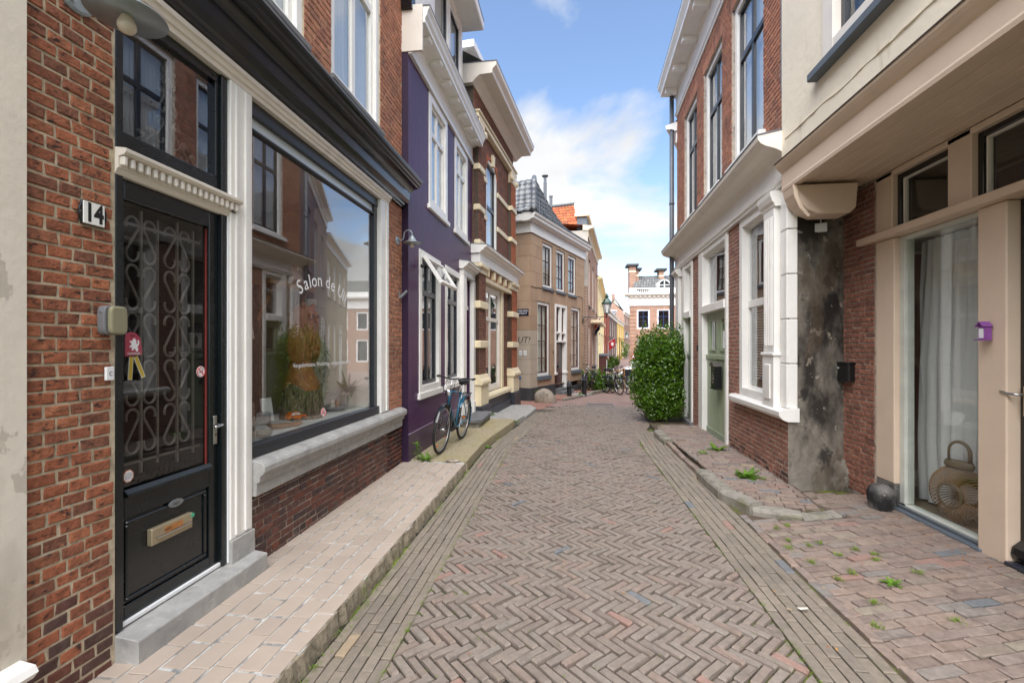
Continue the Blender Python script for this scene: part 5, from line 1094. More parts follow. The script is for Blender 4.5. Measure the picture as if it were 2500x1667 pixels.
# ------------------------------------------------------------------ brick house with cream bands
def build_banded():
    f = Fac('banded_brick_house', 'dark brick house with cream stone bands, columns and a big shop window', (-2.0, 8.6), 6.5, z=-.0); o = f.o; S0, S1 = 1.08, 4.85; D = .13
    sw = (1.66, 3.42, .56, 3.12); ua = (2.06, 3.04, 3.9, 6.18)
    w = f.sheet('wall', M['mortar_dark'], S0, S1, -.3, 7.35, [sw, ua], d0=D, d1=.5)
    f.bricks(w, M['brick_brown'], S0, S1, 3.95, 6.6, [ua] + [(S0, S1, z, z + .12) for z in (4.62, 5.50)] , pitch=.062, L=.21, H=.105, d=D, ind=300, proud=.006, seed=31)
    f.bricks(w, M['brick_brown'], 3.42, S1, .5, 3.3, (), pitch=.062, L=.21, H=.105, d=D, ind=120, proud=.006, seed=32)
    f.bricks(w, M['brick_brown'], S0, S1, 6.75, 7.3, (), pitch=.062, L=.21, H=.105, d=D, ind=40, proud=.006, seed=33)
    f.shell(FARBRICK2, S0, S1, 7.4, depth=6.5, d0=.4)
    for z in (4.62, 5.50):
        for a, b in ((S0 + .02, 2.06), (3.04, S1 - .02)): f.B('stone_band', M['creamstone'], a, b, D - .035, D + .05, z, z + .12, bevel=.004)
    # left pilaster and right column, brick shafts with cream rings
    for a, b, nm, rich in ((1.08, 1.60, 'pilaster', 0), (4.15, 4.82, 'column', 1)):
        p = f.sheet(nm, M['mortar_dark'], a, b, .9, 3.5, d0=0, d1=D + .01)
        f.bricks(p, M['brick_orange'] if rich else M['brick_brown'], a, b, .92, 3.3, [(a, b, z, z + .16) for z in (1.62, 2.48)], pitch=.062, L=.2, H=.1, ind=110, proud=.008, seed=41 + rich)
        for q in (a, b):
            side = MB(); side.quad((q, 0, .9), (q, D, .9), (q, D, 3.5), (q, 0, 3.5)); part('shaft_side', side, M['brick_orange'] if rich else M['brick_brown'], p)
        for z in (1.62, 2.48): f.B('stone_ring', M['creamstone'], a - .04, b + .04, -.05, D, z, z + .16, p, .015)
        f.B('pedestal', M['creamstone'], a - .03, b + .03, -.06, D, .36, .82, p, .01); f.prof('pedestal_cap', M['creamstone'], a - .07, b + .07, [(D, .82), (-.10, .82), (-.11, .86), (-.10, .91), (-.06, .96), (-.03, 1.04), (D, 1.04)], p, .006)
        f.B('plinth_block', M['plinth_black'], a - .07, b + .07, -.10, D, -.35, .36, p, .012); f.B('capital', M['creamstone'], a - .06, b + .06, -.08, D, 3.36, 3.46, p, .02); f.B('neck', M['creamstone'], a - .02, b + .02, -.03, D, 3.25, 3.36, p, .01)
        # upper shaft
        p2 = f.sheet('upper_' + nm, M['mortar_dark'], a + .06, b - .06, 3.9, 6.55, d0=.03, d1=D + .01)
        f.bricks(p2, M['brick_orange'] if rich else M['brick_brown'], a + .06, b - .06, 3.98, 6.3, [(a, b, z, z + .13) for z in (4.62, 5.50)], pitch=.062, L=.2, H=.1, d=.03, ind=100, proud=.01, seed=45 + rich)
        for z in (4.62, 5.50): f.B('stone_ring', M['creamstone'], a + .03, b - .03, -.01, D, z, z + .13, p2, .015)
        f.B('shaft_base', M['creamstone'], a + .02, b - .02, -.02, D, 3.86, 3.98, p2, .02); f.B('capital', M['creamstone'], a + .05, b - .05, .0, D, 6.28, 6.62, p2, .02)
        for sx in (a + .06, b - .06):
            mb = MB(); mb.lathe([(.0, 0), (.075, 0), (.075, .06), (.04, .07), (.0, .07)], (sx, .02, 6.40), 14, Matrix.Rotation(R(90), 4, 'X')); part('volute', mb, M['creamstone'], p2, smooth=False, bevel=.004)
    for z, hgt, pr in ((6.62, .10, .06), (6.74, .05, .09)): f.B('string_course', M['creamstone'], S0, S1, D - pr - .06, D + .05, z, z + hgt, bevel=.012)
    # shop front
    f.B('plinth', M['plinth_black'], 1.62, 4.1, .02, D + .1, -.35, .42, bevel=.012); f.B('plinth_step', M['plinth_black'], 1.62, 4.1, -.02, .02, -.35, .20, bevel=.008); f.prof('sill', M['creamstone'], 1.62, 3.9, [(.3, .56), (.0, .54), (-.03, .50), (-.03, .43), (.3, .43)])
    f.window(*sw, d=.14, fm=M['offwhite'], fw=.11, sm=M['offwhite'], sw=.05, vbars=(2.52,), hbars=(2.32,), bw=.09, room=M['room'], depth=1.5, curtain=(M['grey_curtain'], .9, 5, .06))
    f.B('cream_lining', M['creamstone'], 3.42, 3.62, D - .03, D + .1, .56, 3.12, bevel=.006)
    f.B('lintel', M['creamstone'], 1.6, 4.15, -.0, .3, 3.12, 3.22, bevel=.01); f.B('panel_strip', M['brick_up'], 1.62, 4.13, .06, .3, 3.22, 3.46, bevel=0)
    for k in range(5): f.B('console', M['creamstone'], 1.72 + k * .55, 1.84 + k * .55, -.03, .2, 3.24, 3.44, bevel=.02)
    f.B('frieze', M['white'], 1.02, 4.86, -.04, .3, 3.46, 3.66, bevel=.006)
    c = f.prof('shop_cornice', M['white'], .98, 4.92, [(.3, 3.66), (-.05, 3.66), (-.08, 3.70), (-.13, 3.72), (-.15, 3.76), (-.20, 3.78), (-.21, 3.83), (.3, 3.88)], bevel=.003); f.prof('zinc_cover', M['zinc'], .97, 4.93, [(.3, 3.88), (-.214, 3.83), (-.216, 3.84), (.3, 3.89)], c)
    # arched upper window
    f.window(ua[0], ua[1], ua[2], ua[3], d=D + .03, fm=M['white'], fw=.09, sm=M['anthracite'], sw=.05, vbars=(), hbars=(5.05,), bw=.09, curtain=(M['curtain'], .12), room=M['room'], proud=.02)
    mb = MB(); n = 10; cxx, rx, zc, rzz = 2.55, .49, 5.88, .34; pts = [(cxx + rx * math.cos(math.pi * i / n), zc + rzz * math.sin(math.pi * i / n)) for i in range(n + 1)]
    for i in range(n):
        (x0, z0), (x1, z1) = pts[i], pts[i + 1]; mb.ext([(x0, z0), (x1, z1), (x1, 6.24), (x0, 6.24)][::-1], D - .012, D + .04, 'y')
    part('arch_brick', mb, M['brick_orange'], o); mb = MB(); mb.ext([(2.50, 6.08), (2.60, 6.08), (2.64, 6.36), (2.46, 6.36)], D - .07, D + .02, 'y'); part('keystone', mb, M['creamstone'], o, bevel=.01)
    # roof cornice with deep soffit
    c = f.prof('cornice', M['offwhite'], .95, S1 + .42, [(.6, 7.30), (D - .02, 7.30), (.05, 7.36), (.0, 7.40), (-.06, 7.44), (-.33, 7.44), (-.34, 7.52), (-.38, 7.56), (-.42, 7.60), (-.43, 7.68), (.6, 7.74)], bevel=.004); f.prof('zinc_cover', M['zinc_dk'], .94, S1 + .43, [(.6, 7.74), (-.434, 7.68), (-.437, 7.695), (.6, 7.755)], c)
    rf = MB(); rf.quad((.95, -.1, 7.74), (S1 + .3, -.1, 7.74), (S1, 2.6, 9.4), (.95, 2.6, 9.4)); rf.quad((.95, 2.6, 9.4), (S1, 2.6, 9.4), (S1, 6, 7.5), (.95, 6, 7.5)); part('roof', rf, M['tile_black'], o)
    d = f.B('dormer', M['white'], 2.1, 3.9, .6, 2.2, 7.8, 8.75, bevel=.01); f.B('dormer_roof', M['white'], 1.95, 4.05, .4, 2.3, 8.75, 8.93, d, .01)
    # folded wine red awning over the alley front
    t = thing('awning', 'wine red folded awning beside the street name sign', 'awning', f.w(4.9, .75, 1.4), f.rot)
    mb = MB(); mb.ext([(0, 1.35), (.05, 1.3), (.42, .78), (.44, .70), (.42, .55), (0.02, .5), (0, .5)], .02, .7, 'y'); part('cloth', mb, M['awning'], t, bevel=.006); mb = MB(); mb.ext([(.0, .0), (.42, .0), (.44, .55), (.02, .5)], .02, .7, 'y'); part('valance', mb, M['awning'], t)
    mb = MB(); mb.tube([(.0, .01, 1.37), (.43, .01, .79), (.44, .01, .70), (.0, .01, .5)], .012, 6); mb.tube([(.02, .01, .18), (.44, .01, .16)], .012, 6); part('edge_piping', mb, M['offwhite'], t); mb = MB(); mb.tube([(.0, .2, -.1), (.35, .2, -.02)], .02, 6); part('bracket', mb, M['iron'], t)
build_banded()

# ------------------------------------------------------------------ brown stucco corner house
def build_brown():
    f = Fac('brown_corner_house', 'brown stucco corner house with steep dark tiled roof', (-1.18, 15.09), 21.1, z=-.12); o = f.o; E_ = 5.4; z_ = lambda z: z + .12
    uw = [(.96, 1.84, 3.87, 5.44), (2.22, 3.08, 3.87, 5.44), (3.46, 4.34, 3.87, 5.44)]; gw = [(.52, 1.58, .74, 3.34), (3.78, 4.86, .80, 3.38)]; dr = (2.05, 3.28, .1, 3.36)
    w = f.sheet('wall', M['brown_joint'], 0, E_, .36, 5.56, uw + gw + [dr], d0=.004, d1=.4, caps=False)
    rr = random.Random(2); out = []; hs = uw + gw + [dr]
    zz = [.36, .85, 1.34, 1.83, 2.32, 2.80, 3.30, 3.78, 4.28, 4.80, 5.2, 5.56]
    def blocks(s0, s1, side):
        for r, (z0, z1) in enumerate(zip(zz, zz[1:])):
            a = s0 - (.45 if r % 2 else 0)
            while a < s1:
                b = a + .9; segs = [(max(a, s0), min(b, s1))]
                if not side:
                    for h in hs:
                        if h[2] < z1 - .02 and h[3] > z0 + .02:
                            ns = []
                            for q0, q1 in segs:
                                if q1 <= h[0] or q0 >= h[1]: ns.append((q0, q1, z0, z1)[:2]); continue
                                if q0 < h[0]: ns.append((q0, h[0]))
                                if q1 > h[1]: ns.append((h[1], q1))
                                # the rest of the block above or below the opening
                                m0, m1 = max(q0, h[0]), min(q1, h[1])
                                if h[2] > z0 + .03: out.append((m0, m1, z0, h[2], side))
                                if h[3] < z1 - .03: out.append((m0, m1, h[3], z1, side))
                            segs = ns
                for q0, q1 in segs:
                    if q1 - q0 > .03: out.append((q0, q1, z0, z1, side))
                a = b
    blocks(0, E_, False); g = .004
    sw_ = MB(); sw_.quad((0.002, 0.004, .36), (0.002, 5, .36), (0.002, 5, 5.56), (0.002, .004, 5.56)); sidew = part('side_wall', sw_, M['brown_joint'], o)
    for s0, s1, z0, z1, sd in out: f.B('stucco_block', M['brown_pale'] if (z1 < 2.35 and s1 < .6) else M['brown'], s0 + g, s1 - g, -.008, .0035, z0 + g, z1 - g, w, 0)
    for r, (z0, z1) in enumerate(zip(zz, zz[1:])):
        a = .004 - (.45 if r % 2 else 0)
        while a < 2.6:
            y0, y1 = max(a, 0.0), a + .9; mb = MB(); mb.box(-.008, .0015, y0 + g, y1 - g, z0 + g, z1 - g); part('stucco_block', mb, M['brown_pale'] if z1 < 2.35 else M['brown'], sidew); a += .9
    f.B('plinth', M['tarred'], -.02, 2.05, -.025, .2, -.25, .39, bevel=.01); f.B('plinth', M['tarred'], 3.28, E_, -.025, .2, -.35, .16, bevel=.01); mb = MB(); mb.box(-.022, .02, .2, 4, -.25, .39); part('side_plinth', mb, M['tarred'], o)
    f.shell(M['brown'], .02, E_, 6.1, depth=6)
    for a, b, c, d in uw: f.window(a, b, c, d, d=.03, fm=M['white'], fw=.10, sm=M['maroon'], sw=.04, vbars=((a + b) / 2,), hbars=(c + .5, c + .95), bw=.035, sill=(M['lead'], .06, .09), curtain=(M['lace'], .12), room=M['room'], proud=.0)
    for a, b, c, d in gw: f.window(a, b, c, d, d=.03, fm=M['white'], fw=.11, sm=M['maroon'], sw=.045, vbars=((a + b) / 2,), hbars=(c + .62, c + 1.22, c + 1.78), bw=.035, sill=(M['lead'], .07, .13), curtain=(M['lace'], .12), room=M['room'])
    # red and green blind behind the first upper window
    f.B('colour_blind', mat('red cloth', S(200, 60, 60), .8), 1.10, 1.30, .20, .205, 4.6, 4.9, bevel=0); f.B('colour_blind', mat('green cloth', S(90, 140, 110), .8), 1.31, 1.62, .20, .205, 4.3, 4.9, bevel=0)
    # door bay
    mb = MB(); f.bx(mb, 2.05, 2.17, -.03, .2, .78, 3.36); f.bx(mb, 3.12, 3.28, -.03, .2, .15, 3.36); f.bx(mb, 2.17, 3.12, -.03, .2, 3.26, 3.36); f.bx(mb, 2.17, 3.12, -.04, .2, 1.93, 2.0); f.bx(mb, 2.17, 3.12, -.02, .2, 2.26, 2.32); f.bx(mb, 2.60, 2.72, -.03, .2, 2.0, 3.26); f.bx(mb, 2.02, 2.24, -.06, .1, .72, .80); f.bx(mb, 3.08, 3.32, -.06, .1, .72, .80)
    fr = part('door_surround', mb, M['white'], o, bevel=.006)
    for a, b in ((2.17, 2.60), (2.72, 3.12)):
        f.window(a, b, 2.34, 3.26, d=.08, fm=M['maroon'], fw=.04, sm=M['maroon'], sw=.02, hbars=(2.98,), parent=fr, depth=.4, name='fanlight'); f.window(a, b, 2.0, 2.26, d=.08, fm=M['maroon'], fw=.04, sm=M['maroon'], sw=.02, parent=fr, depth=.4, name='fanlight')
    mb = MB(); f.bx(mb, 2.40, 3.12, .12, .17, .18, 1.93); dd = part('door', mb, M['maroon'], o, bevel=.006); f.B('door_glass', M['carglass'], 2.52, 3.0, .112, .122, .95, 1.85, dd, .004); f.B('door_panel', M['maroon'], 2.52, 3.0, .108, .122, .3, .8, dd, .01)
    f.B('step', M['bluestone_dk'], 2.3, 3.35, -.30, .2, -.2, .10, bevel=.012); f.B('step', M['bluestone_dk'], 2.3, 3.3, -.12, .2, .10, .19, bevel=.01)
    # cornice, cable, street name sign, notices
    f.B('frieze', M['white'], -.03, E_ + .1, -.05, .2, 5.56, 5.90, bevel=.006); mb = MB(); mb.box(-.052, .0, -.045, 4, 5.56, 5.90); part('side_frieze', mb, M['white'], o, bevel=.006)
    f.prof('cornice', M['white'], -.28, E_ + .16, [(.2, 5.90), (-.09, 5.90), (-.12, 5.94), (-.24, 5.96), (-.25, 6.04), (-.29, 6.07), (-.31, 6.14), (.2, 6.2)], bevel=.003); f.prof('zinc_cover', M['zinc'], -.29, E_ + .17, [(.2, 6.2), (-.315, 6.14), (-.318, 6.155), (.2, 6.215)]); mb = MB(); mb.box(-.28, .0, .2, 1.1, 5.92, 6.15); part('side_cornice', mb, M['white'], o, bevel=.01)
    q = MB(); q.tube([(s, -.018, 3.78 - .05 * math.sin(s * 5) * .3 + .02 * s) for s in [i * .3 for i in range(18)]] + [(5.12, -.018, 3.85), (5.13, -.018, 3.0)], .009, 5); part('cable', q, M['brown_joint'], o)
    for a, (zw, col) in ((3.9, (1.25, 'steel')), (2.0, (1.5, 'iron')), (2.0, (.98, 'brass'))):
        s0 = a - .24 if a > 3 else 1.86; f.B('bell_plate', M[col], s0, s0 + (.09 if a > 3 else .06), -.035, -.008, zw, zw + (.28 if a > 3 else .13), bevel=.01)
    # roof: steep front slope, hip towards the alley, both laid with glazed pantiles
    ap = (4.0, 1.75, 8.95); ev = 6.18; rf = MB(); A, B_, C = (-.3, -.25, ev), (E_ + .15, -.25, ev), (-.3, 6, ev)
    bell = lambda t: -.78 * math.sin(math.pi * min(t, 1)) ** 1.0
    nn = 10
    def P_front(u, v): # u along eave, v up the slope
        x = A[0] + (B_[0] - A[0]) * u; q = Vector((x, A[1], ev)).lerp(Vector((ap[0], ap[1], ap[2])), v); q.y += .0; q.z += bell(v) * .75; return q
    vs = [tuple(P_front(i / 12, j / nn)) for j in range(nn + 1) for i in range(13)]
    rf.add(vs, [(j * 13 + i, j * 13 + i + 1, (j + 1) * 13 + i + 1, (j + 1) * 13 + i) for j in range(nn) for i in range(12)])
    def P_side(u, v):
        y = A[1] + (6 - A[1]) * u; q = Vector((A[0], y, ev)).lerp(Vector((ap[0], ap[1] + (4.0 * u), ap[2])), v); q.z += bell(v) * .75; return q
    vs = [tuple(P_side(i / 8, j / nn)) for j in range(nn + 1) for i in range(9)]
    rf.add(vs, [(j * 9 + i, j * 9 + i + 1, (j + 1) * 9 + i + 1, (j + 1) * 9 + i) for j in range(nn) for i in range(8)])
    P_right = lambda u, v: Vector((B_[0], A[1] + (6 - A[1]) * u, ev)).lerp(Vector((ap[0], ap[1] + 4.0 * u, ap[2])), v) + Vector((0, 0, bell(v) * .75))
    vs = [tuple(P_right(i / 6, j / nn)) for j in range(nn + 1) for i in range(7)]
    rf.add(vs, [(j * 7 + i, j * 7 + i + 1, (j + 1) * 7 + i + 1, (j + 1) * 7 + i) for j in range(nn) for i in range(6)]); roof = part('roof', rf, M['tile_black'], o)
    def surf_tiles(fn, rows, cnt, ind, m2=None):
        out = []
        for j in range(rows):
            v0, v1 = j / rows, min((j + 1.12) / rows, .995); wid = (fn(1, v0) - fn(0, v0)).length; n = max(1, int(wid / cnt))
            for i in range(n):
                u0, u1 = i / n, (i + 1) / n; c00, c10, c01, c11 = fn(u0, v0), fn(u1, v0), fn(u0, v1), fn(u1, v1); nr = (c10 - c00).cross(c01 - c00).normalized()
                if nr.z < 0: nr = -nr
                vs = []; pr = [(0, .02), (.2, .05), (.4, .03), (.65, .008), (1, .03)]
                for t_, h in pr: vs += [c00.lerp(c10, t_) + nr * (h + .03), c01.lerp(c11, t_) + nr * (h + .005)]
                for t_, h in pr: vs.append(c00.lerp(c10, t_) + nr * (h))
                k = len(pr); fs = [(2 * q, 2 * q + 2, 2 * q + 3, 2 * q + 1) for q in range(k - 1)] + [(2 * k + q, 2 * k + q + 1, 2 * q + 2, 2 * q) for q in range(k - 1)]
                out.append(([tuple(q) for q in vs], fs, tuple((c00 + c11) / 2), m2[1] if m2 and u0 > m2[0] else M['tile_black']))
        out2 = sorted([p for p in out if in_view(f.w(*p[2]))], key=lambda p: px_of(f.w(*p[2]))[2])
        for vs, fs, c, m_ in out2[:ind]:
            me = bpy.data.meshes.new('roof_tile'); me.from_pydata([tuple(Vector(q) - Vector(c)) for q in vs], [], fs); me.polygons.foreach_set('use_smooth', [True] * len(fs)); ob = link('roof_tile', me, roof, m_); ob.location = c
        ids = set(id(p) for p in out2[:ind]); rest = [p for p in out if id(p) not in ids]
        if rest:
            mb = MB(); [mb.add(p[0], p[1]) for p in rest]; ob = part('roof_tiles', mb, M['tile_black'], roof, smooth=True); ob['kind'] = 'stuff'
    surf_tiles(P_front, 13, .235, 180); surf_tiles(P_side, 13, .27, 110, (.18, M['tile_red']))
    for k in range(11):
        a, b = P_front(0, k / 11), P_front(0, (k + 1.15) / 11); mb = MB(); mb.tube([a + Vector((0, 0, .05)), b + Vector((0, 0, .05))], [.12, .10], 10); part('ridge_tile', mb, M['tile_black'], roof, smooth=True)
    q = MB(); q.lathe([(.07, 0), (.07, 1.6), (.06, 1.61), (.06, 1.8), (.14, 1.86), (.14, 1.89), (.0, 1.95)], (4.25, 1.35, 7.2), 14); part('flue_pipe', q, M['zinc_dk'], roof, smooth=False); 
    t = thing('street_sign', 'navy street name sign with white letters on the brown side wall', 'sign', f.w(0, .28, 2.92), f.rot); mb = MB(); mb.box(-.025, -.012, -.21, .21, -.11, .11); part('plate', mb, M['enamel_b'], t, bevel=.003)
    for k, tx in enumerate(('TOELAND-', 'STRAAT')): part('lettering', text_mesh(tx, .085, bold=.001).xf(Matrix.Translation((-.0265, 0, .04 - .085 * k)) @ Matrix.Rotation(R(-90), 4, 'Z') @ Matrix.Rotation(R(90), 4, 'X')), M['letterwhite'], t)
    for yy, lab in ((.20, 'white notice plate under the graffiti, nearer to the house corner'), (.37, 'white notice plate with red rim under the graffiti, nearer to the awning')):
        t = thing('notice', lab, 'notice', f.w(0, yy, 1.55), f.rot, 'notices on the brown side wall'); mb = MB(); mb.box(-.02, -.010, -.055, .055, -.085, .085); part('plate', mb, M['plaswhite'], t, bevel=.003); mb = MB()
        for k in range(4): mb.box(-.0212, -.0204, -.035, .035, -.05 + k * .03, -.045 + k * .03)
        part('lettering', mb, M['letterblack'], t)
    gt = text_mesh('UT!', .30, shear=.25).xf(Matrix.Translation((-.0095, .27, 1.98)) @ Matrix.Rotation(R(-90), 4, 'Z') @ Matrix.Rotation(R(90), 4, 'X')); g_ = part('graffiti', gt, M['letterblack'], o)
    # small wooden eaves bracket on the alley side
    q = MB(); q.tube([(-.3, .6, 5.6), (-.02, .6, 5.35)], .025, 6); part('eaves_bracket', q, M['offwhite'], o)
    return f
FB = build_brown()

# ------------------------------------------------------------------ right side: cream house with overhang
def build_cream():
    f = Fac('cream_house', 'cream house with overhanging upper storey and beige shop front', (3.25, 0), 0, 'R'); o = f.o; XO = .83     # overhang depth
    # brick pier and the shop front posts
    w = f.sheet('brick_pier', M['mortar_grey'], 5.24, 6.05, -.1, 3.42, d0=.0, d1=.13)
    f.bricks(w, M['brick_rust'], 5.25, 6.04, .02, 3.40, (), pitch=.0575, L=.15, H=.088, bond='wild', proud=.009, joint=.013, ind=300, jit=.004, seed=51)
    f.shell(M['cream'], -1.5, 6.0, 7.6, d0=.9, depth=7)
    for a, b, lo in ((4.97, 5.24, .28), (3.80, 4.04, -.02), (2.35, 2.55, -.02)):
        p = f.B('post', M['cream_wood'], a, b, -.0, .14, max(lo, .0), 2.74, bevel=.01, seg=2)
        if lo > 0: f.B('post_foot', M['guardstone'], a, b - .004, .004, .14, -.05, .28, p, .008)
    f.B('transom_shelf', M['cream_wood'], 2.2, 5.42, -.09, .14, 2.745, 2.815, bevel=.006)
    for a, b in ((5.0, 5.24), (4.10, 4.33), (2.9, 3.05)): f.B('upper_post', M['cream_wood'], a, b, .0, .14, 2.815, 3.42, bevel=.008)
    f.B('top_rail', M['cream_wood'], 2.2, 5.24, .0, .14, 3.37, 3.425, bevel=.006)
    for a, b in ((4.33, 5.0), (3.05, 4.10)):
        f.window(a, b, 2.815, 3.37, d=.05, fm=M['black'], fw=.05, sm=M['offwhite'], sw=.012, room=M['room'], depth=1.0, curtain=(M['grey_curtain'], .7, 5, .04), name='transom_light')
    # big window with curtain
    mb = MB(); f.bx(mb, 4.90, 4.97, .05, .14, .10, 2.74); f.bx(mb, 4.04, 4.06, .05, .14, .10, 2.74); f.bx(mb, 4.06, 4.90, .05, .14, .06, .10); f.bx(mb, 4.06, 4.90, .05, .14, 2.70, 2.74)
    ww = part('display_window', mb, mat('pale grey frame', S(196, 198, 188), .4), o, bevel=.004)
    part('pane', MB().quad((-4.06, .08, .10), (-4.90, .08, .10), (-4.90, .08, 2.70), (-4.06, .08, 2.70)), GLASS, ww)
    f.B('sill', M['lead'], 4.0, 4.97, -.02, .05, .0, .055, ww, .006); f.B('sill_strip', M['zinc'], 4.05, 4.97, .035, .06, .06, .085, ww, .004); f.B('sill_base', M['mortar'], 3.75, 4.97, -.04, .0, -.05, .02, ww, .004)
    f.roombox(M['offwhite'], 3.5, 5.75, .06, 2.74, .16, 1.4, ww); f.B('floor', M['floorwood'], 3.5, 5.74, .15, 1.5, .062, .075, ww, 0); f.B('side_panel', M['terracotta'], 5.68, 5.73, .16, 1.5, .25, 2.7, ww, 0); f.B('skirting', M['offwhite'], 5.66, 5.68, .16, 1.5, .076, .25, ww, 0)
    # curtain: deep folds, hanging in from the near jamb
    n = 110; vs = []; rr = random.Random(5)
    for i in range(n + 1):
        t = i / n; s_ = 3.70 + 1.46 * t
        for j, z in enumerate((.10, .7, 1.5, 2.2, 2.72)):
            k = z / 2.72; a = .036 * (1 - .35 * k); ph = t * 70 + .9 * math.sin(t * 13 + z * .5) + (.5 * z)
            vs.append((-(s_ + .07 * (1 - k) * 0 + (.05 * math.sin(z * 1.4) * t)), (.36 + .02 * t) + a * math.sin(ph) + .018 * math.sin(ph * 2.3 + z), z))
    mb = MB(); mb.add(vs, [(i * 5 + j, (i + 1) * 5 + j, (i + 1) * 5 + j + 1, i * 5 + j + 1) for i in range(n) for j in range(4)]); part('curtain', mb, M['curtain'], ww, smooth=True)
    # black door
    mb = MB(); f.bx(mb, 2.6, 3.80, .09, .14, .10, 2.74); d = part('door', mb, M['black'], o, bevel=.006); f.prof('weather_bar', M['black'], 2.6, 3.79, [(.09, .22), (.03, .17), (.02, .12), (.03, .09), (.09, .09)], d); f.B('door_panel', M['black'], 2.75, 3.60, .078, .092, .35, 2.55, d, .012); f.B('door_threshold', M['plinth_black'], 2.6, 3.80, -.02, .2, .0, .06, bevel=.006)
    h = f.B('handle_plate', M['brass'], 3.70, 3.755, .068, .088, 1.14, 1.36, d, .004); mb = MB(); mb.tube([(-3.728, .07, 1.30), (-3.728, .01, 1.30), (-3.74, .0, 1.30), (-3.80, -.005, 1.305), (-3.845, .0, 1.312)], .010, 8); part('handle', mb, M['steel'], h, smooth=True); mb = MB(); mb.ball((-3.728, .064, 1.205), (.007, .004, .012), 8, 6); part('keyhole', mb, M['iron'], h)
    # overhang: soffit boards, beam, lip, wall above
    for k in range(6):
        y0 = -XO + .07 + k * (XO - .07) / 6; f.B('soffit_board', M['cream_wood'], .3, 5.47, y0 + .003, y0 + (XO - .07) / 6 - .003, 3.425, 3.445, bevel=.004)
    f.B('soffit_back', M['cream_wood'], .3, 5.47, -XO + .05, .2, 3.446, 3.46, bevel=0)
    f.prof('overhang_beam', M['cream_wood'], .3, 5.48, [(-XO + .07, 3.39), (-XO, 3.39), (-XO - .006, 3.42), (-XO, 3.44), (-XO, 3.60), (-XO - .02, 3.615), (-XO - .05, 3.65), (-XO - .07, 3.68), (-XO - .075, 3.70), (-XO + .05, 3.725), (-XO + .07, 3.725)]); f.prof('beam_flashing', M['mortar_dark'], .3, 5.485, [(-XO - .02, 3.71), (-XO - .08, 3.70), (-XO - .083, 3.712), (-XO - .02, 3.73)])
    uw = (3.45, 4.62, 4.30, 6.3); f.sheet('wall', M['cream'], -1.5, 5.48, 3.72, 7.6, [uw], d0=-XO, d1=-XO + .3)
    mb = MB(); rr = random.Random(3); pts = [(-(.5 + i * .1), 3.94 + rr.uniform(-.008, .008) + (.02 if i > 40 else 0)) for i in range(50)]
    mb.tube([(x, -XO - .001, z) for x, z in pts], [.004 + rr.uniform(0, .012) for _ in pts], 5); part('plaster_crack', mb, M['cream'], o)
    f.window(*uw, d=-XO + .03, fm=M['offwhite'], fw=.17, sm=M['anthracite'], sw=.06, vbars=(4.03,), bw=.05, room=M['room'], curtain=(M['curtain'], .25), proud=.05); f.B('sill', M['lead'], 3.3, 4.76, -XO - .09, -XO + .02, 4.22, 4.30, bevel=.008)
    # quarter round corbel carrying the beam
    poly = [(-XO + .0, 3.388), (-XO + .02, 3.30), (-XO + .07, 3.20), (-XO + .15, 3.12), (-XO + .26, 3.07), (-.26, 3.07), (-.20, 3.13), (-.18, 3.388)]
    f.prof('corbel', M['cream_wood'], 5.22, 5.47, poly, bevel=.008); f.prof('corbel_rib', M['cream_wood'], 5.20, 5.225, [(a, b) for a, b in [(-XO - .01, 3.385), (-XO + .01, 3.25), (-XO + .06, 3.13), (-XO + .14, 3.035), (-XO + .17, 3.05), (-XO + .10, 3.14), (-XO + .05, 3.26), (-XO + .04, 3.385)]], bevel=.004)
    rf = MB(); rf.quad((1.5, -XO, 7.6), (-5.5, -XO, 7.6), (-5.5, 2.5, 9.6), (1.5, 2.5, 9.6)); rf.quad((1.5, 2.5, 9.6), (-5.5, 2.5, 9.6), (-5.5, 7, 7.6), (1.5, 7, 7.6)); part('roof', rf, FARTILE_R, o)
    # drain of the upper wall
    mb = MB(); mb.tube([(-5.50, -XO + .02, 7.5), (-5.50, -XO + .02, 4.6), (-5.49, -XO + .04, 4.2)], .022, 8); part('conduit', mb, M['zinc_dk'], o)
build_cream()
def rattan_lantern():
    t = thing('rattan_lantern', 'round rattan lantern vase with handle standing inside the curtained window', 'lantern', (3.475, 4.50, .077))
    rx, rz2, ry = .155, .20, .17; cz = .205; q = MB(); n = 54
    for k in range(n):      # canes run from the front ring round to the back ring
        a = 2 * math.pi * k / n; pts = []
        for i in range(9):
            b = R(-68 + 136 * i / 8); pts.append((rx * math.sin(b) * .95, ry * math.cos(b) * math.cos(a + .25 * math.sin(b)), cz + rz2 * math.cos(b) * math.sin(a + .25 * math.sin(b))))
        q.tube(pts, .0036, 5)
    o = part('cane', q, M['rattan'], t, smooth=True); o['kind'] = 'stuff'
    for sx in (-1, 1):
        q = MB(); q.tube([(sx * rx * .92, .066 * math.cos(2 * math.pi * k / 28), cz + .082 * math.sin(2 * math.pi * k / 28)) for k in range(28)], .012, 8, True, .5); part('opening_ring', q, M['rattan_dk'], t, smooth=True)
    q = MB(); q.lathe([(.075, .0), (.085, .02), (.075, .05), (.066, .05), (.066, 0)], (0, 0, cz + rz2 - .012), 24); part('neck_ring', q, M['rattan_dk'], t, smooth=True)
    q = MB(); q.tube([(0, -.06, cz + rz2 + .02)] + [(0, -.06 * math.cos(R(a)), cz + rz2 + .10 + .075 * math.sin(R(a))) for a in range(0, 181, 15)] + [(0, .06, cz + rz2 + .02)], .008, 8, False, 2.2); part('handle', q, M['rattan_dk'], t, smooth=True)
    t.rotation_euler = (0, 0, R(14)); t.scale = (.72, 1.45, 1.25)
rattan_lantern()
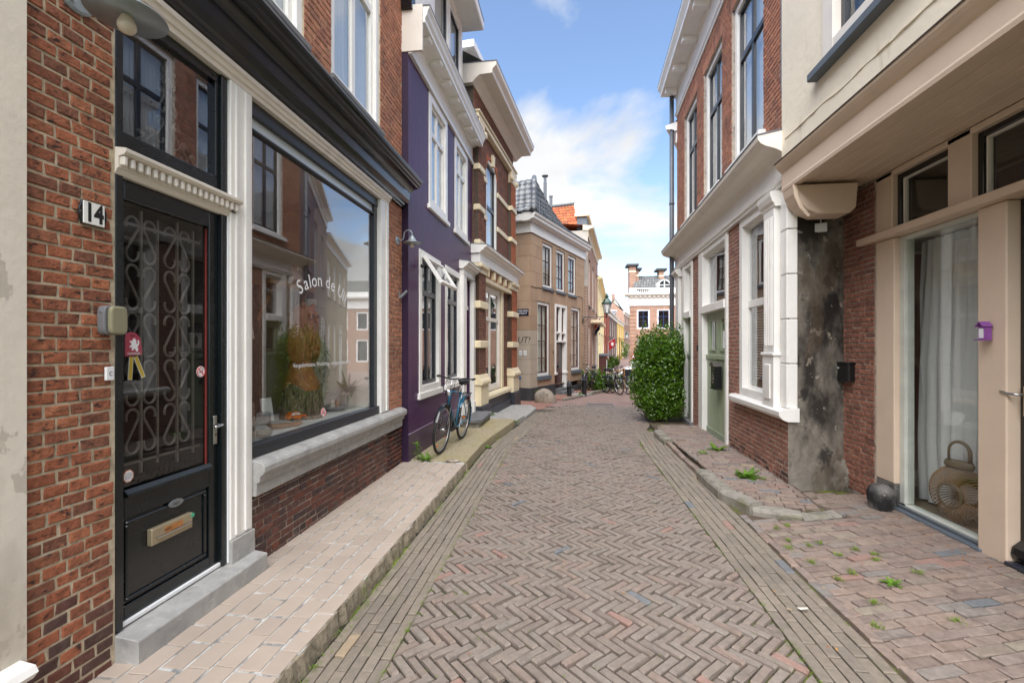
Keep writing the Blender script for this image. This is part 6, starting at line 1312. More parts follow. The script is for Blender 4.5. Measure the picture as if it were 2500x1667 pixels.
def guard_stone():
    t = MB(); t.lathe([(.0, .27), (.06, .265), (.10, .24), (.113, .18), (.11, .1), (.10, .03), (.09, -.03)], (3.13, 4.97, 0), 20); rr = random.Random(4)
    t.v = [(3.13 + (x - 3.13) * 1.0 + rr.uniform(-.006, .006), y + rr.uniform(-.006, .006), z + rr.uniform(-.004, .004)) for x, y, z in t.v]
    tag(part('guard_stone', t, M['guardstone'], smooth=True), 'rounded sooty guard stone at the foot of the beige shop front post', 'guard stone')
guard_stone()
def letterbox():
    t = thing('letterbox', 'black plastic letterbox with a white sticker on the rusty brick pier', 'letterbox', (3.24, 5.72, 1.36), R(90))
    # local x along the wall, y towards the wall is -? front faces the street
    q = MB(); q.ext([(-.15, -.002), (.15, -.002), (.148, .06), (.12, .085), (-.12, .085), (-.148, .06)], -.11, .09, 'z'); part('body', q, M['black_box'], t, bevel=.008, seg=2); q = MB(); q.ext([(-.16, -.002), (.16, -.002), (.158, .066), (.125, .095), (-.125, .095), (-.158, .066)], .09, .115, 'z'); part('lid', q, M['black_box'], t, bevel=.006, seg=2)
    q = text_mesh('reclame', .035, bold=.001).xf(Matrix.Translation((.05, .0865, .045)) @ Matrix.Rotation(R(180), 4, 'Z') @ Matrix.Rotation(R(90), 4, 'X')); part('lettering', q, M['letterwhite'], t)
letterbox()
def bell_house():
    t = thing('doorbell_house', 'tiny violet birdhouse doorbell on the beige door post', 'doorbell', (3.238, 3.93, 1.76), R(90))
    q = MB(); q.ext([(-.03, -.055), (.03, -.055), (.03, .035), (0, .075), (-.03, .035)], 0, .05, 'y'); part('body', q, M['purple_toy'], t, bevel=.002); q = MB(); q.box(-.02, .02, .05, .053, -.045, .03); part('face', q, M['plaswhite'], t, bevel=.001); q = MB(); q.box(-.036, .036, 0, .075, -.062, -.055); part('base', q, M['purple_toy'], t)
    for s in (-1, 1):
        q = MB(); q.box(-.052, .0, -.004, .068, -.003, .003); q.xf(Matrix.Translation((0, 0, .082)) @ Matrix.Scale(s, 4, (1, 0, 0)) @ Matrix.Rotation(R(-48), 4, 'Y')); part('roof', q, M['purple_toy'], t)
bell_house()

# ------------------------------------------------------------------ white shop front, brick house
def build_white():
    f = Fac('white_front_house', 'red brick house with white shop front and green doors', (2.5, 5.5), 2.1, 'R'); o = f.o; E_ = 6.2
    W1 = (.55, 1.62, .95, 3.5); DR = (2.16, 3.98, -.1, 3.5); D2 = (4.55, 5.50, -.1, 3.5)
    up = [(.72, 1.98, 4.42, 6.88), (2.50, 3.66, 4.42, 6.88), (4.20, 5.36, 4.42, 6.88)]
    w = f.sheet('wall', M['mortar_grey'], 0.0, E_, -.2, 7.4, [W1, DR, D2] + up, d1=.35, caps=False)
    f.bricks(w, M['brick_rust'], 0.0, 2.12, .03, .80, (), pitch=.06, L=.2, H=.1, ind=230, joint=.013, proud=.004, jit=.003, seed=61, dark=(M['brick_dark'], .12))
    f.bricks(w, M['brick_rust'], 1.64, 2.14, .80, 3.5, (), pitch=.06, L=.2, H=.1, ind=170, joint=.013, proud=.004, jit=.003, seed=62)
    f.bricks(w, M['brick_rust'], 3.99, 4.53, -.05, 3.5, (), pitch=.06, L=.2, H=.1, ind=150, joint=.013, proud=.004, jit=.003, seed=63)
    f.bricks(w, M['brick_rust'], 5.62, E_, -.1, .95, (), pitch=.06, L=.2, H=.1, ind=60, joint=.012, jit=.003, seed=65)
    sol = [(a - .06, b + .06, d, d + .22, 20) for a, b, c, d in up]
    f.bricks(w, M['brick_up'], 0.06, E_ - .01, 4.15, 7.32, up, pitch=.0615, L=.21, H=.105, ind=300, joint=.011, seed=64, soldier=sol)
    # sooty plaster on the return towards the viewer
    mb = MB(); mb.quad((.0, -.003, -.1), (-.36, .83, -.1), (-.36, .83, 3.46), (.0, -.003, 3.46)); part('return_wall', mb, M['soot'], o); mb = MB(); mb.quad((.0, -.0, 3.46), (.0, 5, 3.46), (.0, 5, 7.4), (.0, 0, 7.4)); part('return_wall_top', mb, M['brick_up'], o)
    mb = MB(); rr = random.Random(6); mb.ball((-.27, .68, .12), (.06, .12, .2), 12, 8, .15, 4); part('plaster_lump', mb, M['soot'], o)
    f.shell(M['brick_up'], .62, E_, 8.6, depth=6.5, d0=.9)
    # upper windows
    for a, b, c, d in up: f.window(a, b, c, d, d=.06, glass=GLASS2, fm=M['white'], fw=.10, sm=M['anthracite'], sw=.05, vbars=((a + b) / 2,), hbars=(6.02,), bw=.085, sill=(M['white'], .09, .09, .08), curtain=(M['curtain'], .12), room=M['room'], proud=.02)
    f.prof('frieze', M['white'], .0, E_, [(.1, 7.32), (-.03, 7.32), (-.04, 7.35), (-.06, 7.37), (-.06, 7.40), (-.035, 7.42), (-.035, 7.85), (.1, 7.85)]); c = f.prof('cornice', M['white'], -.02, E_ + .12, [(.1, 7.85), (-.04, 7.85), (-.06, 7.90), (-.38, 7.92), (-.385, 8.0), (-.41, 8.04), (-.45, 8.10), (-.455, 8.16), (.1, 8.2)], bevel=.003); f.prof('zinc_cover', M['zinc_dk'], -.02, E_ + .13, [(.1, 8.2), (-.458, 8.16), (-.46, 8.172), (.1, 8.215)], c)
    for k in range(7): f.B('bracket', M['white'], .2 + k * .95, .34 + k * .95, -.33, -.036, 7.80, 7.918, c, .01)
    rf = MB(); rf.quad((0, -.3, 8.2), (-E_, -.3, 8.2), (-E_, 2.6, 10.6), (0, 2.6, 10.6)); rf.quad((0, 2.6, 10.6), (-E_, 2.6, 10.6), (-E_, 6.5, 8.2), (0, 6.5, 8.2)); roof = part('roof', rf, FARTILE_R, o)
    f.B('dormer', M['slate_blue'], .9, 2.3, .2, 2.0, 8.3, 9.9, roof, .01)
    # shop front entablature
    f.prof('architrave', M['white'], .0, E_ + .02, [(.15, 3.5), (-.05, 3.5), (-.055, 3.54), (-.075, 3.55), (-.08, 3.59), (-.06, 3.60), (-.05, 3.62), (-.05, 3.80), (.15, 3.80)]); c = f.prof('shop_cornice', M['offwhite'], -.03, E_ + .25, [(.15, 3.80), (-.05, 3.80), (-.07, 3.84), (-.10, 3.87), (-.16, 3.90), (-.25, 3.93), (-.30, 3.96), (-.33, 4.0), (-.34, 4.05), (.1, 4.13)], bevel=.003); f.prof('zinc_cover', M['zinc_dk'], -.035, E_ + .26, [(.1, 4.13), (-.344, 4.05), (-.348, 4.066), (.1, 4.145)], c)
    # quoins and pilasters
    for k in range(5): f.B('quoin', M['white'], .0, .17, -.018, .1, .95 + k * .51, .95 + k * .51 + .502, bevel=.008)
    p = f.B('pilaster', M['white'], .20, .52, -.075, .1, 1.58, 3.30, bevel=.008)
    for k in range(5): f.B('flute', M['white'], .245 + k * .052, .265 + k * .052, -.084, -.07, 1.66, 3.2, p, .004)
    f.B('pilaster_pedestal', M['white'], .19, .53, -.085, .1, .92, 1.54, p, .008); f.B('pedestal_panel', M['white'], .27, .45, -.10, -.08, 1.02, 1.44, p, .012); f.B('pedestal_cap', M['white'], .17, .55, -.10, .1, 1.54, 1.58, p, .008)
    f.prof('capital', M['white'], .16, .56, [(.1, 3.30), (-.08, 3.30), (-.09, 3.34), (-.11, 3.36), (-.13, 3.42), (-.135, 3.47), (.1, 3.5)], p)
    p = f.B('pilaster', M['white'], 5.70, 6.05, -.075, .1, 1.45, 3.30, bevel=.008); f.prof('capital', M['white'], 5.64, 6.11, [(.1, 3.30), (-.08, 3.30), (-.09, 3.34), (-.11, 3.36), (-.15, 3.42), (-.155, 3.47), (.1, 3.5)], p); f.B('pilaster_pedestal', M['white'], 5.68, 6.07, -.085, .1, 1.03, 1.45, p, .008); f.prof('pilaster_foot', M['white'], 5.62, 6.13, [(.1, .88), (-.09, .88), (-.14, .92), (-.13, .98), (-.09, 1.03), (.1, 1.03)], p); f.B('pedestal_panel', M['white'], 5.78, 5.97, -.098, -.08, 1.1, 1.38, p, .01)
    # display window with bulging sill
    ww = f.window(*W1, d=.05, fm=M['white'], fw=.12, sm=M['white'], sw=.03, hbars=(2.26,), bw=.10, room=M['room'], depth=.9, glass=GLASS2, proud=.06, curtain=(M['lace'], .35, 9, .02))
    mb = MB(); prof = [(.1, .80), (-.02, .80), (-.07, .82), (-.11, .86), (-.115, .91), (-.07, .94), (.1, .955)]; f.prof('sill', M['white'], -.04, 1.80, prof, ww)
    for k in range(26): f.B('blind_slat', M['plaswhite'], .70, 1.48, .16, .185, 1.2 + k * .038, 1.206 + k * .038, ww, 0)
    # green double door, single green door
    for (a, b, leaves, lab) in ((2.16, 3.98, 2, 0), (4.55, 5.50, 1, 1)):
        mb = MB(); f.bx(mb, a, a + .10, -.03, .2, -.05, 3.5); f.bx(mb, b - (.30 if lab == 0 else .2), b, -.03, .2, -.05, 3.5); f.bx(mb, a + .1, b - .2, -.05, .15, 2.28, 2.42); f.bx(mb, a + .1, b - .2, -.02, .2, 3.40, 3.5); fr = part('door_frame', mb, M['white'], o, bevel=.006)
        a2, b2 = a + .10, b - (.30 if lab == 0 else .2); f.window(a2, b2, 2.42, 3.40, d=.06, fm=M['white'], fw=.02, sm=M['white'], sw=.03, glass=GLASS2, parent=fr, name='fanlight', depth=.6, curtain=(M['grey_curtain'], .4, 6, .02))
        lw = (b2 - a2) / leaves
        for k in range(leaves):
            x0, x1 = a2 + k * lw + .004, a2 + (k + 1) * lw - .004; gx0, gx1 = x0 + .16, x1 - .16; mb = MB(); f.bx(mb, x0, x1, .07, .12, -.02, 1.60); f.bx(mb, x0, gx0, .07, .12, 1.60, 2.28); f.bx(mb, gx1, x1, .07, .12, 1.60, 2.28); f.bx(mb, gx0, gx1, .07, .12, 2.12, 2.28)
            dd = part('door', mb, M['green'], o, bevel=.006); f.B('lock_rail', M['green'], x0, x1, .035, .07, 1.42, 1.50, dd, .008); f.B('bottom_board', M['green'], x0, x1, .045, .07, -.02, .14, dd, .008); part('pane', MB().quad((-gx0, .09, 1.60), (-gx1, .09, 1.60), (-gx1, .09, 2.12), (-gx0, .09, 2.12)), GLASS, dd)
            nb = 6
            for q in range(nb): f.B('board', M['green'], x0 + .03 + q * (lw - .06) / nb + .004, x0 + .03 + (q + 1) * (lw - .06) / nb - .004, .058, .072, .14, 1.42, dd, .006)
            f.B('pane_sill', M['green'], gx0 - .03, gx1 + .03, .05, .07, 1.57, 1.60, dd, .004); f.roombox(M['roomdark'], gx0, gx1, 1.6, 2.12, .125, .4, dd)
            for q in range(13): f.B('blind_slat', M['plaswhite'], gx0, gx1, .14, .16, 1.61 + q * .038, 1.616 + q * .038, dd, 0)
            if lab == 0 and k == 0: f.B('poster', M['paper'], gx0 + .02, gx1 - .05, .084, .086, 1.62, 1.92, dd, 0); mb = MB(); mb.ball((-(gx0 + gx1) / 2 + .01, .083, 1.77), (.05, .001, .09), 12, 8); part('poster_figure', mb, M['rattan_dk'], dd)
    f.B('threshold', M['bluestone_dk'], 2.16, 3.98, -.06, .12, -.05, .03, bevel=.008); f.B('threshold', M['bluestone_dk'], 4.5, 5.55, -.08, .12, -.1, .05, bevel=.008)
    f.B('door_buzzer', M['plastic_blk'], 4.0, 4.04, -.05, -.005, 1.56, 1.68, bevel=.004); f.B('door_buzzer', M['plastic_blk'], 5.58, 5.62, -.05, -.005, 1.42, 1.52, bevel=.004)
    # ornate black letterbox on the double door
    t = thing('ornate_letterbox', 'black cast iron letterbox with arched lid on the green double door', 'letterbox', f.w(2.72, .02, 1.16), f.rot); q = MB(); q.box(-.12, .12, -.11, .0, -.22, .16); b_ = part('body', q, M['black_box'], t, bevel=.006)
    q = MB(); q.ext([(-.135, .15)] + [(.135 * -math.cos(R(a)), .15 + .075 * math.sin(R(a))) for a in range(0, 181, 15)] + [(.135, .15)], -.135, .0, 'y'); part('lid', q, M['iron'], t, bevel=.004); q = MB(); q.box(-.13, .13, -.125, .0, -.245, -.22); part('base', q, M['black_box'], t, bevel=.006); q = MB(); q.box(-.08, .08, -.118, -.11, .09, .105)
    for k in range(4): q.ball((-.05 + .03 * k, -.112, .04), (.012, .008, .012), 8, 5)
    for k in range(8): q.ball((.055 * math.cos(k * .785), -.112, -.07 + .07 * math.sin(k * .785)), (.02, .01, .02), 8, 5)
    q.ball((0, -.112, -.07), (.03, .014, .04), 10, 6); part('relief', q, M['iron'], t, smooth=True)
    # junction box on the sooty wall
    t = thing('junction_box', 'small white junction box high on the sooty plaster wall', 'junction box', f.w(.18, .42, 3.02), f.rot + R(-23)); q = MB(); q.box(.0, .06, -.06, .06, -.05, .05); part('case', q, M['plaswhite'], t, bevel=.006, seg=2); q = MB(); q.tube([(.03, 0, .05), (.015, 0, .3)], .007, 6); part('conduit', q, M['plaswhite'], t)
    return f
FW = build_white()

# ------------------------------------------------------------------ mauve and beige houses where the street bends
def simple_house(name, label, P, ang, side, length, eave, wallm, wins, fm, sm, corn=None, roofm=None, z=0.0, rh=2.2, depth=6.0, doors=(), hb=None, glass=None, curt=True, plinth=None, ang2=None):
    f = Fac(name, label, P, ang, side, z=z); holes = [w for w in wins] + [d for d in doors]
    f.sheet('wall', wallm, 0, length, -1.2, eave, holes, d1=.3); f.shell(wallm, 0, length, eave, depth=depth, z0=-1.2)
    for a, b, c, d in wins: f.window(a, b, c, d, d=.05, fm=fm, fw=min(.09, (b - a) * .12), sm=sm, sw=.045, vbars=((a + b) / 2,) if b - a > .6 else (), hbars=((c + d) / 2 + .15,) if hb is None else tuple(c + (d - c) * q for q in hb), bw=.04, sill=(M['bluestone_dk'], .05, .06), curtain=(M['lace'], .12) if curt else None, room=M['room'], glass=glass)
    for a, b, c, d in doors:
        f.B('door', M['doorbrown'] if wallm is not M['orange_house'] else M['blackgreen'], a + .08, b - .08, .12, .18, c, d - .5, bevel=.01); mb = MB(); f.bx(mb, a, a + .08, -.02, .2, c, d); f.bx(mb, b - .08, b, -.02, .2, c, d); f.bx(mb, a + .08, b - .08, -.02, .2, d - .08, d); f.bx(mb, a + .08, b - .08, -.01, .2, d - .5, d - .42); part('door_frame', mb, M['white'], f.o, bevel=.006); f.window(a + .08, b - .08, d - .42, d - .08, d=.1, fm=M['white'], fw=.03, sm=M['white'], sw=.02, name='fanlight', depth=.4)
    if plinth: f.B('plinth', plinth, 0, length, -.03, .1, -1.2, .25, bevel=.01)
    corn = corn or M['white']; f.B('frieze', corn, 0, length, -.04, .2, eave - .28, eave, bevel=.006); f.prof('cornice', corn, -.05, length + .05, [(.2, eave), (-.06, eave), (-.1, eave + .05), (-.26, eave + .08), (-.28, eave + .18), (.2, eave + .24)]); mb = MB(); g = f.g
    mb.quad((0, -.1, eave + .22), (g * length, -.1, eave + .22), (g * length, depth * .45, eave + rh), (0, depth * .45, eave + rh)); mb.quad((0, depth * .45, eave + rh), (g * length, depth * .45, eave + rh), (g * length, depth, eave), (0, depth, eave)); part('roof', mb, roofm or FARTILE, f.o)
    for q in (0.01, length - .01): part('gable', MB().add([(g * q, -.05, eave), (g * q, depth, eave), (g * q, depth * .45, eave + rh)], [(0, 1, 2)]), wallm, f.o)
    return f
f = simple_house('mauve_house', 'mauve plastered house with grey drainpipe behind the green bush', (2.735, 11.72), 24, 'R', 7.5, 7.2, M['mauve'], [(1.2, 2.2, .9, 2.9), (3.2, 4.2, .9, 2.9), (1.2, 2.2, 4.2, 6.2), (3.2, 4.2, 4.2, 6.2), (5.4, 6.3, 4.2, 6.2)], M['slate_blue'], M['slate_blue'], z=-.2, doors=((5.3, 6.3, .0, 3.0),), curt=False)
mb = MB(); mb.box(-.12, .02, -.0, .3, -.3, 9.0); part('corner_strip', mb, M['mauve'], f.o)
q = MB(); q.tube([(0, -.06, 8.6), (0, -.06, -.1)], .055, 12); q.lathe([(.065, 0), (.065, .06)], (0, -.06, 5.2), 12); q.lathe([(.065, 0), (.065, .06)], (0, -.06, 3.4), 12); q.xf(Matrix.Translation((2.62, 11.86, 0))); tag(part('drainpipe', q, M['zinc_dk'], smooth=True), 'grey drainpipe running down beside the bush, end of white shop front', 'drainpipe')
simple_house('beige_house', 'beige plastered house beyond the mauve house, mirrored in the shop window', (5.9, 18.6), 20, 'R', 8, 6.8, M['beige'], [(.8, 1.7, 1.0, 3.2), (2.6, 3.5, 1.0, 3.2), (.8, 1.7, 4.3, 6.1), (2.6, 3.5, 4.3, 6.1), (4.6, 5.5, 4.3, 6.1), (6.4, 7.3, 4.3, 6.1)], M['white'], M['white'], z=-.4, doors=((4.6, 5.6, .1, 3.2),))

# ------------------------------------------------------------------ houses further down the street
def ray_pt(u, dep):
    a = (u - CX) / F_PX; return ((-math.sin(TH) + a * math.cos(TH)) * dep, (math.cos(TH) + a * math.sin(TH)) * dep)
def row_house(name, label, u0, d0, u1, d1, zb, eave, wallm, n, fm, sm, roofm, floors, rh=2.0, corn=None, ww=.5, dormer=None, shop=None):
    A, B_ = ray_pt(u0, d0), ray_pt(u1, d1); L = math.hypot(B_[0] - A[0], B_[1] - A[1]); ang = math.degrees(math.atan2(B_[0] - A[0], B_[1] - A[1])); wins = []; doors = []
    st = L / n
    for fi, (c, d) in enumerate(floors):
        for k in range(n):
            m_ = st * (k + .5); w = min(ww * st, 1.2)
            if fi == 0 and k == n - 1: doors.append((m_ - w / 2, m_ + w / 2, .1, d)); continue
            wins.append((m_ - w / 2, m_ + w / 2, c, d))
    f = simple_house(name, label, A, ang, 'L', L - .02, eave, wallm, wins, fm, sm, corn, roofm, z=zb, rh=rh, doors=doors, hb=(.55,))
    if dormer:
        for a, b in dormer:
            dm = f.sheet('dormer', M['white'] if not shop else M['slate_blue'], a, b, eave + .3, eave + 1.7, [(a + .2, b - .2, eave + .5, eave + 1.5)], d0=.5, d1=.7); f.window(a + .2, b - .2, eave + .5, eave + 1.5, d=.55, fm=M['white'], fw=.08, sm=M['anthracite'], sw=.04, parent=dm); f.B('dormer_roof', M['white'], a - .1, b + .1, .35, 2.2, eave + 1.7, eave + 1.85, dm, .01)
            for q0 in (a, b):
                mb = MB(); mb.quad((q0, .5, eave + .2), (q0, 2.6, eave + .2), (q0, 2.6, eave + 1.7), (q0, .5, eave + 1.7)); part('dormer_cheek', mb, M['slate_blue'], dm)
    return f
f5 = row_house('tall_brick_house', 'tall red brick house with cream cornice behind the brown corner house', 1434, 20.35, 1459, 27.5, -.45, 7.3, FARBRICK, 3, M['offwhite'], M['white'], M['tile_red'], [(.9, 3.1), (4.0, 6.2)], .55, M['creamstone'], .42)
for ch in [c for c in f5.o.children if c.name.split('.')[0] == 'gable']: bpy.data.objects.remove(ch)
# rough flank of the tall house where it looms over the brown house, red tiled roof slope beside it
mb = MB(); mb.box(-.02, .0, -.02, 3, 4.8, 7.3); part('rough_flank', mb, M['grey_render'], f5.o)
def roof_pt(u, v, dep):
    x, y = ray_pt(u, dep); return f5_inv @ Vector((x, y, EYE - (v - HY) / F_PX * dep))
f5_inv = (Matrix.Translation(f5.o.location) @ Matrix.Rotation(f5.rot, 4, 'Z')).inverted()
lb, rb, rr_, rl = roof_pt(1326, 604, 21.3), roof_pt(1430, 604, 20.9), roof_pt(1403, 502, 24.0), roof_pt(1336, 510, 24.4)
rfm = MB(); rfm.quad(tuple(lb), tuple(rb), tuple(rr_), tuple(rl)); side_roof = part('side_roof', rfm, M['tile_red'], f5.o)
def bil(u, v): return lb.lerp(rb, u).lerp(rl.lerp(rr_, u), v)
def quad_tiles(parent, fn, rows, cols, m):
    for j in range(rows):
        for i in range(cols):
            c00, c10, c01, c11 = fn(i / cols, j / rows), fn((i + 1) / cols, j / rows), fn(i / cols, min(1, (j + 1.12) / rows)), fn((i + 1) / cols, min(1, (j + 1.12) / rows)); nr = (c10 - c00).cross(c01 - c00).normalized(); nr = nr if nr.z > 0 else -nr; c = (c00 + c11) / 2; vs = []; pr = [(0, .02), (.2, .06), (.4, .04), (.65, .008), (1, .03)]
            for t_, h in pr: vs += [c00.lerp(c10, t_) + nr * (h + .04) - c, c01.lerp(c11, t_) + nr * (h + .005) - c]
            for t_, h in pr: vs.append(c00.lerp(c10, t_) + nr * h - c)
            me = bpy.data.meshes.new('roof_tile'); k = len(pr); me.from_pydata([tuple(q) for q in vs], [], [(2 * q, 2 * q + 2, 2 * q + 3, 2 * q + 1) for q in range(k - 1)] + [(2 * k + q, 2 * k + q + 1, 2 * q + 2, 2 * q) for q in range(k - 1)]); me.polygons.foreach_set('use_smooth', [True] * len(me.polygons)); ob = link('roof_tile', me, parent, m); ob.location = c
quad_tiles(side_roof, bil, 14, 9, M['tile_red'])
mb = MB(); mb.tube([rl + Vector((0, 0, .06)), rr_ + Vector((0, 0, .06))], .12, 8); part('ridge_board', mb, M['tile_black'], f5.o); q = MB(); q.lathe([(.08, -.2), (.08, .5), (.10, .52), (.10, .6)], tuple(roof_pt(1345, 506, 24.3)), 12); part('flue_pipe', q, M['zinc_dk'], f5.o)
mb = MB(); mb.tube([rb + Vector((0, 0, .05)), rr_ + Vector((0, 0, .05))], .06, 6); part('verge_board', mb, M['offwhite'], f5.o)
f5.B('roof_dormer', M['lead'], .3, 2.2, .05, .5, 7.45, 8.0, bevel=.01); f5.B('dormer_cornice', M['creamstone'], .2, 2.3, -.05, .6, 8.0, 8.16, bevel=.01); f5.B('shop_canopy', M['creamstone'], 2.0, 7.0, -.5, .1, 3.25, 3.4, bevel=.02)
row_house('pale_yellow_house', 'pale yellow house with tall narrow windows, before the orange one', 1459.5, 28, 1474.5, 41, -.85, 6.6, M['cream_house'], 3, M['cream_house'], M['offwhite'], FARTILE, [(.9, 2.7), (3.4, 5.6)], 1.6, M['cream_house'], .35)
row_house('orange_house', 'narrow orange red house with tall white windows', 1475, 42, 1487.2, 51, -.6, 5.9, M['orange_house'], 2, M['white'], M['white'], FARTILE_R, [(.8, 2.6), (3.3, 5.2)], 2.2, None, .35)
row_house('brown_brick_house', 'brown brick row house with two dormers, right of the orange house', 1487.5, 51.5, 1506.5, 66, -.5, 5.9, FARBRICK2, 4, M['white'], M['white'], FARTILE_R, [(.8, 2.6), (3.3, 5.2)], 2.6, None, .4, [(2.0, 4.2), (8, 10)])
row_house('yellow_house', 'small yellow row house with shop window', 1507, 66.5, 1523, 80, -.4, 5.8, M['yellow_house'], 3, M['white'], M['white'], FARTILE_R, [(.8, 2.8), (3.4, 5.2)], 2.4, None, .4, [(3, 5)])
row_house('distant_brick_house', 'distant brick house with white cornice and four upper windows', 1523.5, 80.5, 1541, 98, -.3, 8.0, FARBRICK, 5, M['white'], M['white'], FARTILE, [(.8, 2.8), (3.4, 5.0), (6.0, 7.5)], 2.4, None, .4)
A, B_ = ray_pt(1497, 84), ray_pt(1528, 84); g = MB(); zt = lambda v, d: EYE - (v - HY) / F_PX * d
g.add([(A[0], A[1] + 8, 0), (B_[0], B_[1] + 8, 0), (B_[0], B_[1] + 8, zt(755, 92)), ((A[0] + B_[0]) / 2, B_[1] + 8, zt(728, 92)), (A[0], A[1] + 8, zt(758, 92))], [(0, 1, 2, 3, 4)])
gt = thing('grey_gable', 'weathered grey gable rising behind the brown brick row', 'house', (0, 0, 0)); part('gable_wall', g, M['grey_render'], gt)
g = MB(); a_ = Vector(((A[0] + B_[0]) / 2, B_[1] + 7.9, zt(728, 92))); g.quad(tuple(a_), tuple(a_ + Vector((0, 14, 0))), (B_[0] + .6, B_[1] + 22, zt(760, 92)), (B_[0] + .6, B_[1] + 7.9, zt(760, 92))); g.quad(tuple(a_), tuple(a_ + Vector((0, 14, 0))), (A[0] - .6, A[1] + 22, zt(763, 92)), (A[0] - .6, A[1] + 7.9, zt(763, 92))); part('gable_roof', g, FARTILE, gt); g = MB(); g.box(a_.x - .3, a_.x + .3, a_.y + 3, a_.y + 3.6, a_.z - .5, a_.z + 1.2); part('chimney', g, FARBRICK, gt)
g = MB(); g.box(A[0] - .3, A[0] + .0, A[1] + 8, A[1] + 20, 0, zt(762, 92)); part('side_wall', g, M['grey_render'], gt)

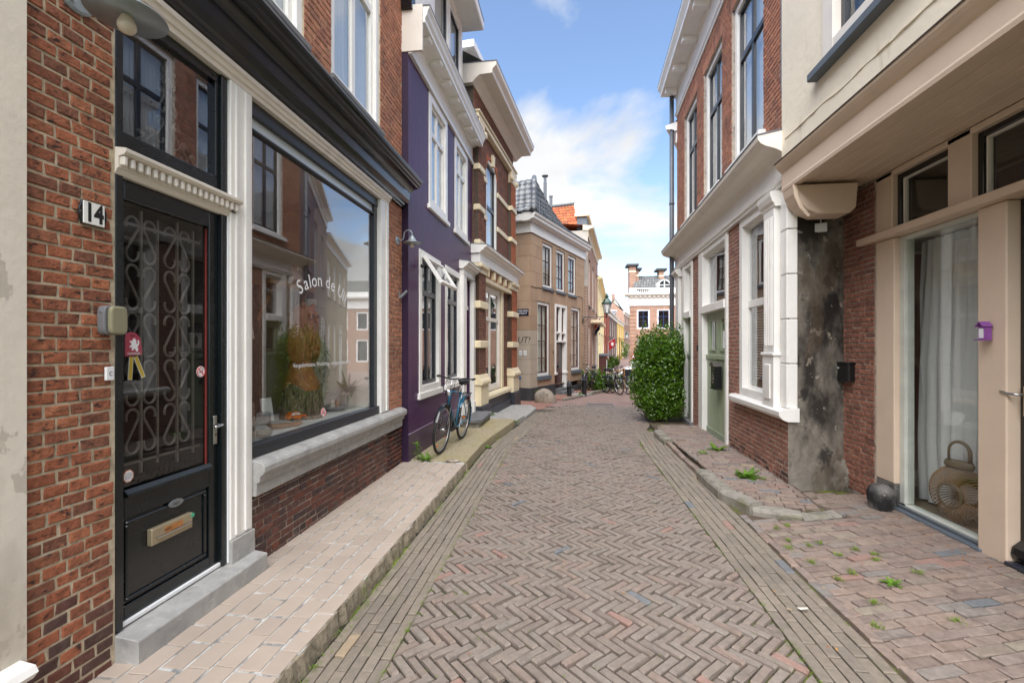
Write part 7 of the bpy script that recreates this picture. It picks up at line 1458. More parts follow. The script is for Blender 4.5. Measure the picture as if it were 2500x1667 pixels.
def corner_house():
    """white balustraded house closing the view, its front square to the street"""
    dep = 40.0; k = dep / 40; P = ray_pt(1538, dep); f = Fac('balustrade_house', 'brick corner house with white balustrade closing the street', P, 90 - 0 - math.degrees(TH) * 0, 'R', z=-.8)
    # Fac 'R' at 90 degrees: s runs to the right (+x)... keep local frame: x along the front
    f.o.rotation_euler = (0, 0, 0); f.g = 1; f.rot = 0; o = f.o; Z = lambda v: EYE - (v - HY) / F_PX * dep + .8
    X = lambda u: (u - 1538) / F_PX * dep * .985; EV = Z(747); L = 17.0
    w1 = (X(1554.5), X(1586), Z(803), Z(755.5)); w2 = (X(1603), X(1635), Z(803), Z(755)); g1 = (X(1556), X(1586), 1.0, 3.1); g2 = (X(1603), X(1635), 1.0, 3.1); w3 = (X(1651), X(1683), Z(803), Z(755)); wins = [w1, w2, w3, g1, g2] + [(6.5 + 2.0 * q, 7.65 + 2.0 * q, c0, c1) for q in range(5) for c0, c1 in ((w1[2], w1[3]), (1.0, 3.1))]
    f.sheet('wall', FARBRICK, 0, L, -.6, EV, wins, d1=.3); mb = MB(); mb.quad((0, .3, -.6), (3.6, 9, -.6), (3.6, 9, EV), (0, .3, EV)); mb.quad((0, .3, EV - .01), (3.6, 9, EV - .01), (L, 9, EV - .01), (L, .3, EV - .01)); part('side_wall', mb, FARBRICK, f.o)
    for a, b, c, d in wins: f.window(a, b, c, d, d=.03, fm=M['white'], fw=.13, sm=M['navy'], sw=.06, vbars=((a + b) / 2,), hbars=(c + (d - c) * .62,), bw=.07, room=M['roomdark'])
    for q in range(int((EV + .6) / .32)): f.B('quoin', FARBRICK, -.03, .55, -.05, .1, -.6 + q * .32, -.6 + q * .32 + .27, bevel=.01)
    f.B('frieze', M['white'], -.1, L, -.08, .3, EV, Z(724), bevel=.01); f.prof('cornice', M['white'], -.45, L, [(.3, Z(724)), (-.1, Z(724)), (-.2, Z(722)), (-.45, Z(721)), (-.5, Z(717)), (.3, Z(715))])
    for q in range(14): f.B('dentil', M['white'], q * .38, q * .38 + .2, -.30, -.1, Z(726.5), Z(723.5), bevel=.01)
    bz0, bz1 = Z(717), Z(703.5); bal = f.B('balustrade_pier', M['white'], -.05, X(1553), -.15, .25, bz0, bz1, bevel=.01); f.B('balustrade_pier', M['white'], X(1588), L, -.15, .25, bz0, bz1, bevel=.01); f.B('balustrade_rail', M['white'], X(1553), X(1588), -.12, .2, bz1 - .1, bz1, bevel=.01); f.B('balustrade_foot', M['white'], X(1553), X(1588), -.12, .2, bz0, bz0 + .08, bevel=.01)
    n = 8
    for q in range(n):
        mb = MB(); h = bz1 - .1 - bz0 - .08; r = .034; mb.lathe([(r, 0), (r * .6, h * .12), (r * 1.25, h * .35), (r * .6, h * .7), (r, h)], (X(1555) + (X(1586.5) - X(1555)) * q / (n - 1), .03, bz0 + .08), 10); part('baluster', mb, M['white'], o, smooth=True)
    # roof with arched dormer, chimneys
    rz0, rz1 = Z(704), Z(661); rf = MB(); rf.quad((X(1548), .5, rz0), (L, .5, rz0), (L, 3.2, rz1), (X(1560), 3.2, rz1)); rf.quad((X(1548), .5, rz0), (X(1560), 3.2, rz1), (X(1560) + 2, 8, rz1), (X(1548) + 3, 8, rz0)); roof = part('roof', rf, FARTILE, o)
    cx, r = X(1620), X(1635) - X(1620); zc = Z(703) + .2; mb = MB(); pts = [(cx - r, Z(718)), (cx + r, Z(718))] + [(cx + r * math.cos(R(a)), zc + r * .95 * math.sin(R(a))) for a in range(0, 181, 15)]; mb.ext(pts, -.1, 1.6, 'y'); dm = part('arched_dormer', mb, M['white'], roof, bevel=.01)
    pts = [(cx - r * .8, Z(717) + .1), (cx + r * .8, Z(717) + .1)] + [(cx + r * .8 * math.cos(R(a)), zc + r * .76 * math.sin(R(a))) for a in range(0, 181, 15)]; mb = MB(); mb.ext(pts, -.12, -.1, 'y'); part('arched_pane', mb, M['carglass'], dm); f.B('mullion', M['white'], cx - .04, cx + .04, -.14, -.11, Z(717), zc + r * .78, dm, 0); f.B('mullion', M['white'], cx - r * .8, cx + r * .8, -.138, -.11, zc - .03, zc + .03, dm, 0)
    for ua, ub, vt, vb, nm in ((1544, 1560, 641, 690, 1), (1561, 1569, 650, 666, 2), (1622, 1634, 651, 661, 3)):
        c = f.B('chimney', FARBRICK, X(ua), X(ub), 1.6 + nm * .3, 2.6 + nm * .3, Z(vb) - 1.0, Z(vt), roof, .01); f.B('chimney_cap', M['tarred'], X(ua) - .25, X(ub) + .25, 1.4 + nm * .3, 2.8 + nm * .3, Z(vt), Z(vt) + .2, c, .02); f.B('chimney_band', M['creamstone'], X(ua) - .02, X(ub) + .02, 1.58 + nm * .3, 2.62 + nm * .3, Z(vt) - .55, Z(vt) - .42, c, .005)
corner_house()

# ------------------------------------------------------------------ the bush by the wall
def leaf_mass(mb, pts, rr, size, up=.35):
    """one folded leaf per point"""
    V = mb.v; Fc = mb.f
    for (x, y, z), nx, ny, nz in pts:
        n = Vector((nx + rr.gauss(0, .55), ny + rr.gauss(0, .55), nz + up + rr.gauss(0, .5))).normalized(); t = n.orthogonal().normalized(); t = (Matrix.Rotation(rr.uniform(0, 6.28), 3, n) @ t); b = n.cross(t); L = size * rr.uniform(.7, 1.35); W = L * .27; p = Vector((x, y, z)); i = len(V)
        V.extend([tuple(p - t * L * .5), tuple(p + b * W - n * W * .35), tuple(p + t * L * .5 - n * L * .12), tuple(p - b * W - n * W * .35), tuple(p + n * .0)]); Fc.extend([(i, i + 1, i + 2, i + 4), (i, i + 4, i + 2, i + 3)])
def shrub(name, label, c, rad, n, size, m, seed, cat='bush', clumps=40, stem=True, flat_x=None, group=None, boxy=False):
    t = thing(name, label, cat, (c[0], c[1], c[2]), 0, group); rr = random.Random(seed); mb = MB(); pts = []; cl = []
    for k in range(clumps):
        while True:
            u, v, w = rr.uniform(-1, 1), rr.uniform(-1, 1), rr.uniform(-1, 1)
            if (.25 < u * u + v * v + w * w < 1) if not boxy else (.3 < max(abs(u), abs(v), abs(w)) and abs(u) ** 2.7 + abs(v) ** 2.7 + abs(w) ** 2.7 < 1): break
        cl.append((u * rad[0] * .86, v * rad[1] * .86, rad[2] + w * rad[2] * .9, rr.uniform(.13, .36) * min(rad[0], rad[1]) * 1.5))
    for k in range(n):
        cx, cy, cz, cr = rr.choice(cl); a = rr.uniform(0, 6.28); s = rr.uniform(-1, 1); q = math.sqrt(1 - s * s); r = cr * rr.uniform(.62, 1.12); x, y, z = cx + r * q * math.cos(a), cy + r * q * math.sin(a), cz + r * s * 1.1
        if flat_x is not None: x = min(x, flat_x)
        if z < .06: continue
        pts.append(((x, y, z), q * math.cos(a), q * math.sin(a), s))
    for k in range(min(int(n * .012), 150)):       # shoots that break the outline
        a = rr.uniform(0, 6.28); r = rr.uniform(.7, 1.0); x, y, z = rad[0] * r * math.cos(a), rad[1] * r * math.sin(a), rad[2] * (1 + rr.uniform(.1, 1.0)); hgt = rr.uniform(.05, .24)
        if flat_x is not None and x > flat_x: continue
        for q in range(7): pts.append(((x + rr.gauss(0, .015), y + rr.gauss(0, .015), z + hgt * q / 6), math.cos(q * 2.4), math.sin(q * 2.4), .2))
    leaf_mass(mb, pts, rr, size); o = part('crown', mb, m, t); 
    if stem:
        q = MB()
        for k in range(9):
            a = rr.uniform(0, 6.28); r = rr.uniform(.3, .8); q.tube([(rr.gauss(0, .04), rr.gauss(0, .04), -.05), (rad[0] * r * .4 * math.cos(a), rad[1] * r * .4 * math.sin(a), rad[2] * .6), (rad[0] * r * math.cos(a), rad[1] * r * math.sin(a), rad[2] * rr.uniform(1.1, 1.7))], [.022, .014, .005], 6)
        part('trunk', q, M['twig'], t)
    return t
shrub('evergreen_bush', 'large glossy evergreen bush standing against the white shop front', (2.12, 10.75, gz(2, 10.7) + .02), (.54, .56, 1.07), 44000, .056, M['leaf'], 3, 'bush', 150, True, .47, None, True)
for k, (x, y, s, lab) in enumerate(((1.12, 19.6, .55, 'leafy shrub growing beside the parked bicycles'), (1.55, 20.6, .5, 'dense green shrub behind the parked bicycles'), (4.1, 24.6, .9, 'clipped green hedge in front of the white car, right of the tables'), (2.9, 25.0, .75, 'clipped green hedge in front of the white car, behind the tables'))):
    shrub('street_shrub', lab, (x, y, gz(x, y) - .02), (s, s * .8, .46 if k > 1 else s * .9), 2600, .075, M['leaf'], 20 + k, 'shrub', 26, False, None, 'shrubs around the corner terrace')
for k, (u, d, s, lab) in enumerate(((1481, 44, .6, 'dark shrub in front of the orange house'), (1496, 52, .7, 'pale green shrub in front of the brown brick row'), (1519, 74, 1.0, 'climbing plant on the yellow house'))):
    x, y = ray_pt(u, d); shrub('front_garden_shrub', lab, (x - .3 + .5, y, gz(x, y)), (s, s, s * (.8 if k < 2 else 1.6)), 1600, .16, M['leaf'], 40 + k, 'shrub', 22, False, None, 'shrubs along the far pavement')

# weeds, moss and litter --------------------------------------------------------------------
def weed(loc, label, s=1.0, n=18, seed=1, tall=False):
    t = thing('weed_plant', label, 'weed', loc, 0, 'weeds growing out of the paving'); rr = random.Random(seed); q = MB()
    for k in range(n):
        a = k * 2.4 + rr.uniform(-.3, .3); e = rr.uniform(.15, .9)
        if tall: leafblade(q, (0, 0, rr.uniform(.02, .22) * s), (math.cos(a), math.sin(a), .55), rr.uniform(.05, .09) * s, .028 * s, .02 * s, 4)
        else:       # jagged dandelion leaf: a blade with side lobes
            L = rr.uniform(.08, .16) * s; d = (math.cos(a) * math.cos(e), math.sin(a) * math.cos(e), math.sin(e)); leafblade(q, (0, 0, 0), d, L, .03 * s, .03 * s, 6)
            for j in range(3):
                b = Vector(d) * L * (.35 + .2 * j); leafblade(q, (b.x, b.y, b.z - .03 * s * (.35 + .2 * j) ** 2), (math.cos(a + 1.1), math.sin(a + 1.1), .1), .028 * s, .014 * s, .004, 3); leafblade(q, (b.x, b.y, b.z - .03 * s * (.35 + .2 * j) ** 2), (math.cos(a - 1.1), math.sin(a - 1.1), .1), .028 * s, .014 * s, .004, 3)
    part('leaves', q, M['leaf2'], t)
    if tall:
        q = MB(); q.tube([(0, 0, 0), (.005 * s, 0, .13 * s), (0, .01, .26 * s)], [.006 * s, .004 * s, .002 * s], 5); part('stem', q, M['leaf2'], t)
weed((2.14, 5.72, .085), 'large dandelion weed at the foot of the brick shop front', 1.5, 26, 1); weed((2.28, 7.25, .05), 'weed growing before the green double door', 1.5, 20, 2); weed((2.0, 7.0, .06), 'small weed clump left of the green door weed', .8, 14, 3)
weed((-2.02, 6.02, .105), 'tall leafy weed at the corner of the purple house', 1.05, 22, 4, True); weed((-1.90, 6.03, .105), 'jagged leafed weed beside the bicycle front wheel', 1.15, 20, 5)
weed((-1.07, 9.66, .03), 'weed at the end of the mossy concrete slab', .9, 16, 6); weed((-1.275, 7.35, .0), 'weed in the gutter below the mossy concrete slab', .7, 14, 7); weed((2.22, 3.42, .02), 'dandelion between the paving bricks in front of the curtained window', .62, 14, 8); weed((2.46, 2.28, .025), 'jagged dandelion at the lower edge of the brick footway', .75, 16, 9); weed((-1.7, 10.4, .08), 'small weed at the dark plinth of the banded house', .7, 12, 10)
weed((-.95, 15.0, -.14), 'weeds at the black plinth behind the boulder', 1.6, 22, 11, True); weed((.5, 17.0, -.12), 'weed against the brown house between the bollards', 1.2, 16, 12)
def moss():
    rr = random.Random(13); mb = MB()
    def tuft(x, y, z, s, n):
        for k in range(n):
            a = rr.uniform(0, 6.28); leafblade(mb, (x + rr.gauss(0, s * .4), y + rr.gauss(0, s * .4), z), (math.cos(a), math.sin(a), rr.uniform(.7, 2.2)), s * rr.uniform(.5, 1.2), s * .10, s * .25, 2)
    spots = [(1.98, 4.0), (2.08, 4.05), (2.12, 3.85), (2.3, 3.95), (2.4, 3.88), (2.34, 3.78), (1.85, 3.7), (2.05, 3.55), (1.9, 3.45), (2.5, 3.6), (1.88, 4.35), (2.0, 4.42), (2.1, 4.75), (2.62, 2.75), (2.3, 3.0), (1.95, 3.15), (2.75, 2.55), (1.8, 3.95), (1.86, 4.1), (1.8, 2.9)]
    for x, y in spots: tuft(x, y, .008 + .02 * (x - 1.7), .04, 46)
    for k in range(1100):
        x = rr.choice([-1.29 + rr.gauss(0, .012), -.925 + rr.gauss(0, .01), 1.238 + rr.gauss(0, .01), rr.uniform(-.9, 1.2), 1.70 + rr.gauss(0, .02)]); y = 1.9 + 7 * rr.random() ** 1.6; tuft(x + (eL(y) + 1.31 if x < -.9 else 0), y, rz_(x, y) - .004, (.010 + .016 * rr.random()) * (1.0 if abs(x) > .9 else .75), 9)
    for k in range(60):
        y = rr.uniform(4.7, 8.8); tuft(1.70 + rr.gauss(0, .05), y, .06, .014, 12)
    tag(part('grass', mb, M['moss']), 'grass and moss tufts in the paving joints', 'grass', kind='stuff')
    mb = MB()
    for k in range(70):
        if k < 34: x, y, z = 3.15 - abs(rr.gauss(0, .08)), rr.uniform(3.2, 4.95), .045
        elif k < 46: x, y, z = rr.uniform(2.5, 3.1), rr.uniform(4.7, 5.4), .045
        else: x, y, z = rr.uniform(-1.2, 3.0), rr.uniform(2.2, 8), .03
        leafblade(mb, (x, y, z), (rr.uniform(-1, 1), rr.uniform(-1, 1), rr.uniform(-.1, .3)), rr.uniform(.012, .03), .012, .003, 2)
    tag(part('leaf_litter', mb, M['leafbrown']), 'dry leaf crumbs scattered on the paving', 'litter', kind='stuff')
moss()
q = MB(); q.tube([(1.36, 3.02, .022), (1.385, 3.0, .022)], .005, 6); tag(part('cigarette_butt', q, M['odd_ochre']), 'cigarette butt lying on the street bricks', 'litter')
q = MB(); q.add([(1.43, 3.04, .02), (1.5, 3.05, .02), (1.49, 3.02, .026), (1.44, 3.015, .021)], [(0, 1, 2, 3)]); tag(part('paper_scrap', q, M['litter']), 'white paper scrap beside the cigarette butt', 'litter')
q = MB(); q.ball((-1.52, 6.0, .112), (.10, .05, .02), 12, 5, .2, 2); tag(part('gravel_patch', q, M['boulder']), 'pothole with pebbles before the bicycle wheel', 'gravel', kind='stuff')

# ------------------------------------------------------------------ bicycles
def bicycle(label, rear, front, lean, col, rack=True, seed=1, bag=False):
    """rear and front are ground points (x, y, z) under the wheels; lean tips the bicycle over its wheel line"""
    a, b = Vector(rear), Vector(front); d = b - a; rz0 = math.atan2(d.y, d.x); sc_ = Vector((d.x, d.y, 0)).length / 1.10
    t = thing('bicycle', label, 'bicycle', rear, 0, 'parked bicycles'); t.rotation_euler = (lean, -math.atan2(d.z, Vector((d.x, d.y)).length), rz0); t.rotation_mode = 'XYZ'
    RW = .35
    def wheel(x):
        mb = MB(); mb.tube([(x + RW * math.cos(R(q)), 0, RW + (RW - .018) * math.sin(R(q)) - .0) for q in range(0, 360, 9)], .019, 8, True); w = part('wheel', mb, M['rubber'], t, smooth=True)
        mb = MB(); mb.tube([(x + (RW - .036) * math.cos(R(q)), 0, RW + (RW - .052) * math.sin(R(q))) for q in range(0, 360, 9)], .011, 6, True); part('rim', mb, M['steel'], w, smooth=True)
        mb = MB()
        for q in range(0, 360, 12): mb.tube([(x + .02 * math.cos(R(q + 40)), .018 * (1 if q % 24 else -1), RW + .02 * math.sin(R(q + 40))), (x + (RW - .045) * math.cos(R(q)), 0, RW + (RW - .06) * math.sin(R(q)))], .0013, 3)
        o = part('spoke', mb, M['steel'], w); o['kind'] = 'stuff'; mb = MB(); mb.tube([(x, -.045, RW), (x, .045, RW)], .022, 10); part('hub', mb, M['chrome'], w, smooth=True)
    wheel(0); wheel(1.10)
    BB = (.44, 0, .28); ST = (.30, 0, .80); HT = (.86, 0, .88); HB = (.90, 0, .70); mb = MB()
    mb.tube([BB, ST], .016, 8); mb.tube([ST, HT], .0155, 8); mb.tube([BB, HB], .018, 8); mb.tube([HT, HB], .02, 8)
    for s in (-1, 1): mb.tube([(BB[0], s * .03, BB[2]), (0, s * .055, RW)], .010, 6); mb.tube([(ST[0], s * .02, ST[2]), (0, s * .055, RW)], .008, 6)
    part('frame', mb, M[col], t, smooth=True)
    mb = MB()
    for s in (-1, 1): mb.tube([(.905, s * .03, .71), (.955, s * .05, .60), (1.04, s * .055, .45), (1.10, s * .055, RW)], .012, 8)
    part('fork', mb, M['bike_black'], t, smooth=True)
    for x, a0, a1 in ((0, 35, 200), (1.10, 25, 150)):
        mb = MB(); vs = []; n = 22
        for i in range(n + 1):
            q = R(a0 + (a1 - a0) * i / n); r = RW + .025
            for w_, dr in ((-.028, -.006), (0, .006), (.028, -.006)): vs.append((x + (r + dr) * math.cos(q), w_, RW + (r + dr) * math.sin(q)))
        mb.add(vs, [(i * 3 + k, i * 3 + k + 1, (i + 1) * 3 + k + 1, (i + 1) * 3 + k) for i in range(n) for k in range(2)]); part('mudguard', mb, M[col] if x == 0 else M['bike_black'], t, smooth=True)
    mb = MB(); mb.tube([ST, (.275, 0, .96)], .013, 8); part('seat_post', mb, M['chrome'], t, smooth=True)
    mb = MB(); rings = []
    for i, (x, w_, h, z) in enumerate(((.10, .01, .02, 1.0), (.115, .09, .04, .99), (.17, .105, .05, .985), (.24, .075, .045, .985), (.31, .04, .035, .985), (.37, .028, .028, .98), (.385, .008, .012, .978))):
        for k in range(12):
            q = 2 * math.pi * k / 12; rings.append((x, w_ * math.cos(q), z + h * math.sin(q) * (1 if math.sin(q) < 0 else .5)))
    mb.add(rings, [(i * 12 + k, i * 12 + (k + 1) % 12, (i + 1) * 12 + (k + 1) % 12, (i + 1) * 12 + k) for i in range(6) for k in range(12)]); part('saddle', mb, M['plastic_blk'], t, smooth=True); mb = MB(); mb.tube([(.16, .03, .93), (.3, .03, .95)], .02, 8); mb.tube([(.16, -.03, .93), (.3, -.03, .95)], .02, 8); part('saddle_springs', mb, M['plastic_blk'], t)
    mb = MB(); mb.tube([HT, (.82, 0, 1.06)], .012, 8); part('stem', mb, M['chrome'], t, smooth=True)
    mb = MB(); mb.tube([(.60, -.28, 1.07), (.70, -.275, 1.07), (.82, -.22, 1.085), (.875, -.1, 1.075), (.87, 0, 1.06), (.875, .1, 1.075), (.82, .22, 1.085), (.70, .275, 1.07), (.60, .28, 1.07)], .011, 8); hb = part('handlebar', mb, M['bike_black'], t, smooth=True)
    for s in (-1, 1):
        mb = MB(); mb.tube([(.58, s * .283, 1.07), (.70, s * .277, 1.07)], .017, 8); part('grip', mb, M['plastic_blk'], hb, smooth=True); mb = MB(); mb.tube([(.80, s * .235, 1.07), (.70, s * .24, 1.045)], .006, 6); part('brake_lever', mb, M['chrome'], hb)
    mb = MB(); mb.tube([(.86, .06, 1.04), (.98, .09, .98), (.95, .05, .82), (1.0, .03, .68)], .004, 5); mb.tube([(.86, -.06, 1.04), (.99, -.08, .96), (.93, -.04, .8), (.9, -.02, .72)], .004, 5); part('brake_cable', mb, M['plastic_blk'], t)
    mb = MB(); mb.lathe([(.0, -.035), (.025, -.03), (.045, -.005), (.048, .015), (.04, .02), (0, .022)], (.99, 0, .87), 16, Matrix.Rotation(R(90), 4, 'Y')); hl = part('headlight', mb, M['chrome'], t, smooth=True)
    mb = MB(); mb.ext([(.33, .245), (.52, .21), (.56, .28), (.5, .37), (.3, .40), (.04, .40), (-.02, .36), (.02, .31)], -.05, -.03, 'y'); part('chain_guard', mb, M['plastic_blk'], t, bevel=.006)
    mb = MB(); mb.tube([(BB[0], -.06, BB[2]), (BB[0] + .03, -.075, BB[2] - .165)], .009, 6); mb.tube([(BB[0], .06, BB[2]), (BB[0] - .03, .075, BB[2] + .165)], .009, 6); part('crank', mb, M['chrome'], t)
    for s in (-1, 1):
        x, z = BB[0] - s * -.03 * -1 * s * s, BB[2]; x = BB[0] + (.03 if s < 0 else -.03); z = BB[2] + (-.165 if s < 0 else .165); mb = MB(); mb.box(x - .045, x + .045, s * .085 - .0, s * .165, z - .012, z + .012); p = part('pedal', mb, M['plastic_blk'], t, bevel=.004); mb = MB(); mb.box(x + .0455, x + .048, min(s * .10, s * .15), max(s * .10, s * .15), z - .006, z + .006); mb.box(x - .048, x - .0455, min(s * .10, s * .15), max(s * .10, s * .15), z - .006, z + .006); part('reflector', mb, M['orange'], p)
    if rack:
        mb = MB()
        for s in (-1, 1): mb.tube([(.26, s * .05, .74), (.2, s * .06, .755), (-.18, s * .06, .755), (-.2, 0, .755)], .006, 6); mb.tube([(-.1, s * .06, .755), (0, s * .06, RW)], .006, 6)
        for x in (.12, 0, -.12): mb.tube([(x, -.06, .755), (x, .06, .755)], .005, 6)
        part('luggage_rack', mb, M['bike_black'], t, smooth=True); mb = MB(); mb.ball((-.21, 0, .66), (.015, .03, .022), 10, 6); part('tail_light', mb, M['letterred'], t, smooth=True)
    mb = MB(); mb.tube([(.38, -.05, .26), (.30, -.16, .02)], .009, 6); part('kickstand', mb, M['steel'], t)
    mb = MB(); mb.lathe([(0, -.002), (.025, -.002), (.025, .002), (0, .002)], (1.10 + .18, .004, RW - .2), 12, Matrix.Rotation(R(90), 4, 'X')); part('spoke_reflector', mb, M['orange'], t)
    t.scale = (sc_, 1, 1) if abs(sc_ - 1) > .12 else (1, 1, 1)
    return t
bicycle('blue city bicycle leaning beside the purple house wall', (-1.74, 7.47, .112), (-1.80, 6.375, .112), R(-5), 'bike_blue')
bicycle('black bicycle with silver parts parked against the brown house', (1.12, 19.25, gz(1.1, 19.2) + .11), (.66, 18.25, gz(.7, 18.2) + .11), R(-5), 'bike_black')
bicycle('dark bicycle at the terrace, nearer to the shrub', (1.66, 19.3, gz(2, 19.3)), (2.08, 18.3, gz(1.9, 18.3)), R(7), 'bike_black', False); bicycle('dark bicycle at the terrace, right of its twin and leaning on it', (1.92, 19.45, gz(2, 19.45)), (2.46, 18.5, gz(2, 18.5)), R(14), 'bike_black')
bicycle('distant bicycle standing in front of the white shop window', (*ray_pt(1532, 76), gz(9, 75)), (*ray_pt(1527, 75.6), gz(9, 75)), R(4), 'bike_black', False)

# ------------------------------------------------------------------ bollards, stones, lantern, terrace, car
def bollard(loc, label, h=.62, r=.085):
    t = thing('bollard', label, 'bollard', loc, 0, 'black bollards before the brown house'); mb = MB(); mb.lathe([(r, -.1), (r, h * .9), (r * .9, h * .94), (r * .5, h * .99), (0, h * 1.02)], n=18); part('post', mb, M['bike_black'], t, smooth=False, bevel=.006)
    for z in (.72, .82):
        mb = MB(); mb.lathe([(r * 1.0, 0), (r * 1.06, .006), (r * 1.06, .018), (r, .024)], (0, 0, h * z), 18); part('ring', mb, M['zinc_dk'], t)
bollard((.10, 16.55, gz(0, 16.5)), 'black bollard in front of the maroon door steps', .62, .085); bollard((.67, 17.45, gz(.6, 17.4) + .05), 'taller black bollard in front of the parked bicycle wheel', .80, .088)
mb = MB(); mb.lathe([(.15, -.1), (.145, .4), (.14, .8), (.12, .92), (.07, 1.0), (0, 1.02)], (-1.50, 15.35, gz(0, 15.3)), 16); mb.v = [(x + rng.uniform(-.008, .008), y + rng.uniform(-.008, .008), z) for x, y, z in mb.v]
st = tag(part('stone_post', mb, M['boulder'], smooth=True), 'old grey stone post with blue painted top in the alley', 'post'); mb = MB(); mb.lathe([(.142, .72), (.143, .82), (.123, .93), (.072, 1.008), (0, 1.03)], (-1.50, 15.35, gz(0, 15.3)), 16); part('blue_top', mb, mat('flaking blue paint', S(74, 122, 168), .6, .15, 8, .2, layers=[(S(160, 160, 158), 9, .52, .62)]), st, smooth=True)
mb = MB(); rr = random.Random(3); mb.ball((0, 0, .1), (.36, .25, .36), 20, 12, .03, 5); mb.v = [(x + .25 * max(0, .3 - z), y, max(z, -.1)) for x, y, z in mb.v]; mb.xf(Matrix.Translation((-.72, 14.75, gz(0, 14.8))) @ Matrix.Rotation(R(20), 4, 'Z')); tag(part('boulder', mb, M['boulder'], smooth=True), 'big rounded boulder at the corner of the brown house', 'boulder')
def lantern(label, base, arm_to, s=1.0, wallz=0):
    t = thing('street_lantern', label, 'street lamp', base, 0, 'green street lanterns'); a = Vector(arm_to) - Vector(base); a = Vector((a.x, a.y, 0)); L = a.length; u = a.normalized()
    P = lambda d, z: tuple(u * d + Vector((0, 0, z)))
    mb = MB(); mb.tube([P(0, -.25), P(0, .06)], .03 * s, 8); mb.tube([P(0, 0), P(L, 0)], .018 * s, 8); mb.tube([P(L, -.05), P(L, .16 * s)], .022 * s, 8); mb.tube([P(.12 * s + .09 * s * math.cos(R(q)), -.13 * s + .09 * s * math.sin(R(q))) for q in range(0, 360, 30)], .010 * s, 6, True); mb.tube([P(.05, -.22), P(.22 * s, -.05), P(.42 * s, -.03), P(.55 * s, -.11 * s), P(.62 * s, -.02)], .010 * s, 6); mb.tube([P(.62 * s, -.02), P(.7 * s, -.13 * s), P(.82 * s, -.02)], .009 * s, 6); part('wall_arm', mb, M['iron'], t, smooth=True)
    c = P(L, 0); n = 6; mb = MB(); mb.lathe([(.10 * s, .16 * s), (.19 * s, .56 * s)], c, n); part('glass_body', mb, M['milk'], t)
    mb = MB()
    for k in range(n):
        q = 2 * math.pi * k / n; mb.tube([(c[0] + .102 * s * math.cos(q), c[1] + .102 * s * math.sin(q), .15 * s), (c[0] + .193 * s * math.cos(q), c[1] + .193 * s * math.sin(q), .57 * s)], .011 * s, 5)
    mb.lathe([(.11 * s, .13 * s), (.11 * s, .165 * s)], c, n); part('glazing_bars', mb, M['lampgreen'], t); mb = MB(); mb.lathe([(.23 * s, .55 * s), (.235 * s, .585 * s), (.18 * s, .64 * s), (.10 * s, .78 * s), (.07 * s, .80 * s), (.07 * s, .86 * s), (.10 * s, .88 * s), (.04 * s, .93 * s), (.03 * s, .98 * s), (0, 1.02 * s)], c, n); part('roof', mb, M['lampgreen'], t, bevel=.004)
lantern('green hexagonal street lantern on an iron arm at the brown house', FB.w(5.15, -.03, 3.05), Vector(FB.w(5.15, -.03, 3.05)) + Vector((1.02, .05, 0)), 1.0)
A = ray_pt(1524, 60); lantern('far green street lantern before the distant white shop', (A[0] - .6, A[1], 2.6), (A[0] + .3, A[1] - .2, 2.6), 1.1)
mb = MB(); mb.tube([(A[0] - .6, A[1], -.6), (A[0] - .6, A[1], 2.8)], .05, 8); tag(part('lamp_post', mb, M['iron']), 'slim dark post carrying the far green lantern', 'lamp post')
def flag(loc, label, m, dirx, h=1.0, emblem=False):
    t = thing('flag', label, 'flag', loc, 0, 'flags hung over the street'); mb = MB(); mb.tube([(0, 0, 0), (dirx * .9, 0, .5)], .02, 6); part('pole', mb, M['white'], t); mb = MB(); n = 10; vs = []
    for i in range(n + 1):
        for j in range(5): vs.append((dirx * (.25 + .65 * i / n), .06 * math.sin(i * .9 + j * .5), .14 + .36 * i / n - j * .22 * h))
    mb.add(vs, [(i * 5 + j, (i + 1) * 5 + j, (i + 1) * 5 + j + 1, i * 5 + j + 1) for i in range(n) for j in range(4)]); part('cloth', mb, m, t, smooth=True)
    if emblem:
        mb = MB(); mb.ball((dirx * .6, -.09, -.1), (.14, .01, .2), 8, 6); part('emblem', mb, M['letterwhite'], t)
A = ray_pt(1487, 45); flag((A[0] - .2, A[1], 2.0), 'red flag with white emblem hanging before the brown brick row', M['redflag'], .85, .95, True)
A = ray_pt(1447, 24); flag((A[0], A[1], 2.7), 'red white and blue flag behind the green lantern', M['redflag'], .42, .32); flag((A[0], A[1] + .05, 2.35), 'dark blue flag hanging under the red flag behind the lantern', M['navy'], .42, .34)
def table(loc, label, rzv=0):
    t = thing('terrace_table', label, 'table', loc, rzv, 'terrace furniture'); mb = MB(); mb.box(-.42, .42, -.42, .42, .98, 1.03); part('table_top', mb, M['wood2'], t, bevel=.006)
    for x in (-.36, .36):
        for y in (-.36, .36): mb = MB(); mb.box(x - .025, x + .025, y - .025, y + .025, 0, .98); part('leg', mb, M['iron'], t)
table((2.65, 21.3, gz(2, 21.3) - .02), 'high wooden terrace table behind the bicycles'); table((3.25, 21.9, gz(3, 21.9) - .02), 'high wooden terrace table nearer to the white car', R(8))
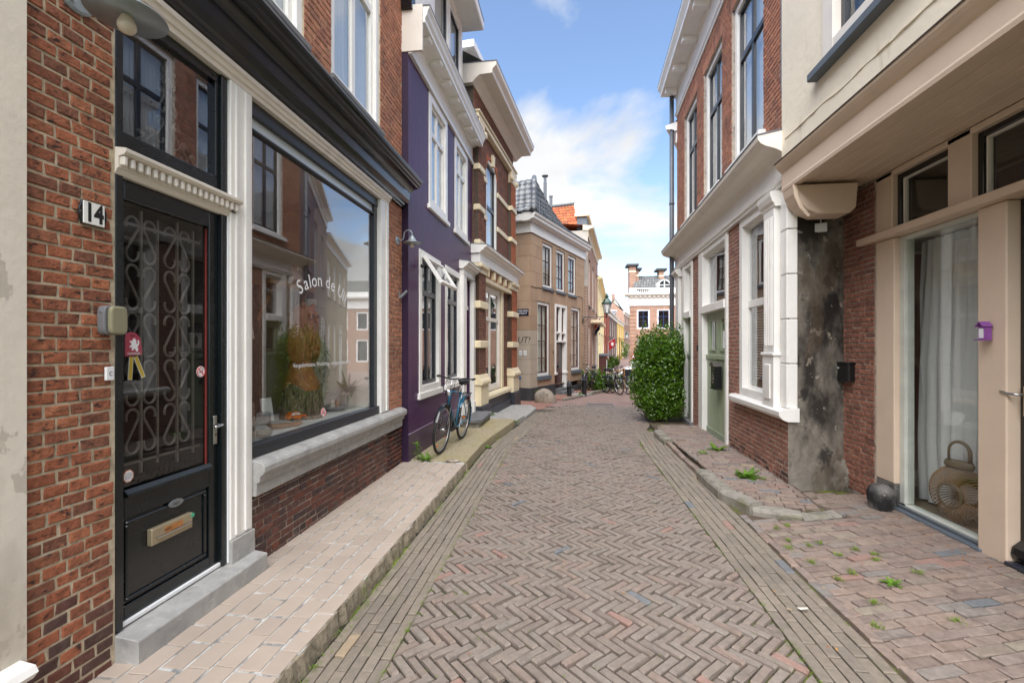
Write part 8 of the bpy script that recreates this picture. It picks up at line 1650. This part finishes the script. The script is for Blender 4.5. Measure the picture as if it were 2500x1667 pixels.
def stool(loc, label):
    t = thing('bar_stool', label, 'stool', loc, R(15), 'terrace furniture'); mb = MB(); mb.box(-.19, .19, -.19, .19, .70, .74); part('seat', mb, M['anthracite'], t, bevel=.01); mb = MB(); mb.box(-.19, .19, .17, .19, .74, 1.0); part('backrest', mb, M['anthracite'], t, bevel=.01)
    for x in (-1, 1):
        for y in (-1, 1): mb = MB(); mb.tube([(x * .15, y * .15, .7), (x * .2, y * .2, 0)], .014, 6); part('leg', mb, M['anthracite'], t)
    mb = MB(); mb.tube([(.18, .18, .25), (-.18, .18, .25), (-.18, -.18, .25), (.18, -.18, .25)], .01, 6, True); part('footrest', mb, M['anthracite'], t)
stool((3.25, 20.9, gz(3, 20.9)), 'dark grey bar stool before the high tables'); stool((2.75, 20.6, gz(3, 20.6)), 'dark grey bar stool next to the right hand bicycle')
mb = MB(); mb.box(-.02, .02, -.3, .3, .3, 1.15); mb.xf(Matrix.Translation((2.55, 20.9, gz(2, 20.9) - .1))); tag(part('wood_screen', mb, M['wood2'], bevel=.004), 'small brown wooden panel behind the terrace bicycles', 'panel')
def pavilion():
    A = ray_pt(1470, 31); t = thing('kiosk', 'dark red boarded entrance porch with pale roof, before the orange house', 'porch', (A[0], A[1], gz(A[0], A[1]))); mb = MB(); mb.box(-.25, .25, -.5, .5, 0, 2.15); part('wall', mb, M['maroon'], t, bevel=.01); mb = MB(); mb.box(-.3, .5, -.6, .6, 2.15, 2.3); part('roof', mb, M['lead'], t, bevel=.01); mb = MB(); mb.box(.25, .29, -.4, .3, .05, 1.9); part('door', mb, M['white'], t, bevel=.01)
pavilion()
def car():
    t = thing('parked_car', 'white car parked across the end of the street', 'car', (4.35, 30.4, gz(4, 30.4) - .03), R(184))
    prof = [(-2.05, .35), (-2.1, .6), (-2.02, .85), (-1.75, .95), (-1.15, 1.38), (-.6, 1.47), (.35, 1.44), (.75, 1.28), (1.2, .98), (1.85, .86), (2.1, .7), (2.12, .4), (2.05, .28), (-1.95, .25)]
    mb = MB(); n = len(prof); vs = []
    for s, k in ((-1, .80), (-1, 1.0), (1, 1.0), (1, .80)):
        for x, z in prof:
            w = .86 if z < 1.0 else .86 - (z - 1.0) * .5; w = w * (1 if k == 1.0 else .86); zz = z if k == 1.0 else z + (.02 if z > .9 else -.0); vs.append((x * (1 if k == 1 else .985), s * w if k == 1.0 else s * w, zz))
    order = [1, 0, 3, 2]; vs2 = []
    for r in order: vs2 += vs[r * n:(r + 1) * n]
    fs = [(r * n + i, r * n + (i + 1) % n, (r + 1) * n + (i + 1) % n, (r + 1) * n + i) for r in range(3) for i in range(n)] + [tuple(range(n))[::-1], tuple(range(3 * n, 4 * n))]; mb.add(vs2, fs); part('body', mb, M['carpaint'], t, bevel=.03, seg=2)
    for s in (-1, 1):
        mb = MB()
        for q in ([(-1.5, 1.0), (-1.1, 1.3), (-.7, 1.38), (-.45, 1.39), (-.45, 1.0)], [(-.38, 1.0), (-.38, 1.39), (.3, 1.36), (.6, 1.24), (.9, 1.0)]): vv = [(x, s * (.875 - max(0, z - 1.0) * .48), z) for x, z in q]; mb.add(vv, [tuple(range(len(vv)))])
        part('side_window', mb, M['carglass'], t); mb = MB(); mb.box(-.05, .12, s * .87, s * .90, .82, .86); part('door_handle', mb, M['carpaint'], t, bevel=.006); mb = MB(); mb.box(.68, .84, min(s * .86, s * 1.02), max(s * .86, s * 1.02), 1.0, 1.1); part('mirror', mb, M['carpaint'], t, bevel=.02)
        for x in (-1.25, 1.3):
            mb = MB(); mb.lathe([(.0, -.1), (.31, -.1), (.32, -.06), (.32, .06), (.31, .1), (0, .1)], (x, s * .80, .32), 24, Matrix.Rotation(R(90), 4, 'X')); w = part('wheel', mb, M['rubber'], t, smooth=False); mb = MB(); mb.lathe([(.0, -.105), (.2, -.105), (.2, .105), (0, .105)], (x, s * .80, .32), 16, Matrix.Rotation(R(90), 4, 'X')); part('rim', mb, M['steel'], w)
        mb = MB(); mb.ball((2.02, s * .62, .68), (.08, .16, .07), 10, 6); part('headlight', mb, M['milk'], t, smooth=True); mb = MB(); mb.ball((-2.02, s * .66, .78), (.07, .12, .09), 10, 6); part('tail_light', mb, M['letterred'], t, smooth=True)
    mb = MB(); mb.quad((.78, -.66, 1.27), (1.2, -.74, 1.0), (1.2, .74, 1.0), (.78, .66, 1.27)); part('windscreen', mb.xf(Matrix.Translation((.01, 0, .012))), M['carglass'], t)
car()
def road_sign():
    A = ray_pt(1546, 33); t = thing('traffic_sign', 'traffic signs with red and blue plates at the left edge of the bush', 'sign', (A[0], A[1], gz(*A))); mb = MB(); mb.tube([(0, 0, 0), (0, 0, 2.2)], .03, 8); part('pole', mb, M['zinc'], t)
    for z, m_, k in ((2.0, M['redflag'], 3), (1.45, M['letterwhite'], 4), (.95, mat('blue sign', S(50, 90, 170), .4), 16)):
        mb = MB(); mb.ext([(.26 * math.cos(2 * math.pi * i / k + (math.pi / 2 if k == 3 else math.pi / 4)), z + .26 * math.sin(2 * math.pi * i / k + (math.pi / 2 if k == 3 else math.pi / 4))) for i in range(k)][::-1], -.05, -.04, 'y'); part('plate', mb, m_, t)
    mb = MB(); mb.ext([(.15 * math.cos(2 * math.pi * i / 3 + math.pi / 2), 2.0 + .15 * math.sin(2 * math.pi * i / 3 + math.pi / 2)) for i in range(3)][::-1], -.056, -.051, 'y'); part('plate_face', mb, M['letterwhite'], t)
road_sign()
